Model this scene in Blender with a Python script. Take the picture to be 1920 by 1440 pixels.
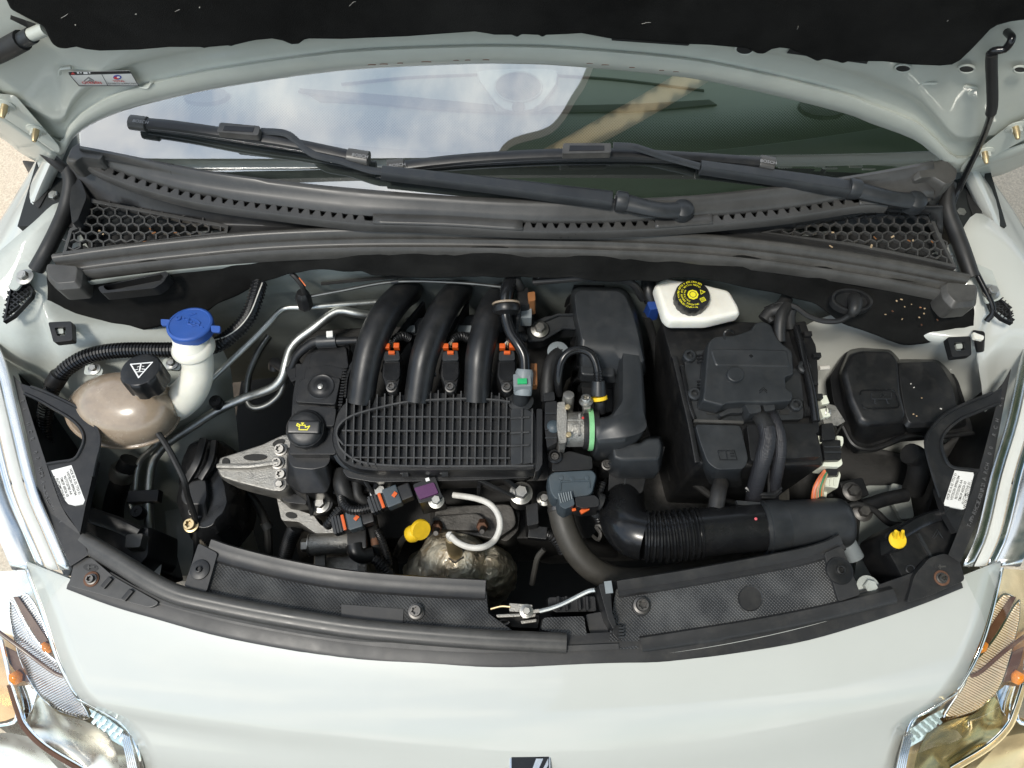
import bpy, bmesh, math, random
from mathutils import Vector, Matrix, noise
random.seed(7)
SC = bpy.context.scene
COL = SC.collection
for o in list(bpy.data.objects):
    bpy.data.objects.remove(o)

# ------------------------------------------------------------------ camera
CAM = Vector((0.0, -0.392, 1.920)); PITCH = math.radians(68.0); LENS = 26.0
cam = bpy.data.cameras.new('camera'); cam.lens = LENS; cam.sensor_width = 36; cam.sensor_fit = 'HORIZONTAL'
cam.clip_start = 0.02; cam.clip_end = 500
camo = bpy.data.objects.new('camera', cam); COL.objects.link(camo)
camo.location = CAM; camo.rotation_euler = (math.pi/2 - PITCH, 0, 0)
SC.camera = camo
# ------------------------------------------------------------------ sky, sun, exposure
SUN_EL, SUN_AZ = math.radians(64), math.radians(228)      # azimuth measured clockwise from +Y
wd = bpy.data.worlds.new('World'); SC.world = wd; wd.use_nodes = True
nt = wd.node_tree; nt.nodes.clear()
wo = nt.nodes.new('ShaderNodeOutputWorld'); bg = nt.nodes.new('ShaderNodeBackground')
sky = nt.nodes.new('ShaderNodeTexSky'); sky.sky_type = 'NISHITA'; sky.sun_disc = False
sky.sun_elevation = SUN_EL; sky.sun_rotation = SUN_AZ; sky.air_density = 1.0; sky.dust_density = 1.2
tc = nt.nodes.new('ShaderNodeTexCoord'); mp = nt.nodes.new('ShaderNodeMapping')
mp.inputs['Scale'].default_value = (1.0, 1.0, 1.7); mp.inputs['Location'].default_value = (0.35, 0.1, 0.2)
cn = nt.nodes.new('ShaderNodeTexNoise'); cn.inputs['Scale'].default_value = 4.2; cn.inputs['Detail'].default_value = 7; cn.inputs['Roughness'].default_value = 0.56
cr = nt.nodes.new('ShaderNodeValToRGB'); cr.color_ramp.elements[0].position = 0.44; cr.color_ramp.elements[1].position = 0.63
cm = nt.nodes.new('ShaderNodeMix'); cm.data_type = 'RGBA'
cm.inputs[7].default_value = (14.0, 13.9, 13.5, 1)
nt.links.new(tc.outputs['Generated'], mp.inputs[0]); nt.links.new(mp.outputs[0], cn.inputs['Vector'])
nt.links.new(cn.outputs['Fac'], cr.inputs[0]); nt.links.new(cr.outputs[0], cm.inputs[0])
gn = nt.nodes.new('ShaderNodeMix'); gn.data_type = 'RGBA'; gn.blend_type = 'MULTIPLY'; gn.inputs[0].default_value = 1; gn.inputs[7].default_value = (1.32, 1.50, 1.50, 1)
nt.links.new(sky.outputs[0], gn.inputs[6]); nt.links.new(gn.outputs[2], cm.inputs[6]); nt.links.new(cm.outputs[2], bg.inputs[0])
bg.inputs[1].default_value = 0.13
nt.links.new(bg.outputs[0], wo.inputs[0])
sl = bpy.data.lights.new('sun', 'SUN'); sl.energy = 2.6; sl.angle = math.radians(9); sl.color = (1, 0.95, 0.87)
so = bpy.data.objects.new('sun', sl); COL.objects.link(so)
sd = Vector((math.sin(SUN_AZ)*math.cos(SUN_EL), math.cos(SUN_AZ)*math.cos(SUN_EL), math.sin(SUN_EL)))
so.rotation_euler = sd.to_track_quat('Z', 'Y').to_euler()
so.location = sd*20
vs = SC.view_settings; vs.view_transform = 'Standard'; vs.look = 'None'; vs.gamma = 1.0; vs.exposure = 0.08; vs.use_curve_mapping = False

# ------------------------------------------------------------------ measuring: a picture point + a height gives a place
F = LENS/36*1920
_fw = Vector((0, math.cos(PITCH), -math.sin(PITCH))); _up = Vector((0, math.sin(PITCH), math.cos(PITCH))); _rt = Vector((1, 0, 0))
def ray(x, y): return _fw + _rt*((x-960)/F) + _up*((720-y)/F)
def P(x, y, z):
    d = ray(x, y); t = (z-CAM.z)/d.z
    return CAM + d*t
def PP(x, y, p0, n):
    d = ray(x, y); t = (p0-CAM).dot(n)/d.dot(n)
    return CAM + d*t
def U(pix, x=960, y=720, z=0.9):      # pixels -> metres near that place
    d = ray(x, y); t = (z-CAM.z)/d.z
    return pix*t/F
def V3(p, z=None):
    if isinstance(p, Vector) and len(p) == 3: return p
    if len(p) == 3: return P(*p)
    return P(p[0], p[1], z)

# ------------------------------------------------------------------ outlines
def rp(pts, r, n=3):                  # round the corners of an outline
    out = []; m = len(pts)
    for i in range(m):
        a = Vector(pts[i-1]); b = Vector(pts[i]); c = Vector(pts[(i+1) % m])
        da = a-b; dc = c-b
        k = min(r, da.length*0.45, dc.length*0.45)
        p = b+da.normalized()*k; q = b+dc.normalized()*k
        for j in range(n+1):
            t = j/n
            out.append(tuple(p*(1-t)**2 + b*2*t*(1-t) + q*t*t))
    return out
def ell(cx, cy, rx, ry=None, n=24, rot=0):
    ry = rx if ry is None else ry
    c, s = math.cos(rot), math.sin(rot)
    return [(cx+rx*math.cos(a)*c-ry*math.sin(a)*s, cy+rx*math.cos(a)*s+ry*math.sin(a)*c) for a in [2*math.pi*i/n for i in range(n)]]
def cat(pts, sub=6, closed=False):    # Catmull-Rom through tuples / vectors
    pts = [Vector(p) for p in pts]; m = len(pts); out = []
    rng = m if closed else m-1
    for i in range(rng):
        p1 = pts[i]; p2 = pts[(i+1) % m]
        p0 = pts[i-1] if (i > 0 or closed) else p1*2-p2
        p3 = pts[(i+2) % m] if (i+2 < m or closed) else p2*2-p1
        for j in range(sub):
            t = j/sub
            out.append(0.5*((2*p1)+(p2-p0)*t+(2*p0-5*p1+4*p2-p3)*t*t+(3*p1-p0-3*p2+p3)*t**3))
    if not closed: out.append(pts[-1])
    return out

# ------------------------------------------------------------------ mesh builders (world coordinates)
def loft(loops, cap0=True, cap1=True, closed=True, bm=None):
    bm = bm or bmesh.new(); vs_ = [[bm.verts.new(v) for v in lp] for lp in loops]
    n = len(loops[0])
    for a, b in zip(vs_, vs_[1:]):
        for i in range(n if closed else n-1):
            j = (i+1) % n
            bm.faces.new((a[i], a[j], b[j], b[i]))
    if cap0: bm.faces.new(list(reversed(vs_[0])))
    if cap1: bm.faces.new(vs_[-1])
    return bm
def fin(bm):
    bmesh.ops.recalc_face_normals(bm, faces=bm.faces); return bm
def prism(pts, z, d, bm=None):        # outline at height z, standing d deep
    top = [V3(p, z) for p in pts]
    bot = [v-Vector((0, 0, d)) for v in top]
    return fin(loft([bot, top], bm=bm))
def loftk(*lv, bm=None):              # (outline, z) from the bottom up, each outline as measured at its own height
    return fin(loft([[V3(p, z) for p in pts] for pts, z in lv], bm=bm))
def lofts(*lv, bm=None):              # the same, but walls between alike outlines stand upright
    lv = list(lv); zr = [z for _, z in lv]
    for i in range(len(lv)-2, -1, -1):
        a, b = lv[i][0], lv[i+1][0]
        if len(a) == len(b) and max(max(abs(p[0]-q[0]), abs(p[1]-q[1])) for p, q in zip(a, b)) < 14: zr[i] = zr[i+1]
    loops = []
    for (pts, z), zz in zip(lv, zr):
        loops.append([Vector((*V3(p, zz).xy, z)) for p in pts])
    return fin(loft(loops, bm=bm))
def ringprism(outer, inner, z, d):    # outline with a hole, same count
    bm = bmesh.new()
    to = [V3(p, z) for p in outer]; ti = [V3(p, z) for p in inner]
    dn = Vector((0, 0, d))
    lp = [to, ti, [v-dn for v in ti], [v-dn for v in to]]
    vs_ = [[bm.verts.new(v) for v in l] for l in lp]; n = len(outer)
    for k in range(4):
        a = vs_[k]; b = vs_[(k+1) % 4]
        for i in range(n):
            j = (i+1) % n; bm.faces.new((a[i], a[j], b[j], b[i]))
    return fin(bm)
def frame(axis):
    a = Vector(axis).normalized()
    h = Vector((0, 0, 1)) if abs(a.z) < 0.9 else Vector((1, 0, 0))
    u = a.cross(h).normalized(); v = a.cross(u).normalized()
    return a, u, v
def lathe(c, prof, axis=(0, 0, 1), n=28, lobe=None, bm=None):
    a, u, v = frame(axis); c = Vector(c); loops = []
    for r, h in prof:
        lp = []
        for i in range(n):
            t = 2*math.pi*i/n; rr = r*(lobe(t, h) if lobe else 1)
            lp.append(c+a*h+(u*math.cos(t)+v*math.sin(t))*max(rr, 1e-5))
        loops.append(lp)
    return fin(loft(loops, bm=bm))
def tube(pts, r, n=12, sub=8, corr=None, bm=None, cap=True, amp=0.16, smooth=True, flat=None):
    path = [V3(p) for p in pts]
    rs = list(r) if isinstance(r, (list, tuple)) else [r]*len(path)
    pr = [Vector((*p, q)) for p, q in zip(path, rs)]
    pr = cat(pr, sub) if (smooth and len(pr) > 2) else pr
    pp = [Vector(q[:3]) for q in pr]; rr = [q[3] for q in pr]
    if corr:                           # resample evenly, two samples to a groove
        L = [0]
        for a, b in zip(pp, pp[1:]): L.append(L[-1]+(b-a).length)
        m = max(2, int(L[-1]/corr*4)); q = []; q2 = []; k = 0
        for i in range(m+1):
            s = L[-1]*i/m
            while k < len(L)-2 and L[k+1] < s: k += 1
            t = (s-L[k])/max(L[k+1]-L[k], 1e-9)
            q.append(pp[k].lerp(pp[k+1], t)); q2.append((rr[k]*(1-t)+rr[k+1]*t)*(1-(amp if i % 4 in (0, 1) else 0)))
        pp, rr = q, q2
    loops = []; u = None
    for i, p in enumerate(pp):
        t = (pp[min(i+1, len(pp)-1)]-pp[max(i-1, 0)]).normalized()
        if u is None: _, u, v = frame(t)
        u = (u-t*u.dot(t)).normalized(); v = t.cross(u)
        fu, fv = flat or (1, 1)
        loops.append([p+(u*math.cos(2*math.pi*k/n)*fu+v*math.sin(2*math.pi*k/n)*fv)*rr[i] for k in range(n)])
    return fin(loft(loops, cap, cap, bm=bm))
def sweep(pts, prof, sub=6, up=(0, 0, 1), bm=None, closed=True):   # profile (sideways, up) along a path
    pp = cat([V3(p) for p in pts], sub) if len(pts) > 2 else [V3(p) for p in pts]
    up = Vector(up); loops = []
    for i, p in enumerate(pp):
        t = (pp[min(i+1, len(pp)-1)]-pp[max(i-1, 0)]).normalized()
        s = t.cross(up).normalized(); w = s.cross(t)
        loops.append([p+s*a+w*b for a, b in prof])
    return fin(loft(loops, closed, closed, closed, bm=bm))
def sheet(rows, su=4, sv=4, bm=None):
    rows = [cat([V3(p) for p in r], su) if su > 1 else [V3(p) for p in r] for r in rows]
    n = len(rows[0])
    if sv > 1:
        cols = [cat([r[i] for r in rows], sv) for i in range(n)]
        rows = [[c[k] for c in cols] for k in range(len(cols[0]))]
    return loft(rows, False, False, False, bm=bm)
def box(c, s, rot=(0, 0, 0), bm=None):
    bm = bm or bmesh.new(); from mathutils import Euler
    M = Matrix.Translation(Vector(c)) @ Euler(rot).to_matrix().to_4x4() @ Matrix.Diagonal((*s, 1))
    bmesh.ops.create_cube(bm, size=1, matrix=M); return bm
def merge(*bms):
    o = bms[0]
    for b in bms[1:]:
        me = bpy.data.meshes.new('t'); b.to_mesh(me); b.free(); o.from_mesh(me); bpy.data.meshes.remove(me)
    return o
def polybar(pts, w, h, sub=1, up=(0, 0, 1)):   # rectangular bar along a path
    pr = [(-w/2, 0), (w/2, 0), (w/2, h), (-w/2, h)]
    return sweep([V3(p) for p in pts], pr, sub, up)

# ------------------------------------------------------------------ objects
def wloc(o):
    return Vector(o['_w']) if o is not None and '_w' in o else Vector((0, 0, 0))
def tag(o, label, catg, group=None, kind=None):
    if label: o['label'] = label
    if catg: o['category'] = catg
    if group: o['group'] = group
    if kind: o['kind'] = kind
    return o
def thing(name, label, catg, at, group=None):
    o = bpy.data.objects.new(name, None); COL.objects.link(o)
    at = V3(at); o.location = at; o['_w'] = tuple(at); o.empty_display_size = 0.02
    return tag(o, label, catg, group)
def obj(name, bm, m, parent=None, bev=0, seg=2, sharp=38, label=None, catg=None, group=None, kind=None, solid=0, sub=0, wn=True):
    if bev:
        es = [e for e in bm.edges if len(e.link_faces) == 2 and e.calc_face_angle(0) > math.radians(32)]
        bmesh.ops.bevel(bm, geom=es, offset=bev, segments=seg, affect='EDGES', clamp_overlap=True, profile=0.6)
    if not bm.verts: raise ValueError(name)
    mn = Vector((1e9,)*3); mx = -mn
    for v in bm.verts:
        for k in range(3):
            mn[k] = min(mn[k], v.co[k]); mx[k] = max(mx[k], v.co[k])
    c = (mn+mx)/2
    if parent is None: c.z = mn.z
    bmesh.ops.translate(bm, verts=bm.verts, vec=-c)
    me = bpy.data.meshes.new(name); bm.to_mesh(me); bm.free()
    me.polygons.foreach_set('use_smooth', [True]*len(me.polygons)); me.set_sharp_from_angle(angle=math.radians(sharp))
    me.materials.append(m)
    o = bpy.data.objects.new(name, me); COL.objects.link(o); o['_w'] = tuple(c)
    if parent is not None: o.parent = parent; o.location = c-wloc(parent)
    else: o.location = c
    if solid:
        s = o.modifiers.new('thick', 'SOLIDIFY'); s.thickness = solid; s.offset = -1
    if sub:
        s = o.modifiers.new('sub', 'SUBSURF'); s.levels = sub; s.render_levels = sub
    if bev and wn:
        w = o.modifiers.new('wn', 'WEIGHTED_NORMAL'); w.keep_sharp = True
    return tag(o, label, catg, group, kind)
def inst(name, me, m, parent, loc, axis=(0, 0, 1), spin=0, scale=1, label=None, catg=None, group=None):
    o = bpy.data.objects.new(name, me); COL.objects.link(o); loc = V3(loc)
    if m and not me.materials: me.materials.append(m)
    o['_w'] = tuple(loc); o.location = loc-wloc(parent) if parent is not None else loc
    if parent is not None: o.parent = parent
    q = Vector(axis).normalized().to_track_quat('Z', 'Y')
    o.rotation_euler = (q.to_matrix() @ Matrix.Rotation(spin, 3, 'Z')).to_euler(); o.scale = (scale,)*3
    return tag(o, label, catg, group)
def mesh_of(bm, name, sharp=38):
    me = bpy.data.meshes.new(name); bm.to_mesh(me); bm.free()
    me.polygons.foreach_set('use_smooth', [True]*len(me.polygons)); me.set_sharp_from_angle(angle=math.radians(sharp))
    return me
# ------------------------------------------------------------------ materials (colour, grain, wear only)
def mat(name, col, rough=0.5, metal=0, var=0.15, dust=0.0, dustcol=(0.32, 0.28, 0.22), bump=0.0, bscale=900, coat=0, spec=0.5, nscale=25, rvar=0.12, tr=0, ior=1.45, sss=0, alpha=1, dscale=38, scr=0):
    m = bpy.data.materials.new(name); m.use_nodes = True; t = m.node_tree; L = t.links.new; N = t.nodes.new
    b = t.nodes['Principled BSDF']; g = N('ShaderNodeNewGeometry')
    n1 = N('ShaderNodeTexNoise'); n1.inputs['Scale'].default_value = nscale; n1.inputs['Detail'].default_value = 6; n1.inputs['Roughness'].default_value = 0.65
    L(g.outputs['Position'], n1.inputs['Vector'])
    mr = N('ShaderNodeMapRange'); mr.inputs[1].default_value = 0.3; mr.inputs[2].default_value = 0.7; mr.inputs[3].default_value = 1-var; mr.inputs[4].default_value = 1+var
    L(n1.outputs['Fac'], mr.inputs[0])
    mx = N('ShaderNodeMix'); mx.data_type = 'RGBA'; mx.blend_type = 'MULTIPLY'; mx.inputs[0].default_value = 1; mx.inputs[6].default_value = (*col, 1)
    L(mr.outputs[0], mx.inputs[7]); out = mx.outputs[2]
    mr2 = N('ShaderNodeMapRange'); mr2.inputs[1].default_value = 0.3; mr2.inputs[2].default_value = 0.7; mr2.inputs[3].default_value = max(0.02, rough-rvar*rough); mr2.inputs[4].default_value = min(1, rough+rvar)
    L(n1.outputs['Fac'], mr2.inputs[0]); rout = mr2.outputs[0]
    if dust:                            # settled dust: patchy, with grains
        n2 = N('ShaderNodeTexNoise'); n2.inputs['Scale'].default_value = dscale; n2.inputs['Detail'].default_value = 8; n2.inputs['Roughness'].default_value = 0.75
        L(g.outputs['Position'], n2.inputs['Vector'])
        r2 = N('ShaderNodeValToRGB'); r2.color_ramp.elements[0].position = 0.48; r2.color_ramp.elements[1].position = 0.78
        L(n2.outputs['Fac'], r2.inputs[0])
        n3 = N('ShaderNodeTexVoronoi'); n3.inputs['Scale'].default_value = 130; n3.inputs['Randomness'].default_value = 1
        L(g.outputs['Position'], n3.inputs['Vector'])
        r3 = N('ShaderNodeValToRGB'); r3.color_ramp.elements[0].position = 0.06; r3.color_ramp.elements[0].color = (1, 1, 1, 1); r3.color_ramp.elements[1].position = 0.11; r3.color_ramp.elements[1].color = (0, 0, 0, 1)
        L(n3.outputs['Distance'], r3.inputs[0])
        ad = N('ShaderNodeMath'); ad.operation = 'MULTIPLY_ADD'; ad.inputs[1].default_value = 0.5; ad.use_clamp = True
        L(r3.outputs[0], ad.inputs[0]); L(r2.outputs[0], ad.inputs[2])
        mu = N('ShaderNodeMath'); mu.operation = 'MULTIPLY'; mu.inputs[1].default_value = dust; L(ad.outputs[0], mu.inputs[0])
        m2 = N('ShaderNodeMix'); m2.data_type = 'RGBA'; L(mu.outputs[0], m2.inputs[0]); L(out, m2.inputs[6]); m2.inputs[7].default_value = (*dustcol, 1)
        out = m2.outputs[2]
        m3 = N('ShaderNodeMath'); m3.operation = 'MULTIPLY_ADD'; m3.inputs[1].default_value = 0.5; m3.use_clamp = True; L(mu.outputs[0], m3.inputs[0]); L(rout, m3.inputs[2]); rout = m3.outputs[0]
    L(out, b.inputs['Base Color']); L(rout, b.inputs['Roughness'])
    b.inputs['Metallic'].default_value = metal; b.inputs['Specular IOR Level'].default_value = spec; b.inputs['IOR'].default_value = ior
    b.inputs['Coat Weight'].default_value = coat; b.inputs['Coat Roughness'].default_value = 0.03
    b.inputs['Transmission Weight'].default_value = tr; b.inputs['Alpha'].default_value = alpha
    if sss:
        b.inputs['Subsurface Weight'].default_value = sss; b.inputs['Subsurface Radius'].default_value = (0.03, 0.025, 0.018); b.inputs['Subsurface Scale'].default_value = 0.3
    if bump:
        nb = N('ShaderNodeTexNoise'); nb.inputs['Scale'].default_value = bscale; nb.inputs['Detail'].default_value = 3
        L(g.outputs['Position'], nb.inputs['Vector'])
        bp = N('ShaderNodeBump'); bp.inputs['Strength'].default_value = bump; bp.inputs['Distance'].default_value = 0.001
        L(nb.outputs['Fac'], bp.inputs['Height']); L(bp.outputs[0], b.inputs['Normal'])
    return m
M = {}
M['plastic'] = mat('black_plastic', (0.0105, 0.011, 0.012), 0.34, dust=0.10, dustcol=(0.20, 0.18, 0.15), bump=0.08, bscale=1300, dscale=30)
M['plastic_s'] = mat('smooth_black_plastic', (0.009, 0.0095, 0.0105), 0.19, dust=0.02, bump=0.02, bscale=500)
M['plastic_g'] = mat('dark_grey_plastic', (0.022, 0.0245, 0.027), 0.38, dust=0.07, dustcol=(0.20, 0.18, 0.15), bump=0.08, bscale=1300, dscale=30)
M['trim'] = mat('weathered_grey_trim', (0.052, 0.051, 0.049), 0.30, dust=0.10, dustcol=(0.20, 0.19, 0.17), bump=0.05, bscale=1800, nscale=12, var=0.22)
M['fin'] = mat('highlit_grey_fin', (0.045, 0.045, 0.045), 0.32, dust=0.25, dustcol=(0.16, 0.15, 0.14), bump=0.1, bscale=900, nscale=30, var=0.3)  # base lightened: the highlight along the fins is put into the colour
M['trim_d'] = mat('dark_trim', (0.024, 0.024, 0.0245), 0.38, dust=0.07, bump=0.08, bscale=1800, nscale=12)
M['rubber'] = mat('black_rubber', (0.016, 0.016, 0.016), 0.50, dust=0.06, dustcol=(0.18, 0.17, 0.15), bump=0.1, bscale=700)
M['rubber_g'] = mat('greyed_rubber', (0.056, 0.054, 0.050), 0.33, dust=0.10, dustcol=(0.22, 0.21, 0.19), bump=0.06, bscale=700, var=0.25)
M['felt'] = mat('black_felt', (0.010, 0.010, 0.0095), 0.95, dust=0.05, dustcol=(0.10, 0.10, 0.10), bump=1.0, bscale=1100, var=0.6, spec=0.12, nscale=9, dscale=12)
M['paint'] = mat('pale_white_car_paint', (0.505, 0.515, 0.475), 0.36, var=0.02, coat=1.0, nscale=6, rvar=0.05)
M['paint_in'] = mat('thin_inner_body_paint', (0.42, 0.445, 0.41), 0.42, var=0.12, dust=0.25, dustcol=(0.28, 0.25, 0.20), coat=0.25, nscale=9)
M['paint_bn'] = mat('bonnet_inner_paint', (0.50, 0.52, 0.46), 0.40, var=0.07, dust=0.10, dustcol=(0.36, 0.30, 0.24), coat=0.4, nscale=7)
M['paint_dk'] = mat('shaded_inner_body_paint', (0.20, 0.22, 0.205), 0.5, var=0.18, dust=0.25, dustcol=(0.12, 0.11, 0.09), nscale=11)  # inner body paint at half tone, the firewall's shade put into the colour
M['alu'] = mat('cast_aluminium', (0.33, 0.32, 0.295), 0.48, metal=0.8, var=0.4, dust=0.6, dustcol=(0.10, 0.09, 0.075), bump=0.7, bscale=420, nscale=60, dscale=60)
M['alu_d'] = mat('grimy_shaded_cast_metal', (0.10, 0.095, 0.088), 0.5, metal=0.6, var=0.45, dust=0.4, dustcol=(0.05, 0.045, 0.04), bump=0.6, bscale=330, nscale=50)  # grime patches; base also darkened for the shade low in the bay
M['pipe'] = mat('dull_aluminium_pipe', (0.50, 0.51, 0.48), 0.34, metal=0.95, var=0.15, dust=0.18, dustcol=(0.18, 0.18, 0.15), bump=0.1, bscale=300)
M['pipe_d'] = mat('dark_metal_pipe', (0.15, 0.155, 0.15), 0.30, metal=0.9, var=0.2, dust=0.1)
M['zinc'] = mat('zinc_bolt', (0.42, 0.41, 0.38), 0.36, metal=0.95, var=0.2, dust=0.2, dustcol=(0.14, 0.125, 0.10))
M['zinc_d'] = mat('dulled_zinc_bolt', (0.30, 0.29, 0.27), 0.45, metal=0.9, var=0.25, dust=0.35, dustcol=(0.10, 0.09, 0.075))
M['bolt_d'] = mat('dark_bolt', (0.13, 0.125, 0.12), 0.4, metal=0.9, var=0.3, dust=0.25)
M['rust'] = mat('rusty_steel', (0.13, 0.062, 0.036), 0.65, metal=0.3, var=0.4, dust=0.25, dustcol=(0.24, 0.14, 0.08), bump=0.5, bscale=500, nscale=90)
M['brass'] = mat('brassy_bolt', (0.55, 0.44, 0.26), 0.4, metal=0.9, var=0.2)
M['chrome'] = mat('mirror_reflector', (0.92, 0.91, 0.88), 0.035, metal=1.0, var=0.02, rvar=0.02)
M['chrome_s'] = mat('satin_reflector', (0.88, 0.86, 0.83), 0.16, metal=1.0, var=0.03)
M['bowl'] = mat('cream_reflector', (0.94, 0.90, 0.82), 0.24, metal=1.0, var=0.05)
M['gold'] = mat('gold_tinted_reflector', (0.86, 0.66, 0.36), 0.18, metal=0.65, var=0.12, nscale=30)
M['olive'] = mat('dark_olive_reflector', (0.40, 0.34, 0.17), 0.14, metal=0.75, var=0.35, nscale=30)
M['rib_s'] = mat('silver_rib', (0.72, 0.68, 0.66), 0.2, metal=1.0, var=0.05)
M['rib_g'] = mat('bronze_rib', (0.80, 0.66, 0.48), 0.25, metal=0.3, var=0.05)
M['lens_cell'] = mat('clear_lens_cell', (0.62, 0.72, 0.70), 0.12, metal=0.6, var=0.3, nscale=200)
M['copper'] = mat('copper_tinted_reflector', (0.80, 0.52, 0.28), 0.14, metal=1.0, var=0.1, nscale=40)
M['amber'] = mat('amber_bulb_glass', (0.95, 0.32, 0.03), 0.12, var=0.05, tr=0.35, spec=0.6)
M['brown_d'] = mat('dark_brown_bezel', (0.10, 0.045, 0.022), 0.25, var=0.2)
M['blue'] = mat('blue_cap_plastic', (0.025, 0.085, 0.33), 0.42, var=0.10, dust=0.06, bump=0.05)
M['blue_d'] = mat('dark_blue_plastic', (0.015, 0.05, 0.22), 0.5)
M['milk'] = mat('milky_white_plastic', (0.72, 0.70, 0.61), 0.32, var=0.10, sss=0.35, dust=0.10, dustcol=(0.5, 0.44, 0.33), nscale=18)
M['milk_o'] = mat('aged_white_plastic', (0.78, 0.76, 0.68), 0.3, var=0.09, sss=0.3, dust=0.12, dustcol=(0.48, 0.38, 0.22), nscale=16)
M['tan'] = mat('yellowed_clear_plastic', (0.285, 0.222, 0.160), 0.16, var=0.32, sss=0.10, dust=0.20, dustcol=(0.44, 0.39, 0.33), nscale=10, spec=0.7, coat=0.35)
M['orange'] = mat('orange_lock_plastic', (0.62, 0.10, 0.012), 0.4, var=0.1, dust=0.08)
M['yellow'] = mat('yellow_plastic', (0.80, 0.52, 0.02), 0.38, var=0.14, dust=0.10, dustcol=(0.4, 0.3, 0.15), nscale=60)
M['yel_print'] = mat('yellow_print', (0.80, 0.72, 0.03), 0.5, var=0.03)
M['white_print'] = mat('white_print', (0.80, 0.80, 0.78), 0.5, var=0.03)
M['black_print'] = mat('black_print', (0.02, 0.02, 0.02), 0.5, var=0.03)
M['red_print'] = mat('red_print', (0.55, 0.05, 0.05), 0.5, var=0.03)
M['blue_print'] = mat('blue_print', (0.06, 0.08, 0.35), 0.5, var=0.03)
M['grey_print'] = mat('grey_print', (0.22, 0.22, 0.22), 0.5, var=0.03)
M['emboss'] = mat('worn_embossing', (0.10, 0.10, 0.10), 0.5)
M['purple'] = mat('purple_plastic', (0.085, 0.022, 0.085), 0.35, var=0.1, dust=0.05)
M['bluegrey'] = mat('blue_grey_plastic', (0.045, 0.062, 0.074), 0.45, var=0.12, dust=0.08, bump=0.1)
M['ltgrey'] = mat('light_grey_plastic', (0.20, 0.225, 0.235), 0.42, var=0.1, dust=0.08)
M['green'] = mat('green_clip', (0.03, 0.40, 0.14), 0.4)
M['greenw'] = mat('green_band', (0.20, 0.48, 0.22), 0.3, var=0.3)
M['cream'] = mat('cream_connector', (0.70, 0.72, 0.60), 0.42, var=0.08, dust=0.08)
M['brown'] = mat('brown_relay', (0.24, 0.10, 0.035), 0.4)
M['wire_w'] = mat('white_wire', (0.60, 0.58, 0.53), 0.45, var=0.15, dust=0.25, dustcol=(0.30, 0.26, 0.20), nscale=60)
M['wire_o'] = mat('orange_wire', (0.78, 0.20, 0.07), 0.45); M['wire_r'] = mat('pink_wire', (0.75, 0.30, 0.22), 0.45)
M['wire_g'] = mat('green_wire', (0.05, 0.25, 0.12), 0.45); M['wire_n'] = mat('tan_wire', (0.45, 0.33, 0.20), 0.45)
M['white_tape'] = mat('white_label_paper', (0.74, 0.73, 0.69), 0.55, var=0.05, dust=0.06)
M['dark'] = mat('grimy_shaded_metal', (0.016, 0.0155, 0.0145), 0.6, var=0.4, dust=0.2, dustcol=(0.04, 0.037, 0.03), bump=0.4, bscale=300, nscale=50)  # grime over a base darkened to carry the deep bay's shade
M['dash'] = mat('grey_dashboard', (0.19, 0.205, 0.195), 0.55, var=0.03, bump=0.15, bscale=900)
M['dash_d'] = mat('dark_dashboard', (0.014, 0.016, 0.016), 0.5, var=0.1)
M['dash_c'] = mat('speaker_surround', (0.28, 0.30, 0.29), 0.5, var=0.03)
M['emblem'] = mat('chrome_emblem', (0.70, 0.70, 0.68), 0.12, metal=1, var=0.05)

def film(m, lo, hi, sc):                # thin uneven film of dust on the clear coat
    t = m.node_tree; b = t.nodes['Principled BSDF']; g = t.nodes.new('ShaderNodeNewGeometry'); n = t.nodes.new('ShaderNodeTexNoise'); n.inputs['Scale'].default_value = sc; n.inputs['Detail'].default_value = 8
    r = t.nodes.new('ShaderNodeMapRange'); r.inputs[1].default_value = .35; r.inputs[2].default_value = .7; r.inputs[3].default_value = lo; r.inputs[4].default_value = hi
    t.links.new(g.outputs['Position'], n.inputs['Vector']); t.links.new(n.outputs['Fac'], r.inputs[0]); t.links.new(r.outputs[0], b.inputs['Coat Roughness'])
film(M['paint'], .02, .10, 9)
def simple(name):
    m = bpy.data.materials.new(name); m.use_nodes = True; return m, m.node_tree, m.node_tree.nodes['Principled BSDF']
def node_mat(name, fn):
    m, t, b = simple(name); fn(t, b, t.nodes.new, t.links.new); return m
def facing_fac(N, L, f0, f1, pw):      # reflectance: f0 head-on, rising towards grazing angles
    l = N('ShaderNodeLayerWeight'); l.inputs[0].default_value = 0.5
    p = N('ShaderNodeMath'); p.operation = 'POWER'; p.inputs[1].default_value = pw; L(l.outputs['Facing'], p.inputs[0])
    a = N('ShaderNodeMath'); a.operation = 'MULTIPLY_ADD'; a.inputs[1].default_value = f1; a.inputs[2].default_value = f0; a.use_clamp = True; L(p.outputs[0], a.inputs[0])
    return a
def _glass(t, b, N, L):                # toughened screen glass: clear body, reflecting skin
    t.nodes.remove(b); o = t.nodes['Material Output']
    tr = N('ShaderNodeBsdfTransparent'); tr.inputs[0].default_value = (0.80, 0.88, 0.84, 1)
    gl = N('ShaderNodeBsdfGlossy'); gl.inputs['Roughness'].default_value = 0.012; gl.inputs[0].default_value = (1, 1, 1, 1)
    lw = facing_fac(N, L, 0.36, 0.55, 3)
    mx = N('ShaderNodeMixShader'); L(lw.outputs[0], mx.inputs[0]); L(tr.outputs[0], mx.inputs[1]); L(gl.outputs[0], mx.inputs[2]); L(mx.outputs[0], o.inputs[0])
M['glass'] = node_mat('windscreen_glass', _glass)
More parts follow.
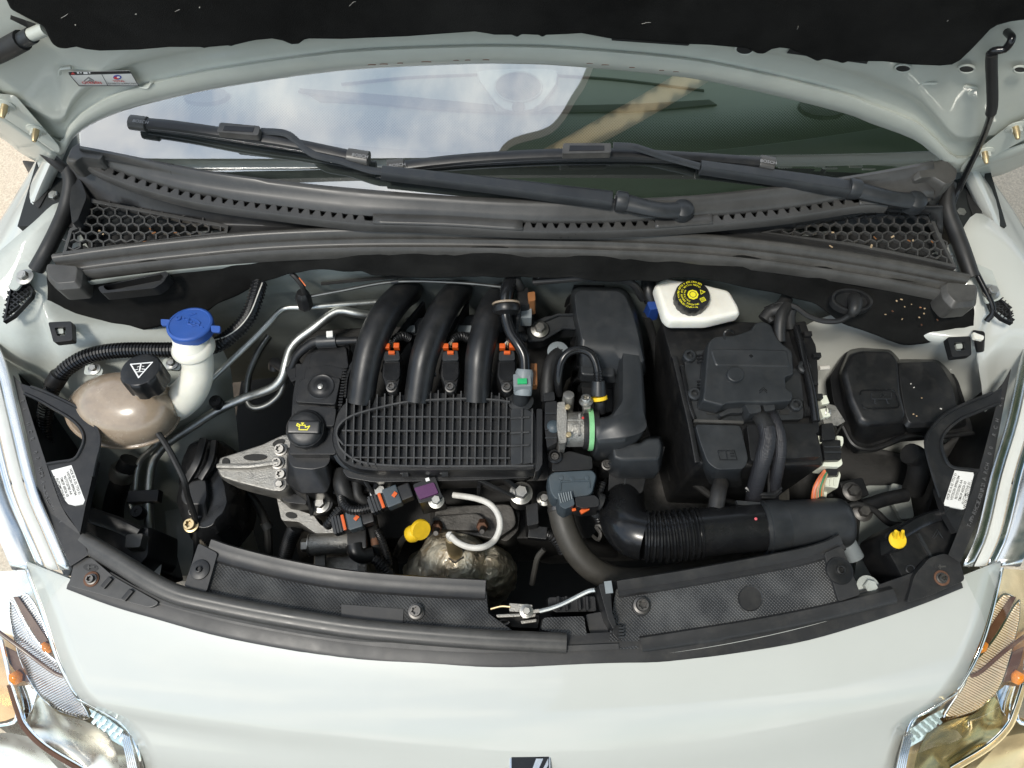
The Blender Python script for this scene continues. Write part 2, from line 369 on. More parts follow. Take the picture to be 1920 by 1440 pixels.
def _lens(t, b, N, L):
    t.nodes.remove(b); o = t.nodes['Material Output']
    tr = N('ShaderNodeBsdfTransparent'); tr.inputs[0].default_value = (0.97, 0.98, 0.97, 1)
    gl = N('ShaderNodeBsdfGlossy'); gl.inputs['Roughness'].default_value = 0.02
    lw = facing_fac(N, L, 0.06, 0.40, 4)
    mx = N('ShaderNodeMixShader'); L(lw.outputs[0], mx.inputs[0]); L(tr.outputs[0], mx.inputs[1]); L(gl.outputs[0], mx.inputs[2]); L(mx.outputs[0], o.inputs[0])
M['lens'] = node_mat('headlight_lens', _lens)
def _knurl(t, b, N, L):                # fine diamond texture moulded into the front covers
    g = N('ShaderNodeNewGeometry'); v = N('ShaderNodeTexVoronoi'); v.inputs['Scale'].default_value = 300; v.inputs['Randomness'].default_value = 0.0
    mp = N('ShaderNodeMapping'); mp.inputs['Rotation'].default_value = (0, 0, math.radians(45)); mp.inputs['Scale'].default_value = (1, 1, 0)
    L(g.outputs['Position'], mp.inputs[0]); L(mp.outputs[0], v.inputs['Vector'])
    bp = N('ShaderNodeBump'); bp.inputs['Strength'].default_value = 0.9; bp.inputs['Distance'].default_value = 0.0022; bp.invert = True
    L(v.outputs['Distance'], bp.inputs['Height']); L(bp.outputs[0], b.inputs['Normal'])
    n = N('ShaderNodeTexNoise'); n.inputs['Scale'].default_value = 22; n.inputs['Detail'].default_value = 7; L(g.outputs['Position'], n.inputs['Vector'])
    r = N('ShaderNodeValToRGB'); r.color_ramp.elements[0].position = 0.38; r.color_ramp.elements[0].color = (0.024, 0.024, 0.024, 1); r.color_ramp.elements[1].position = 0.75; r.color_ramp.elements[1].color = (0.085, 0.085, 0.082, 1)
    L(n.outputs['Fac'], r.inputs[0]); L(r.outputs[0], b.inputs['Base Color']); b.inputs['Roughness'].default_value = 0.42
M['knurl'] = node_mat('knurled_black_plastic', _knurl)
def _foil(t, b, N, L):                 # crinkled heat-stained foil
    g = N('ShaderNodeNewGeometry'); w = N('ShaderNodeTexNoise'); w.inputs['Scale'].default_value = 40; L(g.outputs['Position'], w.inputs['Vector'])
    mx = N('ShaderNodeMix'); mx.data_type = 'VECTOR'; mx.inputs[0].default_value = 0.03; L(g.outputs['Position'], mx.inputs[4]); L(w.outputs['Color'], mx.inputs[5])
    v = N('ShaderNodeTexVoronoi'); v.inputs['Scale'].default_value = 95; L(mx.outputs[1], v.inputs['Vector'])
    bp = N('ShaderNodeBump'); bp.inputs['Strength'].default_value = 0.8; bp.inputs['Distance'].default_value = 0.0035; L(v.outputs['Distance'], bp.inputs['Height']); L(bp.outputs[0], b.inputs['Normal'])
    n2 = N('ShaderNodeTexNoise'); n2.inputs['Scale'].default_value = 22; n2.inputs['Detail'].default_value = 4; L(g.outputs['Position'], n2.inputs['Vector'])
    r = N('ShaderNodeValToRGB'); r.color_ramp.elements[0].position = 0.34; r.color_ramp.elements[0].color = (0.36, 0.28, 0.18, 1); r.color_ramp.elements[1].position = 0.60; r.color_ramp.elements[1].color = (0.86, 0.80, 0.64, 1)
    L(n2.outputs['Fac'], r.inputs[0]); L(r.outputs[0], b.inputs['Base Color']); b.inputs['Metallic'].default_value = 0.45; b.inputs['Roughness'].default_value = 0.33
M['foil'] = node_mat('heat_shield_foil', _foil)
def _braid(t, b, N, L):
    g = N('ShaderNodeNewGeometry'); v = N('ShaderNodeTexVoronoi'); v.inputs['Scale'].default_value = 520; v.inputs['Randomness'].default_value = 0.0
    L(g.outputs['Position'], v.inputs['Vector'])
    bp = N('ShaderNodeBump'); bp.inputs['Strength'].default_value = 0.8; bp.inputs['Distance'].default_value = 0.001; bp.invert = True
    L(v.outputs['Distance'], bp.inputs['Height']); L(bp.outputs[0], b.inputs['Normal'])
    b.inputs['Base Color'].default_value = (0.018, 0.018, 0.021, 1); b.inputs['Roughness'].default_value = 0.4
M['braid'] = node_mat('braided_sleeve', _braid)
def _frit(t, b, N, L):                 # printed ceramic dots fading out up the glass (cell pattern is print, the fade is in the print)
    o = t.nodes['Material Output']; b.inputs['Base Color'].default_value = (0.004, 0.004, 0.004, 1); b.inputs['Roughness'].default_value = 0.4
    at = N('ShaderNodeAttribute'); at.attribute_name = 'fade'
    uv = N('ShaderNodeAttribute'); uv.attribute_name = 'frit'
    v = N('ShaderNodeTexVoronoi'); v.inputs['Scale'].default_value = 1; v.inputs['Randomness'].default_value = 0; v.voronoi_dimensions = '2D'
    mp = N('ShaderNodeMapping'); mp.inputs['Rotation'].default_value = (0, 0, math.radians(45)); L(uv.outputs['Vector'], mp.inputs[0])
    L(mp.outputs[0], v.inputs['Vector'])
    c = N('ShaderNodeMath'); c.operation = 'LESS_THAN'; L(v.outputs['Distance'], c.inputs[0]); L(at.outputs['Fac'], c.inputs[1])
    tr = N('ShaderNodeBsdfTransparent'); mx = N('ShaderNodeMixShader'); L(c.outputs[0], mx.inputs[0]); L(tr.outputs[0], mx.inputs[1]); L(b.outputs[0], mx.inputs[2]); L(mx.outputs[0], o.inputs[0])
M['frit'] = node_mat('ceramic_frit_dots', _frit)
def _pav(t, b, N, L):
    g = N('ShaderNodeNewGeometry'); oi = N('ShaderNodeObjectInfo')
    n = N('ShaderNodeTexNoise'); n.inputs['Scale'].default_value = 190; n.inputs['Detail'].default_value = 6; n.inputs['Roughness'].default_value = 0.75; L(g.outputs['Position'], n.inputs['Vector'])
    r = N('ShaderNodeValToRGB'); r.color_ramp.elements[0].position = 0.34; r.color_ramp.elements[0].color = (0.46, 0.37, 0.27, 1); r.color_ramp.elements[1].position = 0.66; r.color_ramp.elements[1].color = (0.76, 0.65, 0.50, 1)
    L(n.outputs['Fac'], r.inputs[0])
    mr = N('ShaderNodeMapRange'); mr.inputs[3].default_value = 0.88; mr.inputs[4].default_value = 1.1; L(oi.outputs['Random'], mr.inputs[0])
    mx = N('ShaderNodeMix'); mx.data_type = 'RGBA'; mx.blend_type = 'MULTIPLY'; mx.inputs[0].default_value = 1; L(r.outputs[0], mx.inputs[6]); L(mr.outputs[0], mx.inputs[7]); L(mx.outputs[2], b.inputs['Base Color']); b.inputs['Roughness'].default_value = 0.9
    bp = N('ShaderNodeBump'); bp.inputs['Strength'].default_value = 0.4; bp.inputs['Distance'].default_value = 0.002; L(n.outputs['Fac'], bp.inputs['Height']); L(bp.outputs[0], b.inputs['Normal'])
M['paver'] = node_mat('sandstone_paver', _pav)
def _ground(t, b, N, L):
    g = N('ShaderNodeNewGeometry'); n = N('ShaderNodeTexNoise'); n.inputs['Scale'].default_value = 60; n.inputs['Detail'].default_value = 6; L(g.outputs['Position'], n.inputs['Vector'])
    r = N('ShaderNodeValToRGB'); r.color_ramp.elements[0].color = (0.03, 0.025, 0.02, 1); r.color_ramp.elements[1].color = (0.10, 0.08, 0.06, 1); L(n.outputs['Fac'], r.inputs[0]); L(r.outputs[0], b.inputs['Base Color']); b.inputs['Roughness'].default_value = 0.95
M['ground'] = node_mat('sandy_joint_ground', _ground)
def _canopy(t, b, N, L):
    o = t.nodes['Material Output']; b.inputs['Base Color'].default_value = (0.16, 0.19, 0.155, 1); b.inputs['Roughness'].default_value = 0.7
    tl = N('ShaderNodeBsdfTranslucent'); tl.inputs[0].default_value = (0.17, 0.22, 0.16, 1)
    mx = N('ShaderNodeMixShader'); mx.inputs[0].default_value = 0.75; L(b.outputs[0], mx.inputs[1]); L(tl.outputs[0], mx.inputs[2]); L(mx.outputs[0], o.inputs[0])
M['canopy'] = node_mat('green_awning_cloth', _canopy)
M['canopy_p'] = node_mat('cream_awning_cloth', _canopy); _n = M['canopy_p'].node_tree.nodes
_n['Principled BSDF'].inputs['Base Color'].default_value = (.6, .54, .42, 1); _n['Translucent BSDF'].inputs[0].default_value = (.8, .72, .55, 1)

# ------------------------------------------------------------------ shared fasteners and lettering
def _hex(r=0.006, h=0.006, washer=1.7):
    bm = lathe((0, 0, 0), [(r*washer, 0), (r*washer, 0.0012), (r*1.25, 0.0018), (r*1.15, 0.0022)], n=20)
    b2 = lathe((0, 0, 0.002), [(r, 0), (r, h*0.85), (r*0.86, h)], n=6); b3 = lathe((0, 0, 0.002), [(r*0.55, h*0.9), (r*0.52, h*1.06)], n=14)
    return merge(bm, b2, b3)
HEX = mesh_of(_hex(), 'hex_bolt')
def _torx(r=0.006, h=0.008):
    n = 24; prof = []
    bm = bmesh.new(); a = Vector((0, 0, 0))
    star = lambda k: 0.62+0.12*math.cos(6*2*math.pi*k/n)
    L = [[Vector((R*math.cos(2*math.pi*k/n), R*math.sin(2*math.pi*k/n), z)) for k in range(n)] for R, z in ((r*1.35, 0), (r*1.35, 0.0015), (r, 0.002), (r, h*.93), (r*.93, h))]
    L += [[Vector((r*star(k)*math.cos(2*math.pi*k/n), r*star(k)*math.sin(2*math.pi*k/n), z)) for k in range(n)] for z in (h, h*0.45)]
    return fin(loft(L))
TORX = mesh_of(_torx(), 'torx_bolt')
_mcache = {}
def bolt(parent, at, r=0.006, m='zinc', axis=(0, 0, 1), kind=HEX, spin=0.3, name='bolt', label=None):
    k = (kind.name, m)
    if k not in _mcache:
        me = kind.copy(); me.materials.clear(); me.materials.append(M[m]); _mcache[k] = me
    return inst(name, _mcache[k], None, parent, at, axis, spin, r/0.006, label=label)
def text_bm(s, size, align='CENTER', bold=0.0, ext=0.0):
    c = bpy.data.curves.new('t', 'FONT'); c.body = s; c.size = size; c.align_x = align; c.align_y = 'CENTER'; c.offset = bold*size; c.extrude = ext; c.resolution_u = 3
    o = bpy.data.objects.new('t', c); COL.objects.link(o)
    dg = bpy.context.evaluated_depsgraph_get(); me = bpy.data.meshes.new_from_object(o.evaluated_get(dg))
    bm = bmesh.new(); bm.from_mesh(me); bpy.data.meshes.remove(me); bpy.data.objects.remove(o); bpy.data.curves.remove(c)
    return bm
def place(bm, at, xdir, n=(0, 0, 1)):  # lay flat lettering / marks: local x along xdir, local z along n
    n = Vector(n).normalized(); x = Vector(xdir); x = (x-n*x.dot(n)).normalized(); y = n.cross(x)
    Mx = Matrix((x, y, n)).transposed().to_4x4(); Mx.translation = V3(at)
    bmesh.ops.transform(bm, matrix=Mx, verts=bm.verts); return bm
def flat(polys, bars=()):              # flat print from polygons [(x,y)..] and bars ((x0,y0),(x1,y1),w)
    bm = bmesh.new()
    for pl in polys: bm.faces.new([bm.verts.new((x, y, 0)) for x, y in pl])
    for a, b, w in bars:
        a = Vector((*a, 0)); b = Vector((*b, 0)); d = (b-a).normalized(); s = Vector((-d.y, d.x, 0))*w/2; e = d*w/2
        bm.faces.new([bm.verts.new(v) for v in (a-s-e, b-s+e, b+s+e, a+s-e)])
    bmesh.ops.recalc_face_normals(bm, faces=bm.faces)
    for f in bm.faces:
        if f.normal.z < 0: f.normal_flip()
    return bm
# ================================================================== the setting
bm = bmesh.new()
for x0, x1, y0, y1 in ((-60, 60, -60, 60),):
    bm.faces.new([bm.verts.new(v) for v in ((x0, y0, -0.012), (x1, y0, -0.012), (x1, y1, -0.012), (x0, y1, -0.012))])
ground = obj('paved_ground', bm, M['ground'], kind='structure')
pv = bmesh.new(); bmesh.ops.create_cube(pv, size=1, matrix=Matrix.Diagonal((0.388, 0.388, 0.04, 1)))
bmesh.ops.bevel(pv, geom=[e for e in pv.edges], offset=0.006, segments=1, affect='EDGES')
pvm = mesh_of(pv, 'paver', 30); pvm.materials.append(M['paver'])
rz = 0.21
for sx in (-1, 1):
    for i in range(6):
        for j in range(7):
            u = (0.15+i*0.4); v = (-0.7+j*0.4)
            x = sx*(0.98+u)+0.0; y = 0.1+v-sx*u*math.tan(rz)*0
            a = -rz*sx
            cx = sx*1.9; cy = 0.9
            px_ = cx+(x-cx)*math.cos(a)-(y-cy)*math.sin(a); py_ = cy+(x-cx)*math.sin(a)+(y-cy)*math.cos(a)
            o = inst('paver', pvm, None, ground, Vector((px_, py_, -0.012+random.uniform(-.001, .001))))
            o.rotation_euler = (0, 0, a)

# ================================================================== car body: nose, wings, inner wings, firewall
body = thing('car_body', 'pale white car body shell surrounding the open engine bay', 'car', Vector((0, 0.0, 0.2)))
ROWS = [((52, 1060), (960, 1248), (1875, 1060), .862), ((83, 1140), (960, 1290), (1850, 1160), .853), ((113, 1233), (960, 1335), (1820, 1240), .836),
        ((150, 1307), (960, 1380), (1787, 1297), .812), ((225, 1350), (960, 1422), (1707, 1350), .785), ((263, 1410), (960, 1465), (1693, 1395), .752),
        ((275, 1465), (960, 1525), (1678, 1465), .70), ((290, 1580), (960, 1610), (1665, 1580), .60)]
def nose_rows(n=14):
    out = []
    for a, c, b, z in ROWS:
        r = []
        for k in range(n+1):
            u = k/n; w = 4*u*(1-u)
            x = a[0]*(1-u)+b[0]*u; y = a[1]*(1-u)+b[1]*u + (c[1]-(a[1]+b[1])/2)*w
            r.append((x, y, z+0.012*w-0.008))
        out.append(r)
    return out
nr = nose_rows()
lip = [[P(x, y, z)+Vector((0, 0.004, -0.012)) for x, y, z in nr[0]], [P(x, y-2.5, z-0.0015) for x, y, z in nr[0]]] + [[P(*q) for q in r] for r in nr]
nose = obj('front_panel', sheet(lip, 3, 4), M['paint'], body, solid=0.0015, sharp=60)
# badge at the lower edge
bz = P(994, 1450, 0.778); bn = Vector((0, -0.42, 0.90)).normalized()
w = 0.0285
bd = place(fin(loft([[Vector((x*w, y*w, z)) for x, y in ((-1, -1.1), (1, -1.1), (1, 1.0), (-1, 1.0))] for z in (0, .004)])), bz, (1, 0, 0), bn)
badge = obj('badge', bd, M['emblem'], body, bev=0.001)
obj('badge_field', place(fin(loft([[Vector((x*w*.9, y*w*.92, z)) for x, y in ((-1, -1.1), (1, -1.1), (1, 1.0), (-1, 1.0))] for z in (.004, .0046)])), bz, (1, 0, 0), bn), M['plastic_s'], badge)
obj('badge_stripe', place(fin(loft([[Vector((x*w, y*w, z)) for x, y in ((-.35, -.95), (-.15, -.95), (.62, .85), (.28, .85))] for z in (.0046, .006)])), bz, (1, 0, 0), bn), M['emblem'], badge)
obj('badge_stripe', place(fin(loft([[Vector((x*w, y*w, z)) for x, y in ((-.02, -.95), (.18, -.95), (.86, .55), (.86, .86))] for z in (.0046, .006)])), bz, (1, 0, 0), bn), M['emblem'], badge)

# outer wings (fenders): top surface with rolled inner flange
def wing(sgn):
    if sgn < 0:
        edge = [(-60, 560), (0, 437), (42, 366), (78, 305), (100, 262), (120, 225)]
        inn = [(-5, 590), (22, 520), (50, 420), (70, 362), (92, 312), (112, 262)]
    else:
        edge = [(1985, 560), (1930, 470), (1880, 385), (1836, 322), (1815, 285), (1795, 240)]
        inn = [(1935, 600), (1915, 565), (1884, 480), (1858, 400), (1828, 335), (1806, 285)]
    z = [.90, .93, .955, .98, 1.0, 1.02]
    r0 = [P(x, y, q)+Vector((0.0, 0, -.02)) for (x, y), q in zip(inn, z)]
    r1 = [P(x, y, q) for (x, y), q in zip(inn, z)]
    r3 = [P(x, y, q-.006) for (x, y), q in zip(edge, z)]
    r2 = [a.lerp(b, .5)+Vector((0, 0, .006)) for a, b in zip(r1, r3)]
    r4 = [v+Vector((sgn*.035, 0, -.05)) for v in r3]; r5 = [v+Vector((sgn*.05, 0, -.35)) for v in r3]
    return sheet([r0, r1, r2, r3, r4, r5], 3, 3)
obj('wing', wing(-1), M['paint'], body, solid=.0012, sharp=60, label='white front wing edge beside the coolant tank')
obj('wing', wing(1), M['paint'], body, solid=.0012, sharp=60, label='white front wing edge beside the fuse box')
# inner wings and chassis rails
lw = [[(-10, 480, .97), (60, 420, .985), (110, 380, .99), (140, 420, .97), (170, 470, .95)],
      [(-20, 560, .95), (45, 520, .955), (85, 510, .95), (120, 560, .92), (200, 560, .88)],
      [(-20, 600, .93), (30, 590, .935), (75, 575, .93), (115, 610, .915), (330, 610, .86)],
      [(-10, 640, .90), (40, 650, .90), (90, 640, .895), (150, 660, .88), (420, 660, .82)],
      [(0, 730, .82), (60, 730, .80), (110, 720, .82), (200, 760, .80), (440, 760, .74)],
      [(20, 830, .74), (80, 830, .70), (150, 840, .70), (260, 880, .68), (450, 860, .66)],
      [(60, 940, .68), (140, 950, .62), (230, 960, .60), (330, 980, .58), (460, 960, .55)],
      [(120, 1080, .66), (200, 1080, .58), (260, 1080, .56), (340, 1080, .55), (470, 1080, .52)]]
obj('inner_wing', sheet(lw, 4, 4), M['paint_in'], body, solid=.0015, sharp=60)
rw = [[(1935, 500, .965), (1880, 430, .98), (1830, 400, .985), (1790, 450, .97), (1740, 480, .95)],
      [(1945, 580, .95), (1900, 560, .95), (1850, 555, .945), (1810, 590, .925), (1700, 570, .88)],
      [(1940, 620, .93), (1895, 610, .93), (1850, 605, .92), (1800, 640, .915), (1560, 590, .86)],
      [(1935, 660, .90), (1880, 660, .89), (1835, 676, .88), (1790, 668, .85), (1480, 640, .76)],
      [(1920, 740, .83), (1870, 745, .81), (1842, 742, .82), (1822, 735, .76), (1470, 740, .68)],
      [(1900, 830, .76), (1862, 840, .74), (1842, 850, .74), (1828, 850, .66), (1480, 860, .60)],
      [(1870, 940, .68), (1790, 960, .62), (1730, 960, .62), (1640, 980, .58), (1480, 980, .54)],
      [(1830, 1090, .64), (1720, 1100, .58), (1640, 1100, .56), (1560, 1100, .55), (1460, 1100, .52)]]
obj('inner_wing', sheet(rw, 4, 4), M['paint'], body, solid=.0015, sharp=60)
obj('dark_wing_sheet', sheet([[(1812, 800, .742), (1740, 850, .70), (1640, 840, .69), (1490, 790, .68)], [(1800, 880, .70), (1740, 900, .67), (1640, 890, .66), (1480, 880, .64)], [(1770, 985, .665), (1720, 990, .64), (1640, 985, .63), (1480, 985, .62)], [(1750, 1100, .65), (1700, 1100, .62), (1640, 1100, .61), (1460, 1100, .60)]], 4, 4), M['dark'], body, solid=.002)  # added dark sheet that blackens the lower right inner wing
obj('pale_wing_patch', prism(rp([(1672, 905), (1705, 912), (1715, 970), (1690, 975), (1668, 930)], 6), .70, .01), M['paint_in'], body, bev=.002)
# firewall with pressed ribs
fw = []
for z, dy in ((.972, .205), (.962, .205), (.955, .212), (.93, .215), (.92, .208), (.88, .208), (.82, .212), (.70, .22), (.5, .23)):
    fw.append([Vector((x, dy-0.05*(x/.62)**2*(1 if abs(x) > .3 else .6), z)) for x in (-.64, -.5, -.35, -.2, 0, .2, .35, .5, .64)])
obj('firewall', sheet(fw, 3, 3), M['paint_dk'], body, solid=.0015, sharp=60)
obj('firewall_seam', tube([Vector((-.30, .19, .90)), Vector((-.20, .198, .905)), Vector((-.10, .203, .91))], .003, 6), M['dark'], body)
# bay floor: undertray and cross member far below
obj('undertray', box((0, -.02, .33), (1.25, .75, .02)), M['dark'], body)
obj('cross_member', sweep([Vector((-.66, -.30, .62)), Vector((-.3, -.36, .62)), Vector((0, -.375, .62)), Vector((.3, -.36, .62)), Vector((.66, -.30, .62))], [(-.02, -.2), (.02, -.2), (.02, .18), (-.02, .18)], 5), M['dark'], body, bev=.004)
# left chassis leg (vertical box seen below the engine mount)
obj('chassis_leg', lofts((rp([(285, 860), (440, 860), (500, 1090), (290, 1090)], 12), .50), (rp([(300, 870), (420, 880), (470, 1080), (320, 1080)], 10), .60)), M['paint_in'], body, bev=.006)
obj('chassis_leg', lofts((rp([(1600, 900), (1720, 900), (1700, 1110), (1580, 1110)], 12), .52), (rp([(1620, 910), (1700, 910), (1685, 1100), (1600, 1100)], 10), .66)), M['paint_in'], body, bev=.006)
# upper flanges with bolts beside the hinges
obj('wing_flange', prism(rp([(70, 345), (112, 340), (128, 400), (108, 430), (85, 470), (66, 500), (30, 545), (14, 540), (45, 470), (62, 400)], 8), .965, .004), M['paint_in'], body, bev=.001)
obj('wing_flange', prism(rp([(1795, 350), (1835, 360), (1852, 420), (1858, 500), (1880, 560), (1850, 570), (1826, 500), (1805, 430)], 8), .960, .004), M['paint_in'], body, bev=.001)
for x, y, z in ((105, 371, .966), (47, 520, .966), (1797, 403, .961), (1857, 548, .961)):
    bolt(body, (x, y, z), .0075, 'zinc' if x < 1000 else 'zinc')
# bonnet stop, latticed plastic vents at both wings
def lattice(poly, z, pitch, wpx, d=.006):
    xs = [p[0] for p in poly]; ys = [p[1] for p in poly]; bms = []
    def inside(x, y):
        c = False; j = len(poly)-1
        for i in range(len(poly)):
            (xi, yi), (xj, yj) = poly[i], poly[j]
            if (yi > y) != (yj > y) and x < (xj-xi)*(y-yi)/(yj-yi)+xi: c = not c
            j = i
        return c
    for s in (1, -1):
        k = -60
        while k < 60:
            c0 = k*pitch; pts = []
            for t in range(0, 400):
                x = min(xs)+t*0.5*((max(xs)-min(xs))/200+0.2); y = min(ys)+s*(x-min(xs))*0.75+c0
                if inside(x, y): pts.append((x, y))
            if len(pts) > 3: bms.append(polybar([(*pts[0], z-d), (*pts[-1], z-d)], U(wpx), d))
            k += 1
    return merge(*bms)
pl = [(20, 540), (52, 532), (60, 545), (57, 556), (25, 590), (8, 600)]
v = obj('wing_vent', lattice(pl, .955, 9.5, 2.2), M['plastic'], body)
obj('vent_rim', ringprism([(x+(x-38)*.08, y+(y-560)*.08) for x, y in pl], [(x-(x-38)*.06, y-(y-560)*.06) for x, y in pl], .957, .008), M['plastic'], v)
pl = [(1853, 560), (1876, 560), (1893, 580), (1898, 604), (1880, 596), (1862, 580)]
v = obj('wing_vent', lattice(pl, .955, 9.5, 2.2), M['plastic'], body)
obj('vent_rim', ringprism([(x+(x-1876)*.08, y+(y-580)*.08) for x, y in pl], [(x-(x-1876)*.06, y-(y-580)*.06) for x, y in pl], .957, .008), M['plastic'], v)
# dark foam wedges between wing and inner wing
obj('foam_wedge', lofts((rp([(40, 300), (82, 305), (100, 380), (70, 400), (56, 380), (62, 340)], 6), .90), (rp([(66, 318), (86, 306), (98, 322), (94, 352), (72, 392), (60, 378)], 6), .972)), M['rubber'], body, bev=.003)
obj('foam_wedge', lofts((rp([(1800, 330), (1835, 340), (1845, 400), (1830, 440), (1810, 400), (1795, 360)], 6), .90), (rp([(1808, 338), (1828, 342), (1842, 388), (1840, 415), (1833, 428), (1815, 380)], 6), .972)), M['rubber'], body, bev=.003)
for s, pts in ((0, [(56, 418), (100, 403), (104, 430), (96, 470), (60, 480), (38, 470)]), (1, [(1800, 430), (1832, 442), (1848, 470), (1856, 512), (1820, 505), (1800, 470)])):
    obj('wheel_arch_block', lofts((rp([(x, y+20) for x, y in pts], 6), .86), (rp(pts, 6), .945), (rp([(x+(12 if s else -4), y+14) for x, y in pts], 6), .955)), M['plastic'], body, bev=.003)

# ================================================================== bonnet
BH = P(100, 268, 1.10); BA = math.radians(84); BNN = Vector((0, -math.sin(BA), -math.cos(BA)))
def BN(x, y, off=0): return PP(x, y, BH+BNN*off, BNN)
bonnet = thing('bonnet', 'pale white raised bonnet seen from below with black insulation', 'bonnet', BH)
EDGE = [(-250, 60), (-100, 150), (0, 213), (60, 252), (113, 287), (133, 259), (167, 231), (233, 203), (333, 177), (433, 157), (640, 128), (840, 117), (960, 115), (1073, 120), (1280, 140), (1420, 167), (1580, 207), (1633, 227), (1713, 257), (1753, 287), (1793, 320), (1850, 305), (1920, 283), (2050, 220), (2200, 150)]
rows = []
for k, (dy, off) in enumerate(((3, -.008), (0, 0), (-7, .004), (-26, .003), (-31, -.003), (-62, -.004), (-72, .003), (-110, .002), (None, -.015), (None, -.02))):
    r = []
    for x, y in EDGE:
        if dy is None:
            yy = -120 if k == 8 else -420
        else:
            side = abs(x-960)/900
            s = 1 if side < .8 else max(.35, 1-(side-.8)*2.2)
            yy = y+dy*s*(1+.25*min(side, 1)) if dy < 0 else y+dy
        r.append(BN(x, yy, off))
    rows.append(r)
obj('inner_panel', sheet(rows, 3, 3), M['paint_bn'], bonnet, solid=-.001, sharp=60)
def plate(pts, off, th, f=BN, bm=None):
    a = [f(x, y, off) for x, y in pts]; b = [f(x, y, off+th) for x, y in pts]
    return fin(loft([a, b], bm=bm))
INS = [(10, -5), (20, 17), (50, 33), (83, 50), (90, 67), (98, 82), (110, 90), (124, 91), (143, 87), (160, 92), (187, 95), (260, 93), (317, 88), (375, 88), (383, 90), (392, 88), (427, 85), (433, 87), (440, 84), (465, 78), (480, 75), (510, 72), (530, 76), (547, 83), (560, 82), (570, 74), (580, 72), (640, 73), (763, 68), (830, 63), (890, 59), (910, 62), (927, 65), (960, 65), (970, 70), (977, 64), (1010, 65), (1017, 70), (1024, 65), (1060, 64), (1090, 62), (1143, 72), (1200, 76), (1280, 82), (1330, 84), (1400, 90), (1420, 100), (1432, 101), (1447, 92), (1462, 89), (1480, 91), (1510, 104), (1533, 115), (1545, 110), (1570, 115), (1580, 119), (1592, 114), (1657, 115), (1710, 121), (1763, 123), (1785, 121), (1800, 113), (1822, 92), (1840, 73), (1856, 55), (1870, 47), (1895, 40), (1920, 37), (2100, 20), (2200, -60), (2200, -300), (-150, -300), (-100, -60)]
obj('insulation_blanket', plate(INS, .006, .013), M['felt'], bonnet, bev=.005, seg=3)
# lint and threads caught in the felt
for k in range(9):
    x = random.uniform(120, 1800); y = random.uniform(5, 55); a = random.uniform(0, 6.3); l = random.choice((1.5, 2, 2.5, 12, 18))
    pts = [BN(x, y, .0195), BN(x+l*.5*math.cos(a)+1.2, y+l*.4*math.sin(a)-1.5, .0205), BN(x+l*math.cos(a), y+l*.6*math.sin(a), .0195)]
    obj('lint', tube(pts, .00014 if l > 6 else .0003, 4, 3), M['wire_w'], bonnet)
# sticker with its two emblems
stp = [(127, 134), (243, 132), (261, 162), (148, 162)]
stk = obj('sticker', plate(stp, .0052, .0004), M['white_tape'], bonnet)
obj('sticker_header', plate([(128, 135), (242, 133), (246, 138), (131, 141)], .0056, .0003), M['black_print'], stk)
obj('sticker_divider', plate([(190, 139), (191, 139), (203, 161), (202, 161)], .0056, .0003), M['black_print'], stk)
obj('sticker_border', merge(plate([(148, 160.4), (261, 160.4), (261, 161.6), (148, 161.6)], .0056, .0003), plate([(243, 133), (244, 133), (261, 161), (259.5, 161)], .0056, .0003), plate([(128, 138), (129.2, 138), (149, 161), (147.5, 161)], .0056, .0003)), M['black_print'], stk)
def chev(cx, cy, s):
    return [(cx-s, cy+s*.55), (cx, cy-s*.25), (cx+s*1.1, cy+s*.45), (cx+s*1.1, cy+s*.75), (cx, cy+s*.12), (cx-s, cy+s*.85)]
obj('sticker_emblem', merge(plate(chev(166, 146, 9), .0056, .0003), plate(chev(168, 151, 9), .0056, .0003)), M['grey_print'], stk)
bx_ = BN(200, 150, .006)-BN(190, 150, .006)
obj('sticker_wording', place(text_bm('CITRO\u00cbN', U(7), bold=.02), BN(172, 155.5, .006), bx_, BNN), M['red_print'], stk)
obj('sticker_wording', place(text_bm('TOTAL', U(5.5), bold=.02), BN(223, 152.3, .006), bx_, BNN), M['red_print'], stk)
obj('sticker_wording', place(text_bm('QUARTZ LUBRICANTS', U(4.6), bold=.02), BN(231, 157, .006), bx_, BNN), M['grey_print'], stk)
obj('sticker_roundel', merge(plate(ell(220, 145, 8, 4.4, 16), .0056, .0003), ), M['blue_print'], stk)
obj('sticker_roundel', plate(ell(218, 146.2, 5, 2.4, 14), .0059, .0003), M['red_print'], stk)
obj('sticker_roundel', plate(ell(222, 144.8, 3.2, 1.7, 14), .0062, .0003), M['white_print'], stk)
obj('sticker_pictogram', plate([(136, 134.8), (141.5, 139.6), (132.5, 139.8)], .0059, .0003), M['red_print'], stk)
obj('sticker_pictogram', merge(*[plate([(x, 135.2), (x+w_, 135.2), (x+w_+.6, h_), (x+.6, h_)], .0059, .0003) for x, w_, h_ in ((144, 4, 138), (150, 3, 137.5), (156, 8, 138.6), (166, 3, 137.8))]), M['white_print'], stk)
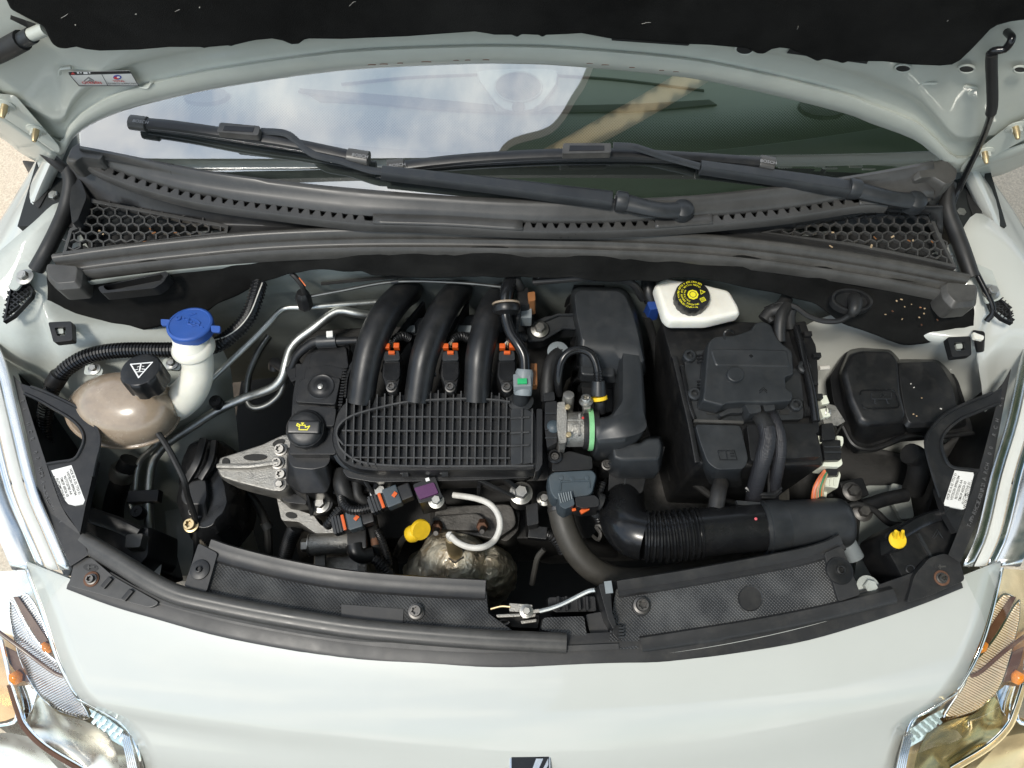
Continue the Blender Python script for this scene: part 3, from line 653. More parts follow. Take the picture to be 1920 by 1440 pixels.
# pressed location marks, holes, hinge arms
for pts in ([(112, 139), (114, 130), (133, 127)], [(284, 154), (277, 164), (262, 163)], [(1722, 165), (1732, 157), (1756, 156)], [(1808, 162), (1830, 166), (1816, 176)]):
    obj('pressed_mark', tube([BN(x, y, .004) for x, y in pts], .0018, 6, 4), M['paint_bn'], bonnet)
for x, y, rx, ry in ((1693, 128, 14, 6), (1812, 129, 14, 6), (1913, 130, 12, 5), (1396, 92, 16, 9)):
    obj('panel_hole', plate(ell(x, y, rx, ry, 20), .004, .002), M['black_print'], bonnet)
    obj('hole_rim', tube([BN(a, b, .0052) for a, b in ell(x, y, rx+1, ry+1, 20)]+[BN(x+rx+1, y, .0052)], .0014, 6, 1), M['paint_bn'], bonnet)
obj('panel_slot', plate([(20, 28), (66, 44), (78, 56), (58, 55), (19, 36)], .004, .003), M['black_print'], bonnet)
obj('panel_slot', plate([(1475, 100), (1480, 92), (1628, 114), (1625, 120)], .003, .004), M['black_print'], bonnet)
obj('panel_slot', plate([(1146, 70), (1147, 76), (1290, 86), (1298, 78)], .003, .004), M['black_print'], bonnet)
for x in [690, 712, 745, 790, 850, 872, 905, 1100, 1128, 1180, 1236, 1262]:
    y = at_edge = None
    for (xa, ya), (xb, yb) in zip(EDGE, EDGE[1:]):
        if xa <= x <= xb: y = ya+(yb-ya)*(x-xa)/(xb-xa)
    obj('edge_rust', tube([BN(x, y-4, .0042), BN(x+6, y-4.3, .0044), BN(x+random.uniform(9, 24), y-4, .0042)], .0007, 5, 2), M['rust'], bonnet)
# hinge arms with two bolts each
for sd_, arm, bl in ((0, [(-60, 140), (0, 176), (28, 178), (75, 232), (112, 275), (112, 288), (60, 256), (0, 215), (-60, 180)], ((9, 197), (68, 243))),
                   (1, [(1985, 190), (1920, 224), (1895, 232), (1840, 275), (1802, 312), (1800, 324), (1850, 300), (1920, 262), (1985, 226)], ((1904, 238), (1846, 285)))):
    h = obj('hinge_arm', plate(rp(arm, 8), .006, .004), M['paint_bn'], bonnet, bev=.001)
    for x, y in bl:
        b = bolt(h, BN(x, y, .010), .007, 'paint_bn', axis=BNN)
        obj('bolt_tip', lathe(BN(x, y, .012), [(.0042, 0), (.0042, .008), (.003, .016), (.0022, .018)], BNN, 10), M['brass'], h)
# folded outer flange of the bonnet below each hinge
obj('outer_flange', sheet([[BN(x, y, -.004) for x, y in ((-120, 150), (0, 214), (60, 254), (108, 288))], [BN(x, y, -.03) for x, y in ((-120, 172), (0, 240), (50, 275), (100, 305))], [BN(x, y, -.06) for x, y in ((-120, 200), (0, 255), (40, 285), (100, 318))]], 4, 3), M['paint_bn'], bonnet, solid=.002)
obj('outer_flange', sheet([[BN(x, y, -.004) for x, y in ((2050, 205), (1920, 278), (1860, 303), (1806, 322))], [BN(x, y, -.03) for x, y in ((2050, 230), (1920, 295), (1865, 318), (1815, 330))], [BN(x, y, -.06) for x, y in ((2050, 250), (1920, 310), (1870, 330), (1820, 338))]], 4, 3), M['paint_bn'], bonnet, solid=.002)
# black strut sleeve at the upper left corner of the bonnet
st_ = obj('hinge_strut', tube([BN(-60, 122, .012), BN(0, 97, .012), BN(42, 75, .012)], .011, 12, 4), M['rubber'], bonnet)
obj('strut_sleeve', tube([BN(38, 78, .012), BN(60, 66, .012)], .0085, 12, 1), M['plastic_g'], st_)
obj('strut_tip', tube([BN(58, 66, .012), BN(86, 54, .012)], .007, 10, 1), M['paint_bn'], st_)
# side hose/seal lines that run from the hinge down the left flank
sl_ = thing('bonnet_side_seal', 'black rubber seal running down beside the left bonnet hinge', 'seal', (110, 330, .95), 'bonnet side seals')
obj('seal_bead', tube([(-30, 185, 1.045), (20, 222, 1.05), (60, 262, 1.045), (100, 300, 1.03), (128, 322, 1.01)], .008, 10), M['rubber'], sl_)
obj('seal_bead', tube([(128, 318, 1.012), (133, 345, 1.005), (124, 390, .99), (108, 430, .985), (88, 470, .98), (68, 505, .965)], .011, 10), M['rubber'], sl_)
sr_ = thing('bonnet_side_seal', 'black rubber seal running down beside the right bonnet hinge', 'seal', (1790, 400, .95), 'bonnet side seals')
obj('seal_bead', tube([(1778, 345, 1.01), (1776, 390, 1.0), (1790, 430, .99), (1805, 470, .985), (1822, 520, .975)], .011, 10), M['rubber'], sr_)
# ---- prop rod
rod = thing('bonnet_stay', 'thin black bonnet stay rod propping the bonnet on the right', 'stay rod', (1870, 590, .93))
rpz = [BN(1888, 60, .0), BN(1897, 72, .016), BN(1884, 92, .02), BN(1860, 97, .018), BN(1859, 120, .02), BN(1861, 190, .03)]
low = [P(1858, 215, 1.20), P(1840, 265, 1.12), P(1805, 340, 1.03), P(1785, 395, .995), P(1800, 450, .985), P(1835, 520, .97), P(1862, 578, .955), P(1850, 602, .94)]
obj('rod', tube(rpz+low, .0042, 10, 5), M['plastic_s'], rod)
obj('grip_sleeve', tube([BN(1860, 100, .018), BN(1859, 120, .02), BN(1861, 190, .03), P(1858, 212, 1.205)], .0062, 12, 4), M['rubber'], rod)
cl = obj('clip_base', lofts((rp([(1822, 618), (1845, 620), (1846, 660), (1830, 662)], 5), .90), (rp([(1823, 618), (1847, 622), (1847, 640), (1826, 640)], 5), .935)), M['plastic'], rod, bev=.002)
obj('clip_jaw', prism(rp([(1824, 622), (1846, 630), (1844, 638), (1827, 634)], 3), .94, .006), M['milk'], cl, bev=.001)
# ================================================================== windscreen and dashboard
base = [(150, 275), (197, 284), (300, 305), (400, 324), (520, 340), (640, 353), (800, 366), (960, 375), (1120, 376), (1280, 370), (1430, 355), (1580, 334), (1710, 312), (1765, 300)]
def bz_(x): return 1.045+.02*((x-960)/800)**2
B0 = cat([P(x, y, bz_(x)) for x, y in base], 4)
def up(v, s, sink=0):
    k = (v.x/.7)
    d = Vector((0.10*k, .93, .355-.03*k*k)).normalized()
    return v+d*s+Vector((0, 0, .03*s*s*2-sink))
ws = thing('windscreen', 'curved windscreen glass reflecting clouds and a green canopy', 'windscreen', (960, 375, 1.045))
obj('glass', loft([[up(v, s) for v in B0] for s in (0, .05, .1, .15, .2, .26, .33, .42, .55, .7, .9)], False, False, False), M['glass'], ws, sharp=60)
bb = []
for s in (-.01, .02, .045, .066): bb.append([up(v, s, .004) for v in B0])
obj('black_border', loft(bb, False, False, False), M['black_print'], ws, solid=.0005)
# dotted print above it
bm = bmesh.new(); fl = bm.verts.layers.float.new('fade'); vl = bm.verts.layers.float_vector.new('frit')
S = [.0665+.0085*i for i in range(8)]; rowsv = []; dist = [0]
for a, b in zip(B0, B0[1:]): dist.append(dist[-1]+(b-a).length)
for s in S:
    r = []
    for v, dd in zip(B0, dist):
        q = bm.verts.new(up(v, s, .0042)); q[fl] = .64*max(0, 1-(s-.0665)/.060)**.7; q[vl] = (dd/.0030, s/.0030, 0); r.append(q)
    rowsv.append(r)
for a, b in zip(rowsv, rowsv[1:]):
    for i in range(len(a)-1): bm.faces.new((a[i], a[i+1], b[i+1], b[i]))
obj('dotted_border', bm, M['frit'], ws)
# dashboard below the glass
dash = thing('dashboard', 'grey dashboard top with round centre speaker behind the windscreen', 'dashboard', (972, 200, .95))
ZD = 1.005
obj('dash_top', sheet([[Vector((x, .20+.10*abs(x/.7)**2, ZD-.05)) for x in (-.72, -.4, 0, .4, .72)], [Vector((x, .33+.10*abs(x/.7)**2, ZD)) for x in (-.74, -.4, 0, .4, .74)],
                   [Vector((x, .47+.06*abs(x/.7)**2, ZD+.004)) for x in (-.76, -.4, 0, .4, .76)], [Vector((x, .62, ZD+.01)) for x in (-.78, -.4, 0, .4, .78)], [Vector((x, .95, ZD-.02)) for x in (-.8, -.4, 0, .4, .8)]], 4, 4), M['dash'], dash)
obj('dash_base', box((0, .7, .72), (1.5, .9, .5)), M['dash_d'], dash)
sp = obj('centre_speaker_surround', loftk((cat([(893, 142), (910, 130), (1035, 128), (1048, 148), (1040, 168), (1003, 208), (942, 208), (905, 165)], 3, True), ZD), (cat([(898, 143), (913, 133), (1032, 131), (1043, 148), (1036, 166), (1000, 204), (945, 204), (909, 164)], 3, True), ZD+.016)), M['dash_c'], dash, bev=.003)
obj('speaker_grille', lofts((ell(972, 163, 44, 28, 36), ZD+.012), (ell(972, 163, 43, 27, 36), ZD+.018), (ell(972, 162, 20, 12, 36), ZD+.022)), M['knurl'], sp)
obj('speaker_ring', tube([(x, y, ZD+.018) for x, y in ell(972, 163, 44, 28, 36)]+[(1016, 163, ZD+.018)], .0015, 6, 1), M['dash'], sp)
obj('light_sensor', lathe(P(972, 203, ZD+.016), [(.010, 0), (.010, .004), (.006, .007), (.0055, .005)], n=20), M['dash_d'], dash)
for pts in ([(560, 165), (760, 180), (925, 196), (930, 208), (760, 198), (600, 190)], [(1010, 208), (1030, 198), (1200, 194), (1330, 186), (1345, 196), (1200, 206)]):
    obj('defrost_slot', prism(pts, ZD+.0065, .004), M['dash_d'], dash, bev=.001)
for pts in ([(640, 158), (760, 146), (895, 140)], [(1045, 142), (1160, 150), (1320, 170)], [(560, 172), (760, 200), (940, 212), (1010, 211), (1200, 208), (1340, 196)]):
    obj('dash_seam', tube([(x, y, ZD+.008) for x, y in pts], .0022, 6), M['dash_d'], dash)
obj('side_speaker', lofts((ell(1545, 197, 48, 22, 28, .05), ZD), (ell(1545, 197, 46, 20, 28, .05), ZD+.012), (ell(1545, 196, 25, 10, 28, .05), ZD+.014)), M['knurl'], dash)
obj('side_speaker', lofts((ell(385, 178, 44, 16, 28, -.05), ZD), (ell(385, 178, 42, 14, 28, -.05), ZD+.012)), M['knurl'], dash)

# ================================================================== cowl panel below the screen
cowl = thing('scuttle_panel', 'grey plastic scuttle panel with toothed ridge and honeycomb vents', 'scuttle', (960, 420, .98))
ridge = [(147, 300), (180, 318), (233, 341), (333, 371), (433, 389), (533, 402), (640, 415), (700, 420), (840, 424), (977, 432), (1100, 433), (1227, 428), (1333, 420), (1440, 410), (1530, 398), (1607, 385), (1663, 384)]
def rz_(x): return 1.030+.012*((x-960)/800)**2
rid = cat(ridge, 4); bas = cat(base, 6)
def at_x(pl, x):
    for a, b in zip(pl, pl[1:]):
        if a[0] <= x <= b[0]: t = (x-a[0])/(b[0]-a[0]+1e-9); return a[1]*(1-t)+b[1]*t
    return pl[-1][1] if x > pl[-1][0] else pl[0][1]
xs = [150+i*32 for i in range(51)]
def row(f): return [f(x) for x in xs]
up_rows = [row(lambda x: P(x, at_x(bas, x)-2, bz_(x)-.006)), row(lambda x: P(x, at_x(bas, x)+3, bz_(x)+.001)), row(lambda x: P(x, (at_x(bas, x)*.55+(at_x(rid, x)-16)*.45), rz_(x)+.010)), row(lambda x: P(x, at_x(rid, x)-17, rz_(x)-.001)), row(lambda x: P(x, at_x(rid, x)-15, rz_(x)-.02))]
obj('upper_strip', sheet(up_rows, 1, 3), M['trim'], cowl, solid=.002, sharp=50)
# the ridge: a raised bar with a slot behind it, bridged by teeth
ri = [(x, y) for x, y in rid if 150 <= x <= 1665]
obj('ridge_bar', sweep([(x, y, rz_(x)-.004) for x, y in ri[::3]], [(-.0045, -.012), (.0055, -.012), (.006, .0), (.003, .004), (-.0025, .004), (-.0045, .001)], 3), M['trim'], cowl, sharp=50)
obj('slot_floor', sweep([(x, y-9, rz_(x)-.024) for x, y in ri[::3]], [(-.014, 0), (.014, 0), (.014, .003), (-.014, .003)], 3), M['black_print'], cowl)
def tooth_bm(a, h):
    t = [(-a, 0), (a, 0), (a*.42, h), (-a*.42, h)]
    return fin(loft([[Vector((x, y, z)) for x, y in t] for z in (-.010, .0)]))
tmesh = tooth_bm(.0082, .0125); bmesh.ops.bevel(tmesh, geom=list(tmesh.edges), offset=.0008, segments=1, affect='EDGES'); tme = mesh_of(tmesh, 'tooth', 30); tme.materials.append(M['trim'])
def teeth(x0, x1, pitch):
    x = x0
    while x <= x1:
        y = at_x(rid, x); p = P(x, y, rz_(x)); q = P(x+6, at_x(rid, x+6), rz_(x+6)); d = (q-p)
        o = inst('ridge_tooth', tme, None, cowl, p+Vector((0, .002, 0)))
        o.rotation_euler = (0, -math.atan2(d.z, d.xy.length), math.atan2(d.y, d.x))
        x += pitch
teeth(180, 690, 20.6); teeth(990, 1225, 21.2); teeth(1345, 1605, 20.8)
fills = [(700, 980), (1228, 1335), (1610, 1664)]
for a, b in fills:
    xx = [a+(b-a)*i/8 for i in range(9)]
    obj('ridge_web', sheet([[P(x, at_x(rid, x)-18, rz_(x)-.003) for x in xx], [P(x, at_x(rid, x)-9, rz_(x)) for x in xx], [P(x, at_x(rid, x)+1, rz_(x)-.001) for x in xx]], 2, 2), M['trim'], cowl, solid=.004)
# lower scuttle: falls from the ridge to the seal
sealp = [(100, 492), (200, 478), (330, 463), (480, 449), (640, 442), (800, 441), (960, 443), (1120, 446), (1280, 452), (1400, 462), (1540, 480), (1680, 503), (1815, 530)]
sea = cat(sealp, 4)
def sz_(x): return 1.012-.016*((x-960)/850)**2
xs2 = [128+i*33 for i in range(51)]
lo_rows = [[P(x, at_x(rid, x)+2, rz_(x)-.008) for x in xs2], [P(x, at_x(rid, x)+6, rz_(x)-.020) for x in xs2], [P(x, at_x(rid, x)*.5+at_x(sea, x)*.5, sz_(x)-.016) for x in xs2], [P(x, at_x(sea, x)-10, sz_(x)-.008) for x in xs2]]
HEXL = [(165, 375), (425, 424), (423, 436), (120, 474), (133, 430), (147, 424)]
HEXR = [(1433, 435), (1657, 390), (1743, 397), (1760, 440), (1790, 498), (1713, 481), (1600, 458)]
def inpoly(poly, x, y):
    c = False; j = len(poly)-1
    for i in range(len(poly)):
        (xi, yi), (xj, yj) = poly[i], poly[j]
        if (yi > y) != (yj > y) and x < (xj-xi)*(y-yi)/(yj-yi)+xi: c = not c
        j = i
    return c
bm = bmesh.new()
fine = [cat([Vector(r[i]) for r in lo_rows], 5) for i in range(len(xs2))]
xs3 = []
cols = []
for i in range(len(xs2)-1):
    for k in range(3): cols.append([a.lerp(b, k/3) for a, b in zip(fine[i], fine[i+1])])
def topx(v):                          # picture place of a point, to cut the vent openings
    d = v-CAM; s = d.dot(_fw); return 960+F*d.dot(_rt)/s, 720-F*d.dot(_up)/s
vsx = [[bm.verts.new(v) for v in c] for c in cols]
for a, b in zip(vsx, vsx[1:]):
    for i in range(len(a)-1):
        m_ = (a[i].co+a[i+1].co+b[i].co+b[i+1].co)/4; x, y = topx(m_)
        if inpoly(HEXL, x, y) or inpoly(HEXR, x, y): continue
        bm.faces.new((a[i], b[i], b[i+1], a[i+1]))
obj('lower_strip', bm, M['trim_d'], cowl, solid=.002, sharp=50)
def honeycomb(poly, zf, a, squash, wpx):
    cx = sum(p[0] for p in poly)/len(poly); seen = {}; 
    W = a*math.sqrt(3); H = 1.5*a*squash
    for j in range(-30, 60):
        for i in range(-40, 60):
            x = poly[0][0]+i*W+(j % 2)*W/2; y = 372+j*H
            if not inpoly(poly, x, y): continue
            vv = [(x+a*math.cos(math.radians(60*k+30)), y+a*squash*math.sin(math.radians(60*k+30))) for k in range(6)]
            for k in range(6):
                p, q = vv[k], vv[(k+1) % 6]
                key = tuple(sorted(((round(p[0]), round(p[1])), (round(q[0]), round(q[1])))))
                mid = ((p[0]+q[0])/2, (p[1]+q[1])/2)
                if inpoly(poly, *mid): seen[key] = (p, q)
    bms = [polybar([(*p, zf(p[0])-.006), (*q, zf(q[0])-.006)], U(wpx), .006) for p, q in seen.values()]
    return merge(*bms)
def grille(poly, z0, label):
    zf = lambda x: z0
    g = obj('honeycomb_grille', honeycomb(poly, zf, 12.6, .80, 2.6), M['trim'], cowl, label=label)
    n = len(poly); cx = sum(p[0] for p in poly)/n; cy = sum(p[1] for p in poly)/n
    def off(d): 
        out = []
        for i in range(n):
            a = Vector(poly[i-1]); b = Vector(poly[i]); c = Vector(poly[(i+1) % n])
            n1 = (b-a).normalized(); n2 = (c-b).normalized(); m_ = Vector((-(n1.y+n2.y), n1.x+n2.x)).normalized()
            k = d/max(.5, m_.dot(Vector((-n1.y, n1.x)))); out.append(tuple(b-m_*k))
        return out
    sgn = 1
    if off(1)[0][1] > poly[0][1] and True: pass
    o1 = off(3); o2 = off(-3)
    obj('grille_rim', ringprism(o1, o2, z0+.0015, .010), M['trim'], g, bev=.0008)
    obj('grille_well', prism(poly, z0-.045, .004), M['black_print'], g)
    return g
gl_ = grille(HEXL, .998, 'left honeycomb air vent'); gr_ = grille(HEXR, .998, 'right honeycomb air vent')
for k in range(14):
    L_ = k < 6; x = random.uniform(170, 330) if L_ else random.uniform(1540, 1750); y = random.uniform(420, 455) if L_ else random.uniform(410, 465)
    obj('leaf_crumb', box(P(x, y, .999), (random.uniform(.002, .007), random.uniform(.001, .003), .001), (.3, .2, random.uniform(0, 3))), M[random.choice(('wire_n', 'brown'))], gl_ if L_ else gr_)
# end caps of the scuttle
for s, pts, up_ in ((0, [(128, 275), (150, 262), (192, 272), (196, 285), (188, 300), (150, 295), (135, 305), (118, 300)], 1.062), (1, [(1713, 310), (1722, 303), (1770, 297), (1795, 318), (1792, 338), (1772, 348), (1745, 332), (1718, 335)], 1.062)):
    cp = obj('corner_cap', lofts((rp(pts, 5), up_-.035), (rp(pts, 5), up_-.006), (rp([(x*.9+.1*pts[3][0], y*.9+.1*pts[3][1]) for x, y in pts], 5), up_)), M['rubber_g'], cowl, bev=.002)
obj('corner_cap', lofts((rp([(1705, 340), (1758, 332), (1772, 345), (1768, 372), (1752, 385), (1745, 400), (1712, 372)], 6), 1.0), (rp([(1708, 341), (1756, 334), (1768, 346), (1763, 362), (1748, 366), (1742, 380), (1714, 368)], 6), 1.035)), M['trim'], cowl, bev=.003)
obj('corner_block', lofts((rp([(132, 330), (150, 330), (172, 372), (152, 420), (133, 428), (128, 380)], 6), .97), (rp([(135, 335), (150, 334), (163, 368), (146, 412), (135, 420), (130, 380)], 6), 1.01)), M['plastic'], cowl, bev=.003)
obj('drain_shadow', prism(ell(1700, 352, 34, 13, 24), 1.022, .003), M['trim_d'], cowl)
# ---- rubber seal along the firewall top
seal = thing('bonnet_seal', 'long grooved grey rubber seal along the top of the firewall', 'seal', (960, 445, .97))
obj('seal_strip', sweep([(x, y, sz_(x)-.004) for x, y in sealp], [(-.013, -.020), (.020, -.030), (.020, -.012), (.015, -.008), (.012, -.011), (.007, -.010), (.004, -.004), (.0, -.006), (-.003, .003), (-.008, .006), (-.013, .003), (-.015, -.008)], 5), M['rubber_g'], seal, sharp=70)
for x, y, s in ((118, 510, -1), (1805, 545, 1)):
    pts = [(x-38, y-16), (x+34, y-10), (x+30, y+26), (x-16, y+30), (x-34, y+10)]
    obj('seal_end', lofts((rp(pts, 7), .955), (rp(pts, 7), .985), (rp([(px_*.8+x*.2, py_*.8+y*.2-3) for px_, py_ in pts], 6), .992)), M['rubber_g'], seal, bev=.003)
# ---- felt insulation on the firewall
felt = thing('firewall_insulation', 'black felt insulation hanging below the firewall seal', 'insulation', (960, 480, .9))
top = [(92, 512), (200, 500), (330, 488), (480, 472), (640, 468), (800, 469), (960, 471), (1120, 474), (1280, 480), (1400, 486), (1540, 504), (1680, 526), (1815, 552)]
bot = [(92, 590), (120, 607), (140, 606), (160, 612), (185, 622), (225, 620), (270, 612), (312, 603), (355, 590), (390, 577), (412, 562), (445, 546), (480, 530), (515, 516), (550, 506), (615, 500), (682, 501), (690, 509), (750, 512), (815, 513), (920, 513), (1060, 516), (1150, 520), (1240, 521), (1262, 512), (1307, 513), (1360, 520), (1412, 533), (1470, 544), (1537, 568), (1580, 598), (1620, 614), (1652, 628), (1690, 641), (1740, 636), (1772, 623), (1800, 634), (1825, 632)]
tp = cat(top, 6); bt = bot
xx = [92+i*17.3 for i in range(101)]
rows = []
for k, t in enumerate((0, .12, .35, .6, .85, 1.0)):
    r = []
    for x in xx:
        yt = at_x(tp, min(x, 1814))-9; yb = at_x(bt, min(x, 1824)); y = yt*(1-t)+yb*t
        nz = noise.noise(Vector((x*.012, y*.02, 3)))*.006+noise.noise(Vector((x*.04, y*.05, 9)))*.002
        r.append(P(x, y, .992-.016*((x-960)/850)**2-(.0012*(yb-yt))*t*.72+nz*(1 if 0 < t < 1 else .3)))
    rows.append(r)
obj('felt_sheet', sheet(rows, 2, 3), M['felt'], felt, solid=.010, sharp=70)
# recessed grip at the left of the felt
hd = [(183, 538), (312, 508), (316, 514), (305, 530), (290, 540), (190, 550)]
h = obj('recessed_grip', ringprism(rp(hd, 5), rp([(x*.86+.14*250, y*.72+.28*529) for x, y in hd], 5), .985, .02), M['plastic'], felt, bev=.0015)
obj('grip_floor', prism(rp(hd, 5), .970, .003), M['plastic_g'], h)
# oval grommet with a cable on the right
gr = obj('oval_grommet', lofts((ell(1595, 566, 41, 23, 32, .15), .958), (ell(1595, 565, 39, 21, 32, .15), .968), (ell(1595, 565, 34, 17, 32, .15), .968), (ell(1596, 564, 30, 14, 32, .15), .962)), M['plastic'], felt, bev=.0015)
obj('grommet_neck', tube([(1601, 562, .958), (1604, 566, .975), (1602, 580, .978), (1596, 590, .97)], [.011, .010, .0085, .006], 14, 4), M['rubber'], gr)
# clip brackets where the felt meets the inner wings
for x, y in ((112, 620), (1798, 648)):
    c = obj('felt_clip', ringprism(rp([(x-22, y-16), (x+22, y-18), (x+24, y+18), (x-12, y+22)], 4), rp([(x-10, y-6), (x+11, y-7), (x+12, y+8), (x-5, y+10)], 3), .93, .012), M['plastic'], felt, bev=.0012)
    obj('clip_tab', prism(rp([(x-6, y-3), (x+6, y-4), (x+7, y+5), (x-4, y+6)], 2), .925, .006), M['paint_in'], c)
for k in range(15):
    x = random.gauss(1712, 30); y = random.gauss(585, 24)
    if 1630 < x < 1790 and 555 < y < 625:
        obj('leaf_crumb', box(P(x, y, .9855-.0008*(y-545)), (random.uniform(.0008, .0035), random.uniform(.0008, .002), .0012), (random.uniform(-.5, .5), .4, random.uniform(0, 3))), M[random.choice(('wire_n', 'brown', 'rust'))], felt)
cable = thing('bonnet_release_cable', 'black cable drooping from the oval grommet on the firewall', 'cable', (1560, 600, .93))
obj('cable_sheath', tube([(1598, 588, .968), (1575, 601, .95), (1545, 602, .935), (1515, 592, .925), (1490, 575, .92), (1462, 570, .915), (1435, 580, .90)], .004, 8), M['rubber'], cable)

# ================================================================== wipers
def wiper(name, label, cap, arm, elbow, hook, blade, conn, ends, zz):
    w = thing(name, label, 'wiper', (*cap, zz), 'windscreen wipers')
    cz = zz
    obj('pivot_cap', lathe(P(*cap, cz), [(.015, -.012), (.016, .0), (.0145, .006), (.008, .010), (.001, .011)], n=24), M['plastic_g'], w)
    a0, a1, a2, a3 = arm
    def arm_loft(p, q, wp, wq, zp, zq, hp=.014):
        loops = []
        for (x, y), wd_, z in ((p, wp, zp), (((p[0]+q[0])/2, (p[1]+q[1])/2-1), (wp+wq)/2, (zp+zq)/2), (q, wq, zq)):
            c = P(x, y, z); u = (P(*q, zq)-P(*p, zp)).normalized(); s = u.cross(Vector((0, 0, 1))).normalized(); n_ = s.cross(u)
            k = U(wd_)/2
            loops.append([c+s*k-n_*hp*.5, c+s*k+n_*hp*.15, c+s*k*.55+n_*hp*.5, c-s*k*.7+n_*hp*.55, c-s*k+n_*hp*.1, c-s*k-n_*hp*.5])
        return fin(loft(loops))
    obj('arm_root', tube([(*cap, cz), (*elbow[0], cz+.006), (*elbow[1], cz+.008)], [.013, .012, .0135], 12, 6, flat=(1, .75)), M['plastic_g'], w)
    obj('knuckle', lathe(P(*elbow[1], cz+.009), [(.0135, -.008), (.0145, -.006), (.0145, .006), (.0135, .008)], P(*a1, cz+.03)-P(*elbow[1], cz+.009), 18), M['plastic_g'], w)
    obj('arm_spine', arm_loft(a0, a1, 34, 24, cz+.010, cz+.032), M['plastic_g'], w, bev=.002)
    obj('arm_rod', tube([(*a1, cz+.034)]+[(x, y, cz+z) for x, y, z in hook], .0048, 8, 5, flat=(1.2, .7)), M['plastic_g'], w)
    bl = obj('blade', tube([(x, y, cz+z) for x, y, z in blade], .0088, 10, 6, flat=(1, .7)), M['plastic'], w)
    obj('blade_rubber', tube([P(x, y+9, cz+z-.010) for x, y, z in blade], .0035, 6, 6), M['rubber'], bl)
    for i, (p, q) in enumerate(ends):
        e = obj('end_cap', tube([(*p, cz+blade[0 if i == 0 else -1][2]), (*q, cz+blade[0 if i == 0 else -1][2])], .0115, 12, 1, flat=(1, .8)), M['rubber_g'], w, bev=.0015)
        m_ = ((p[0]+q[0])/2, (p[1]+q[1])/2); zc = cz+blade[0 if i == 0 else -1][2]+.012
        obj('end_cap_wording', place(text_bm('BOSCH', U(9), bold=.01), P(m_[0]+3, m_[1]-3, zc), P(*q, zc)-P(*p, zc) if q[0] > p[0] else P(*p, zc)-P(*q, zc)), M['grey_print'], e)
    cp_, cz2 = conn
    k = obj('connector', lofts((rp([(x, y+2) for x, y in cp_], 4), cz+cz2-.009), (rp(cp_, 4), cz+cz2-.003), (rp(cp_, 4), cz+cz2)), M['ltgrey'] if False else M['rubber_g'], w, bev=.0018)
    cxm = sum(p[0] for p in cp_)/len(cp_); cym = sum(p[1] for p in cp_)/len(cp_)
    obj('connector_slot', prism([(x*.72+cxm*.28, y*.5+cym*.5) for x, y in cp_], cz+cz2+.0006, .002), M['plastic_s'], k)
    return w
wiper('wiper', 'left wiper with long blade reaching toward the left corner', (1280, 394), ((1148, 374), (716, 322), None, None), ((1235, 394), (1165, 378)),
      [(690, 318, .036), (640, 302, .04), (590, 290, .045), (560, 268, .05), (535, 250, .055), (490, 246, .055)],
      [(268, 231, .047), (330, 237, .05), (420, 250, .052), (500, 262, .05), (560, 272, .046), (660, 293, .038)],
      ([(412, 229), (488, 236), (484, 254), (406, 247)], .066), (((245, 229), (276, 233)), ((652, 292), (692, 298))), 1.045)
wiper('wiper', 'right wiper resting low across the windscreen centre', (1716, 378), ((1592, 352), (1312, 312), None, None), ((1670, 372), (1600, 354)),
      [(1290, 306, .036), (1240, 292, .042), (1210, 282, .048), (1185, 275, .052), (1150, 273, .052)],
      [(752, 312, .022), (860, 300, .030), (960, 293, .034), (1060, 289, .036), (1160, 289, .036), (1300, 296, .032), (1445, 306, .026)],
      ([(1056, 268), (1146, 268), (1146, 286), (1054, 288)], .056), (((726, 314), (758, 311)), ((1424, 304), (1452, 309))), 1.042)
# ================================================================== left of the bay
# ---- coolant expansion tank
tank = thing('coolant_tank', 'round tan translucent coolant tank with black screw cap', 'coolant tank', (230, 800, .76))
obj('lower_shell', loftk((ell(232, 775, 70, 42, 40), .765), (ell(231, 776, 96, 60, 40), .80), (ell(230, 774, 104, 65, 40), .842)), M['tan'], tank)
obj('seam_flange', loftk((ell(230, 774, 109, 69, 40), .842), (ell(230, 773, 110, 70, 40), .845), (ell(230, 773, 110, 70, 40), .850), (ell(230, 772, 107, 68, 40), .853)), M['tan'], tank, bev=.0008)
obj('upper_shell', loftk((ell(230, 772, 105, 66, 40), .852), (ell(229, 766, 102, 66, 40), .868), (ell(228, 759, 95, 62, 40), .884), (ell(226, 752, 82, 54, 40), .898), (ell(225, 746, 62, 41, 40), .908), (ell(224, 742, 36, 24, 40), .9135), (ell(224, 741, 10, 7, 40), .915)), M['tan'], tank, sharp=60)
for x, y, r, z in ((179, 724, 13, .9015), (179, 724, 7, .9025), (231, 732, 10, .9125)):
    obj('moulding_ring', tube([(a, b, z) for a, b in ell(x, y, r, r*.82, 18)]+[(x+r, y, z)], .0011, 5, 1), M['tan'], tank)
obj('weld_seam', tube([(232, 707, .897), (214, 722, .9125), (196, 745, .9095), (176, 772, .893), (160, 800, .868)], .0008, 5), M['tan'], tank)
for k in range(9): obj('level_mark', box(P(196+k*11, 812+3*math.sin(k*.39), .8725-.0005*k), (.0045, .0012, .001), (0, 0, -.1+k*.04)), M['tan'], tank)
obj('filler_neck', lathe(P(279, 732, .895), [(.028, -.03), (.025, 0), (.022, .02)], (0, .28, .96), 28), M['tan'], tank)
for x, y in ((172, 690), (318, 680)):
    lg = obj('mounting_lug', prism(rp([(x-16, y+12), (x-12, y-8), (x+10, y-10), (x+22, y+4), (x+18, y+14)], 5), .878, .006), M['paint_in'], tank, bev=.0015)
    bolt(lg, (x+5, y+2, .879), .0055, 'zinc')
cap_ax = Vector((-.02, .20, .97)).normalized()
cc = P(279, 714, .930)
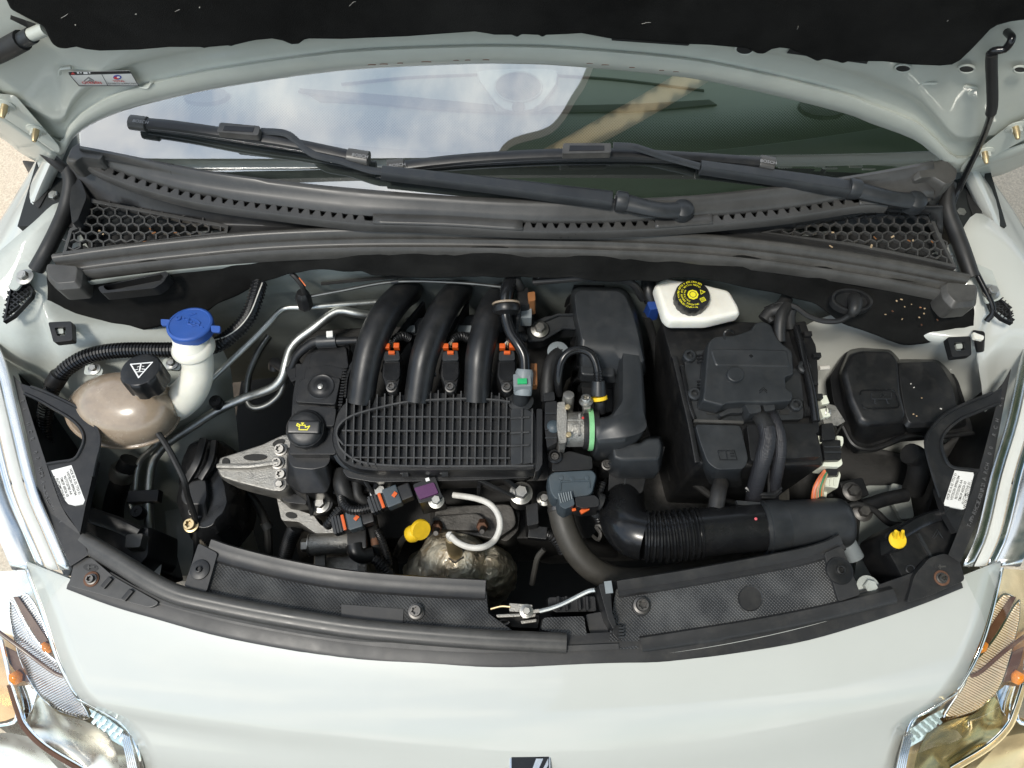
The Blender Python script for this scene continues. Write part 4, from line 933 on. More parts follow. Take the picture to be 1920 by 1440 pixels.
lob = lambda t, h: 1-.10*max(0, math.cos(7*t))**.6 if h < .026 else 1
cp = obj('screw_cap', lathe(cc, [(.0280, -.006), (.0295, -.004), (.0295, .019), (.0292, .025), (.0270, .0285), (.025, .0292), (.015, .0288), (.001, .0288)], cap_ax, 84, lob), M['plastic'], tank, sharp=50)
tz = cc+cap_ax*.0296
def tri(s): return [(-s, s*.62), (s, s*.62), (0, -s*1.05)]
def outline(poly, w):
    return flat([], [(poly[i], poly[(i+1) % len(poly)], w) for i in range(len(poly))])
def zfan(bm):
    for i, f in enumerate(list(bm.faces)):
        for v in f.verts: v.co.z += i*2.5e-5
    return bm
xr = P(400, 690, .93)-P(279, 720, .93)
obj('warning_symbol', place(zfan(outline([(-.0145, .010), (.0155, .010), (.001, -.0145)], .0019)), tz, (1, .10, 0), cap_ax), M['white_print'], cp)
obj('warning_symbol', place(zfan(flat([], [((0, .009), (0, -.002), .0022), ((-.007, -.001), (-.003, .0), .0013), ((.003, .0), (.007, -.001), .0013), ((-.005, -.0045), (.005, -.0045), .0013), ((-.004, .004), (-.002, .005), .001), ((.003, .0045), (.005, .004), .001)])), tz, (1, .10, 0), cap_ax), M['white_print'], cp)
sens = obj('level_sensor', box(P(268, 771, .885), (.024, .020, .020), (0, 0, -.5)), M['plastic'], tank, bev=.003)
obj('sensor_lug', tube([(240, 742, .905), (258, 762, .895)], .006, 8, 1), M['tan'], tank)
cab = thing('sensor_cable', 'thin black cable running from the coolant tank to the engine mount', 'cable', (340, 850, .8))
obj('cable_boot', tube([(270, 776, .885), (285, 797, .875), (292, 806, .87)], [.0085, .007, .0052], 12, 4, corr=.004, amp=.10), M['rubber'], cab)
obj('cable_sheath', tube([(290, 803, .872), (312, 835, .865), (330, 868, .86), (345, 900, .85), (352, 930, .82), (366, 975, .78), (368, 1030, .74), (364, 1060, .70)], .0045, 8), M['rubber'], cab)
# ---- washer filler
wf = thing('washer_filler', 'white washer filler neck with blue snap cap', 'washer filler', (330, 760, .84))
ax = Vector((.02, .28, .96)).normalized()
obj('neck', tube([(357, 628, .945), (361, 648, .94), (368, 668, .93), (371, 690, .915), (366, 715, .90), (352, 738, .872), (330, 756, .842), (300, 768, .81)], [.0262, .0255, .0232, .0222, .0235, .026, .0275, .028], 24, 6), M['milk'], wf, sharp=70)
obj('neck_collar', lathe(P(364, 655, .935), [(.025, -.004), (.0305, 0), (.0312, .004), (.028, .010), (.0255, .013)], ax, 28), M['milk'], wf, sharp=60)
bc = P(357, 610, .962)
bcap = obj('snap_cap', lathe(bc, [(.028, -.014), (.0312, -.012), (.0316, -.002), (.0325, .0), (.0325, .003), (.0312, .0045), (.0288, .005), (.028, .004), (.001, .004)], ax, 40), M['blue'], wf, sharp=50)
for s, at_ in ((-1, (310, 604)), (1, (404, 616))):
    obj('cap_tab', lofts((rp([(at_[0]-9, at_[1]-6), (at_[0]+9, at_[1]-5), (at_[0]+8, at_[1]+7), (at_[0]-8, at_[1]+6)], 3), .962), (rp([(at_[0]-9, at_[1]-6), (at_[0]+9, at_[1]-5), (at_[0]+8, at_[1]+7), (at_[0]-8, at_[1]+6)], 3), .9665)), M['blue'], bcap, bev=.001)
sy = bc+ax*.0044
arc = lambda r, a0, a1, n, cy: [(r*math.cos(math.radians(a0+(a1-a0)*i/n)), cy+r*math.sin(math.radians(a0+(a1-a0)*i/n))) for i in range(n+1)]
def path_tube(pts, r): return tube([sy+bxv*x+byv*y for x, y in pts], r, 6, 1)
bxv = Vector((1, 0, 0)); bxv = (bxv-ax*bxv.dot(ax)).normalized(); byv = ax.cross(bxv)
o1 = arc(.022, 62, 118, 8, -.014); o2 = arc(.009, 62, 118, 5, -.012)
R_ = lambda pts: [(x*math.cos(-.5)-y*math.sin(-.5)+.004, x*math.sin(-.5)+y*math.cos(-.5)) for x, y in pts]
obj('washer_symbol', merge(path_tube(R_(o1+o2[::-1]+o1[:1]), .0011), *[path_tube(R_([(-.02+i*.007, .001), (-.016+i*.007, .0018)]), .0011) for i in range(6)], *[path_tube(R_([(-.013+k*.004, .014+k*.003), (-.018+k*.004, .010)]), .0011) for k in range(2)]), M['blue'], bcap)
obj('cap_rivet', lathe(sy-bxv*.018+byv*.009, [(.0042, 0), (.0040, .0018), (.0018, .002), (.0016, .001)], ax, 16), M['blue'], bcap)
# ---- large corrugated conduit
co = thing('corrugated_conduit', 'thick black corrugated conduit curving behind the coolant tank', 'conduit', (220, 660, .86))
obj('ribbed_sleeve', tube([(487, 528, .935), (478, 562, .93), (462, 600, .92), (430, 632, .91), (396, 650, .90), (330, 656, .895), (225, 657, .89), (165, 668, .885), (122, 694, .875), (98, 728, .86), (86, 770, .83), (84, 820, .79), (92, 870, .75)], .0122, 14, 10, corr=.0052, amp=.15), M['plastic_s'], co, sharp=25)
obj('sleeve_joint', tube([(112, 703, .873), (100, 722, .862)], .0135, 14, 1), M['plastic'], co)
obj('marker_thread', tube([(397, 639, .914), (425, 630, .921), (450, 612, .930), (470, 585, .939), (485, 548, .944), (492, 530, .945)], .0009, 5), M['wire_w'], co)
# ---- air conditioning pipes
pa = thing('coolant_pipe', 'slim aluminium pipe running diagonally beside the washer neck', 'pipe', (440, 680, .84))
obj('pipe_run', tube([(710, 566, .86), (640, 571, .87), (575, 576, .875), (540, 577, .875), (524, 584, .874), (505, 605, .87), (470, 641, .86), (400, 708, .84), (338, 768, .82), (318, 802, .79), (290, 836, .77), (264, 862, .75), (256, 890, .74), (253, 925, .73), (246, 945, .725), (252, 965, .72)], .0048, 10, 6), M['pipe'], pa)
obj('pressure_port', lathe(P(571, 572, .875), [(.007, -.004), (.008, .0), (.008, .008), (.010, .010), (.010, .022), (.008, .024)], (0, .1, 1), 14), M['plastic_g'], pa)
pcn = obj('pressure_sensor', lathe(P(571, 566, .895), [(.0105, -.012), (.0125, -.008), (.0125, .010), (.011, .016), (.0085, .022), (.001, .022)], (.05, .25, .95), 8), M['plastic'], pa, bev=.001)
obj('sensor_wire', tube([(570, 548, .915), (566, 535, .93), (556, 522, .94), (546, 512, .945)], .0042, 8), M['rubber'], pcn)
obj('sensor_core_wire', tube([(573, 536, .932), (566, 527, .938), (561, 521, .944)], .001, 5), M['wire_o'], pcn)
pb = thing('aircon_pipe', 'thick bent aluminium pipe rising behind the oil filler', 'pipe', (410, 770, .8))
obj('pipe_run', tube([(705, 592, .85), (672, 588, .86), (642, 583, .865), (622, 589, .865), (590, 614, .86), (561, 635, .85), (545, 655, .845), (537, 680, .84), (530, 706, .83), (515, 724, .82), (490, 736, .81), (462, 745, .80), (410, 768, .79), (360, 800, .77), (318, 828, .755), (296, 850, .745), (284, 876, .735), (279, 925, .73), (279, 970, .72), (287, 1030, .70)], .0074, 12, 6), M['pipe'], pb)
obj('pipe_run', tube([(536, 700, .825), (527, 735, .81), (505, 757, .80), (480, 765, .795), (466, 757, .795), (463, 735, .80), (468, 700, .81), (485, 660, .82), (505, 630, .825)], .0055, 10, 6), M['pipe_d'], pb)
for x, y, z in ((408, 757, .80), (262, 962, .735)):
    pc = obj('service_port_cap', lathe(P(x, y, z), [(.0095, -.006), (.0105, -.004), (.0105, .010), (.0095, .0125), (.003, .0125), (.0022, .011)], (0, .06, 1), 12), M['plastic'], pb)
obj('pipe_clip', box(P(272, 932, .735), (.050, .020, .018), (0, 0, .05)), M['plastic'], pb, bev=.002)
# ---- radiator hose with clamp left of the mount
hz = thing('coolant_hose', 'short black hose with silver crimp below the coolant tank', 'hose', (225, 900, .68))
obj('hose_run', tube([(245, 862, .75), (236, 880, .74), (222, 915, .71), (212, 960, .68), (216, 1010, .64)], .0165, 16), M['rubber'], hz)
obj('crimp_ring', lathe(P(230, 887, .735), [(.0185, -.011), (.0195, -.009), (.0195, .009), (.0185, .011)], P(238, 872, .742)-P(224, 912, .715), 20, lambda t, h: 1+.03*math.cos(10*t)), M['zinc'], hz)
# ---- engine mount with wrinkled black film
em = thing('engine_mount', 'black rubber engine mount wrapped in glossy film', 'engine mount', (385, 950, .62))
mo = [(350, 818), (382, 812), (412, 818), (418, 850), (432, 880), (440, 900), (445, 940), (430, 980), (405, 1010), (375, 1020), (345, 1005), (332, 960), (330, 900), (338, 850)]
bm = lofts((rp(mo, 10, 4), .66), (rp(mo, 10, 4), .735), (rp([(x*.9+38.5, y*.9+92) for x, y in mo], 10, 4), .76), (rp([(x*.7+115, y*.7+276) for x, y in mo], 10, 4), .772))
for v_ in bm.verts: v_.co += Vector((noise.noise(v_.co*45), noise.noise(v_.co*45+Vector((5, 0, 0))), noise.noise(v_.co*38+Vector((0, 7, 0)))))*.006
obj('film_wrap', bm, M['plastic_s'], em, bev=.004)
obj('mount_arm', lofts((rp([(338, 900), (390, 890), (395, 930), (392, 985), (345, 985), (330, 940)], 10), .765), (rp([(345, 905), (385, 897), (388, 930), (383, 945), (345, 945), (338, 930)], 9), .785)), M['plastic'], em, bev=.003)
obj('arm_rib', polybar([(352, 905, .78), (372, 870, .79), (385, 826, .785)], .012, .010, 4), M['plastic'], em, bev=.002)
obj('arm_rib', polybar([(380, 900, .78), (398, 868, .785), (405, 830, .778)], .009, .010, 4), M['plastic'], em, bev=.002)
bolt(em, (359, 985, .775), .0085, 'brass', kind=TORX)
bolt(em, (359, 960, .775), .0035, 'bolt_d', kind=TORX)
# ---- aluminium mount bracket
ab = thing('mount_bracket', 'speckled cast aluminium bracket bolted between mount and engine', 'bracket', (470, 880, .72))
ol = [(408, 858), (440, 848), (490, 832), (535, 811), (556, 815), (560, 850), (552, 900), (535, 922), (515, 924), (490, 918), (450, 908), (412, 896), (404, 880)]
obj('casting', lofts((rp(ol, 6), .745), (rp(ol, 6), .79), (rp([(x*.95+24, y*.94+52) for x, y in ol], 6), .798)), M['alu'], ab, bev=.003)
obj('casting_rib', polybar([(410, 876, .796), (470, 876, .80), (530, 868, .80)], .008, .010, 4), M['alu'], ab, bev=.003)
obj('casting_slot', prism(ell(478, 857, 22, 6, 20, -.03), .8005, .002), M['dark'], ab)
obj('casting_slot', prism(ell(423, 866, 7, 8, 14), .8005, .002), M['dark'], ab)
obj('casting_slot', prism(ell(522, 830, 12, 6, 16, -.4), .8005, .002), M['dark'], ab)
for x, y, k in ((526, 843, TORX), (521, 868, TORX), (528, 890, TORX), (525, 908, HEX)):
    bolt(ab, (x, y, .800), .0074 if k is TORX else .0060, 'zinc_d', kind=k, axis=(0, -.12, 1))
# ---- black guide boxes left front (headlight back, duct)
gd = thing('headlight_duct', 'black plastic duct block behind the left headlight bracket', 'duct', (220, 1020, .70))
q = [(150, 955), (175, 955), (215, 972), (260, 992), (282, 985), (280, 1045), (250, 1075), (200, 1050), (160, 1010)]
obj('duct_shell', lofts((rp(q, 8), .70), (rp(q, 8), .79), (rp([(x*.94+13, y*.94+61) for x, y in q], 8), .80)), M['plastic'], gd, bev=.003)
obj('duct_lip', sweep([(152, 962, .812), (185, 972, .812), (222, 985, .812), (258, 1003, .808)], [(-.012, -.012), (.010, -.012), (.010, 0), (.004, .005), (-.008, .005), (-.012, 0)], 5), M['plastic'], gd, sharp=50)
obj('foam_pad', lofts((rp([(227, 1002), (270, 1000), (262, 1034), (230, 1032)], 4), .785), (rp([(236, 1002), (268, 1000), (262, 1026), (234, 1027)], 4), .818)), M['rubber_g'], gd, bev=.003)
obj('duct_label', prism([(285, 1040), (302, 1058), (298, 1085), (280, 1066)], .752, .002), M['white_tape'], gd)
obj('duct_tail', lofts((rp([(240, 1020), (285, 1015), (300, 1075), (262, 1085)], 6), .66), (rp([(245, 1022), (283, 1018), (296, 1070), (262, 1080)], 6), .750)), M['plastic'], gd, bev=.003)
# ---- oil-stained cross pipe and drain hose deep in the bay
dh = thing('drain_hose', 'thin ribbed black hose dropping beside the chassis leg', 'hose', (540, 1040, .5))
obj('ribbed_sleeve', tube([(556, 985, .70), (545, 1010, .66), (535, 1040, .62), (528, 1070, .58)], .013, 12, 8, corr=.006), M['plastic'], dh, sharp=25)
# ================================================================== engine
eng = thing('engine_block', 'grimy dark engine block below the intake manifold', 'engine', (860, 800, .40))
obj('cylinder_head', lofts((rp([(560, 640), (1040, 610), (1060, 900), (560, 940)], 20), .45), (rp([(560, 620), (1030, 600), (1040, 900), (575, 930)], 20), .79)), M['dark'], eng, bev=.01)
obj('crankcase', lofts((rp([(540, 900), (1180, 880), (1180, 1050), (560, 1060)], 20), .40), (rp([(600, 880), (1120, 870), (1120, 1010), (620, 1010)], 20), .66)), M['dark'], eng, bev=.01)
obj('gearbox', lofts((rp([(1060, 700), (1500, 700), (1480, 1040), (1000, 1060)], 30), .40), (rp([(1090, 720), (1440, 720), (1420, 980), (1050, 1000)], 30), .62)), M['alu_d'], eng, bev=.012)
obj('exhaust_side_casting', lofts((rp([(800, 945), (970, 935), (985, 990), (940, 1030), (800, 1000)], 14), .60), (rp([(815, 950), (960, 945), (970, 985), (930, 1012), (815, 990)], 14), .735)), M['alu_d'], eng, bev=.006)
obj('exhaust_flange', lofts((rp([(805, 968), (900, 960), (925, 985), (900, 1000), (812, 996)], 10), .70), (rp([(808, 968), (898, 962), (918, 984), (898, 995), (814, 992)], 10), .748)), M['alu_d'], eng, bev=.004)
for x, y in ((820, 985), (905, 982)):
    st_ = obj('stud_nut', lathe(P(x, y, .745), [(.0095, 0), (.0095, .020), (.0082, .022)], (0, -.45, .9), 6), M['rust'], eng, bev=.0008)
    obj('stud', lathe(P(x, y+7, .760), [(.0048, 0), (.0048, .022), (.0038, .024)], (0, -.45, .9), 10), M['bolt_d'], st_)
obj('side_casting', lofts((rp([(925, 960), (980, 950), (978, 1000), (950, 1030), (925, 1010)], 10), .58), (rp([(928, 962), (976, 955), (972, 995), (948, 1018), (930, 1004)], 10), .70)), M['alu_d'], eng, bev=.006)
# ---- rocker cover and oil filler
rc = thing('rocker_cover', 'stepped black rocker cover below the bent pipes', 'rocker cover', (590, 800, .76))
def step(pts, z, d, nm='cover_step'):
    return obj(nm, lofts((rp(pts, 6), z-d), (rp(pts, 6), z-.004), (rp([(x*.96+.04*sum(p[0] for p in pts)/len(pts), y*.95+.05*sum(p[1] for p in pts)/len(pts)) for x, y in pts], 6), z)), M['plastic'], rc, bev=.002)
obj('cover_base', lofts((rp([(576, 664), (605, 650), (656, 648), (650, 700), (642, 750), (633, 800), (630, 852), (542, 852), (545, 800), (549, 740), (556, 700)], 6), .76), (rp([(576, 664), (605, 650), (656, 648), (650, 700), (642, 750), (633, 800), (630, 852), (542, 852), (545, 800), (549, 740), (556, 700)], 6), .858)), M['plastic'], rc, bev=.004)
step([(580, 665), (605, 650), (650, 648), (655, 690), (648, 700), (577, 700)], .865, .08)
step([(552, 680), (648, 690), (643, 712), (552, 708)], .850, .07, 'cover_ledge')
step([(572, 690), (610, 683), (645, 690), (640, 716), (568, 712)], .866, .08)
step([(560, 712), (595, 702), (640, 708), (630, 760), (552, 755)], .874, .09)
step([(548, 758), (590, 748), (634, 752), (628, 772), (550, 778)], .866, .08, 'cover_ledge')
step([(554, 770), (600, 760), (632, 764), (628, 800), (550, 800)], .870, .09)
obj('cover_dimple', lathe(P(602, 725, .874), [(.021, 0), (.0195, .0012), (.0185, .0006), (.011, .0004), (.010, .0013), (.004, .0015), (.001, .0015)], (0, .03, 1), 32), M['plastic'], rc, sharp=60)
obj('cover_dimple', lathe(P(601, 725, .875), [(.0042, 0), (.0042, .002), (.0022, .003)], n=14), M['zinc'], rc)
fr = [(537, 840), (560, 858), (610, 858), (628, 868), (624, 900), (622, 935), (560, 930), (535, 912)]
obj('filler_housing', lofts((rp(fr, 8), .74), (rp([(538, 836), (562, 850), (618, 845), (624, 872), (620, 905), (612, 925), (562, 925), (536, 905)], 8), .815), (rp([(542, 838), (566, 846), (616, 842), (620, 862), (612, 874), (586, 880), (548, 876), (540, 862)], 8), .838)), M['plastic'], rc, bev=.004)
obj('housing_foot', lofts((rp([(518, 912), (560, 926), (576, 930), (580, 952), (536, 948), (522, 935)], 6), .735), (rp([(520, 914), (560, 928), (572, 932), (576, 946), (538, 942), (524, 932)], 6), .765)), M['plastic'], rc, bev=.003)
lg = obj('bolt_lug', lofts((rp([(572, 900), (625, 890), (630, 950), (618, 968), (590, 970), (578, 955)], 10), .73), (rp([(576, 915), (622, 912), (626, 946), (616, 960), (592, 962), (582, 950)], 10), .772)), M['plastic'], rc, bev=.003)
obj('lug_web', polybar([(577, 905, .80), (588, 955, .768)], .004, .02), M['plastic'], lg)
bolt(lg, (601, 945, .773), .0085, 'zinc')
oax = Vector((0, -.16, .987)).normalized(); oc = P(576, 806, .864)
oilcap = thing('oil_filler_cap', 'round black oil filler cap with yellow oil can symbol', 'oil cap', oc)
obj('cap_base', lathe(oc, [(.0280, -.022), (.0295, -.018), (.0295, .008), (.028, .012), (.026, .013)], oax, 40, lambda t, h: 1+.012*math.cos(14*t)), M['plastic'], oilcap)
obj('cap_dome', lathe(oc, [(.0272, .012), (.0265, .0142), (.0235, .0165), (.016, .0180), (.001, .0184)], oax, 40), M['plastic'], oilcap)
gx = Vector((1, -.02, 0)).normalized(); gy = oax.cross(gx)
gb = loft([[oc+oax*h+gx*x+gy*(y+.001) for x, y in ((-.0235*k, -.0095*k), (.0235*k, -.0095*k), (.0235*k, .0095*k), (-.0235*k, .0095*k))] for h, k in ((.010, 1.10), (.0185, 1.05), (.0222, .98))])
obj('grip_bar', fin(gb), M['plastic'], oilcap, bev=.003)
sc = .0056; op = oc+oax*.0228+gy*.001
obj('oil_symbol', place(zfan(flat([], [((x0*sc, y0*sc), (x1*sc, y1*sc), .0014) for (x0, y0), (x1, y1) in (((-1, -.8), (1.1, -.8)), ((1.1, -.8), (1.7, .2)), ((1.7, .2), (.6, -.1)), ((.6, -.1), (.5, .4)), ((.5, .4), (-.9, .4)), ((-.9, .4), (-1, -.8)), ((-1, .0), (-1.7, .3)), ((-1.7, .3), (-1.55, .8)), ((-1.55, .8), (-.9, .5)), ((-.2, .4), (-.2, .9)), ((-.5, .95), (.1, .95)))])), op, gx, oax), M['yel_print'], oilcap)
# ---- vapour line with white tag above the cover
vp = thing('fuel_vapour_line', 'black vapour pipe with white tag behind the rocker cover', 'pipe', (630, 638, .85))
obj('pipe_run', tube([(670, 638, .875), (625, 640, .875), (595, 640, .872), (575, 650, .865), (556, 668, .855), (545, 690, .84), (530, 688, .83), (516, 680, .82), (515, 692, .81)], [.006, .0075, .008, .0075, .007, .007, .0085, .0095, .0095], 12, 6), M['plastic'], vp)
obj('coupling', tube([(595, 641, .873), (632, 639, .875)], .0105, 14, 1), M['plastic_g'], vp, bev=.001)
obj('white_tag', box(P(619, 628, .885), (.010, .010, .010), (.1, 0, .1)), M['white_tape'], vp, bev=.001)
obj('bracket_plate', lofts((rp([(538, 672), (560, 670), (558, 715), (548, 720), (538, 700)], 3), .80), (rp([(538, 672), (558, 670), (556, 712), (546, 716), (538, 700)], 3), .846)), M['plastic'], vp, bev=.002)
# ---- intake manifold
im = thing('intake_manifold', 'black intake manifold with three fat curved runners', 'manifold', (800, 700, .78))
def runner(pts, rs):
    obj('runner', tube(pts, [q*.87 for q in rs], 22, 7), M['plastic'], im, sharp=70)
runner([(772, 540, .83), (768, 547, .868), (752, 556, .888), (727, 584, .90), (706, 622, .903), (692, 660, .898), (683, 705, .885), (676, 755, .865)], [.021, .0235, .0255, .0265, .0265, .0255, .0245, .0245])
runner([(866, 541, .83), (862, 549, .868), (848, 558, .888), (828, 588, .90), (810, 628, .903), (796, 668, .898), (788, 708, .885), (782, 752, .868)], [.021, .023, .025, .0255, .0255, .0245, .0235, .0235])
runner([(946, 545, .83), (942, 553, .868), (930, 564, .888), (917, 592, .90), (907, 630, .903), (899, 668, .898), (896, 708, .885), (894, 752, .868)], [.020, .0215, .0235, .025, .025, .0245, .0235, .0235])
for a in ([(795, 570), (740, 640), (718, 700)], [(877, 570), (842, 640), (826, 700)], [(690, 640), (655, 700), (648, 748)]):
    obj('runner_web', sweep([(a[0][0], a[0][1], .85), (a[1][0], a[1][1], .855), (a[2][0], a[2][1], .85)], [(-.0025, -.05), (.0025, -.05), (.0025, .008), (-.0025, .008)], 5), M['plastic'], im, bev=.001)
obj('rail_plate', lofts((rp([(760, 595), (1000, 585), (1010, 640), (770, 650)], 5), .80), (rp([(765, 597), (1000, 588), (1005, 620), (772, 628)], 5), .838)), M['plastic_g'], im, bev=.003)
for x in (752, 858):
    obj('rail_bracket', prism(rp([(x, 610), (x+26, 610), (x+26, 622), (x, 622)], 2), .846, .006), M['ltgrey'], im, bev=.001)
for x, y in ((704, 702), (812, 702), (918, 702)):
    obj('fixing_tab', box(P(x, y, .845), (.010, .007, .005)), M['ltgrey'], im, bev=.001)
obj('side_flange', polybar([(655, 650, .84), (648, 700, .845), (640, 750, .85)], .006, .018, 4), M['plastic'], im, bev=.0015)
for k in range(14):
    t = k/13; obj('flange_notch', box(P(647-9*t, 690+70*t, .868), (.006, .0022, .004)), M['plastic'], im)
# ---- ribbed plenum cover
pl_ = thing('plenum_cover', 'black ribbed plenum cover with a fine grid of fins', 'plenum cover', (820, 815, .83))
out = cat([(626, 792), (636, 766), (652, 752), (690, 746), (740, 741), (825, 736), (900, 740), (940, 742), (956, 757), (985, 764), (1004, 772), (1008, 810), (1010, 860), (1002, 880), (960, 882), (880, 882), (780, 883), (700, 883), (660, 876), (634, 858), (622, 825)], 3, True)
sh = lambda k, dy=0: [(820+(p[0]-820)*k, 812+(p[1]-812)*k+dy) for p in out]
obj('deck', lofts((sh(1.0, 2), .835), (sh(1.0), .866), (sh(.985), .870)), M['plastic'], pl_, sharp=50)
obj('edge_flange', lofts((sh(1.015, 5), .838), (sh(1.02, 5), .842), (sh(1.02, 5), .850), (sh(1.0, 4), .853)), M['plastic_g'], pl_, sharp=40)
xg = [652+i*14.15 for i in range(22)]
def topy(x):
    ys = [p[1] for p in out if abs(p[0]-x) < 22 and p[1] < 800]
    best = None
    for i in range(len(out)):
        a, b = out[i], out[(i+1) % len(out)]
        if (a[0]-x)*(b[0]-x) <= 0 and a[0] != b[0]:
            y = a[1]+(b[1]-a[1])*(x-a[0])/(b[0]-a[0])
            if best is None: best = [y, y]
            best[0] = min(best[0], y); best[1] = max(best[1], y)
    return best
ZR = .871
for x in xg:
    t0, t1 = topy(x)
    obj('fin', polybar([(x+1.5, t0+1, ZR-.004), (x-1.5, t1-6, ZR-.004)], .0021, .0135), M['fin'], pl_, bev=.0004, seg=1)
oval = cat([(646, 838), (634, 820), (640, 800), (662, 784), (700, 772), (752, 760), (800, 755), (870, 752), (925, 754), (956, 758)], 5)
obj('oval_rib', sweep([(p[0], p[1], ZR) for p in oval], [(-.0012, -.006), (.0012, -.006), (.0012, .0115), (-.0012, .0115)], 1), M['fin'], pl_, sharp=40)
oval2 = cat([(634, 820), (640, 842), (662, 862), (700, 873), (780, 877), (900, 877), (1000, 876)], 5)
obj('oval_rib', sweep([(p[0], p[1], ZR) for p in oval2], [(-.0012, -.006), (.0012, -.006), (.0012, .0095), (-.0012, .0095)], 1), M['fin'], pl_, sharp=40)
for y, x0, x1 in ((786, 700, 957), (812, 644, 957), (839, 646, 957), (862, 664, 957)):
    obj('fin', polybar([(x0, y, ZR-.004), (x1, y+1, ZR-.004)], .0021, .0128), M['fin'], pl_, bev=.0004, seg=1)
obj('end_block', lofts((rp([(957, 764), (992, 766), (1003, 774), (1002, 800), (1000, 872), (957, 876)], 4), .862), (rp([(958, 766), (990, 768), (1000, 776), (998, 800), (996, 868), (958, 872)], 4), .879)), M['plastic_g'], pl_, bev=.002)
for y in (786, 814, 838):
    obj('end_fin', polybar([(957, y, .878), (993, y-2, .878)], .0024, .006), M['fin'], pl_, bev=.0005, seg=1)
for x in (978, 997):
    obj('end_fin', polybar([(x+1, 768, .878), (x, 870, .878)], .0024, .006), M['fin'], pl_, bev=.0005, seg=1)
obj('end_flange', lofts((rp([(1004, 765), (1018, 766), (1018, 872), (1010, 886), (1000, 888), (1004, 870)], 3), .835), (rp([(1006, 766), (1017, 767), (1017, 870), (1010, 883), (1003, 884), (1006, 868)], 3), .880)), M['plastic'], pl_, bev=.0015)
for x in (760, 834):
    cl_ = obj('lip_clip', box(P(x, 885, .852), (.013, .012, .020), (0, 0, 0)), M['plastic'], pl_, bev=.001)
    for k in range(5): obj('clip_ridge', box(P(x-4.5+k*2.3, 889, .862), (.0008, .008, .003)), M['plastic_g'], cl_)
# support legs below the plenum
obj('support_web', lofts((rp([(640, 880), (1000, 884), (985, 905), (900, 915), (700, 920), (650, 905)], 8), .78), (rp([(640, 878), (1005, 880), (995, 895), (900, 900), (700, 904), (650, 895)], 8), .838)), M['plastic'], pl_, bev=.003)
for a, b in (((678, 890), (700, 925)), ((720, 890), (712, 915)), ((928, 890), (968, 920)), ((870, 892), (960, 935)), ((900, 892), (900, 910))):
    obj('support_leg', polybar([(*a, .815), (*b, .795)], .006, .022), M['plastic'], pl_, bev=.0015)
for x, y, r in ((714, 923, .0095), (977, 925, .0105)):
    bs = obj('bolt_boss', lathe(P(x, y, .795), [(.018, -.04), (.018, .006), (.016, .010), (.013, .0105)], n=24), M['plastic'], pl_)
    bolt(bs, (x, y, .8055), r, 'zinc')
# ---- ignition coils
def coil(x, first):
    c = thing('ignition_coil', ['black ignition coil between the first and second runner', 'black ignition coil between the second and third runner', 'black ignition coil right of the third runner beside grey connector'][first], 'ignition coil', (x, 690, .80), 'ignition coils between the runners')
    body_ = [(x-18, 674), (x+17, 674), (x+18, 700), (x+14, 716), (x+10, 732), (x, 739), (x-9, 734), (x-15, 716), (x-20, 705)]
    obj('housing', lofts((rp(body_, 4), .79), (rp(body_, 4), .884), (rp([(x+(a-x)*.9, 700+(b-700)*.93) for a, b in body_], 4), .888)), M['plastic'], c, bev=.0015)
    obj('top_recess', lofts((rp([(x-14, 678), (x+15, 678), (x+14, 706), (x+8, 714), (x-10, 714), (x-15, 706)], 3), .884), (rp([(x-14, 678), (x+15, 678), (x+14, 706), (x+8, 714), (x-10, 714), (x-15, 706)], 3), .8915)), M['plastic_s'], c, bev=.001)
    bolt(c, (x-1, 727, .8885), .0058, 'bolt_d', kind=TORX)
    pg = obj('plug', lofts((rp([(x-16, 658), (x+14, 656), (x+16, 676), (x-17, 677)], 4), .83), (rp([(x-15, 659), (x+13, 657), (x+15, 675), (x-16, 676)], 4), .897)), M['plastic_g'], c, bev=.002)
    for a, b, w_, h_ in ((x-9, 651, .009, .008), (x+9, 650, .009, .008), (x, 663, .010, .005)):
        obj('lock_tab', box(P(a, b, .896), (w_, h_, .012)), M['orange'], pg, bev=.0012)
    for k, mm_ in ((-4, 'wire_w'), (0, 'wire_n'), (4, 'rubber')):
        obj('plug_wire', tube([(x+k, 652, .880), (x+k*1.1+1, 644, .884), (x+k*.6+5, 638, .882)], .0014, 5, 4), M[mm_], pg)
    obj('ribbed_sleeve', tube([(x+2, 641, .882), (x+8, 634, .884), (x+20, 630, .880), (x+32, 634, .868)], .0072, 12, 8, corr=.0036), M['plastic'], pg, sharp=25)
for i, x in enumerate((735, 845, 951)): coil(x, i)
# ---- breather hose with grey quick connector
bh = thing('breather_hose', 'black hose with grey quick connector and green clip', 'hose', (968, 640, .84))
obj('hose_run', tube([(968, 516, .93), (955, 530, .935), (949, 552, .935), (948, 580, .93), (950, 600, .925), (958, 625, .922), (972, 646, .92), (983, 668, .915), (985, 700, .908)], [.009, .010, .0105, .0085, .0085, .0085, .0085, .0085, .0085], 14, 6), M['plastic_s'], bh)
obj('collar', lathe(P(950, 578, .932), [(.011, -.010), (.020, -.006), (.0215, -.002), (.0205, .004), (.012, .008)], P(948, 560, .934)-P(950, 600, .925), 26), M['plastic'], bh)
obj('collar_ring', lathe(P(949, 569, .935), [(.0205, -.0015), (.0215, 0), (.0205, .0015)], P(948, 560, .934)-P(950, 600, .925), 26), M['tan'], bh)
obj('quick_connector', lathe(P(982, 716, .902), [(.0125, -.020), (.0135, -.016), (.0135, .014), (.0115, .019)], P(984, 690, .91)-P(981, 730, .897), 18), M['ltgrey'], bh)
obj('connector_block', box(P(979, 720, .905), (.026, .022, .024), (-.15, 0, .04)), M['ltgrey'], bh, bev=.002)
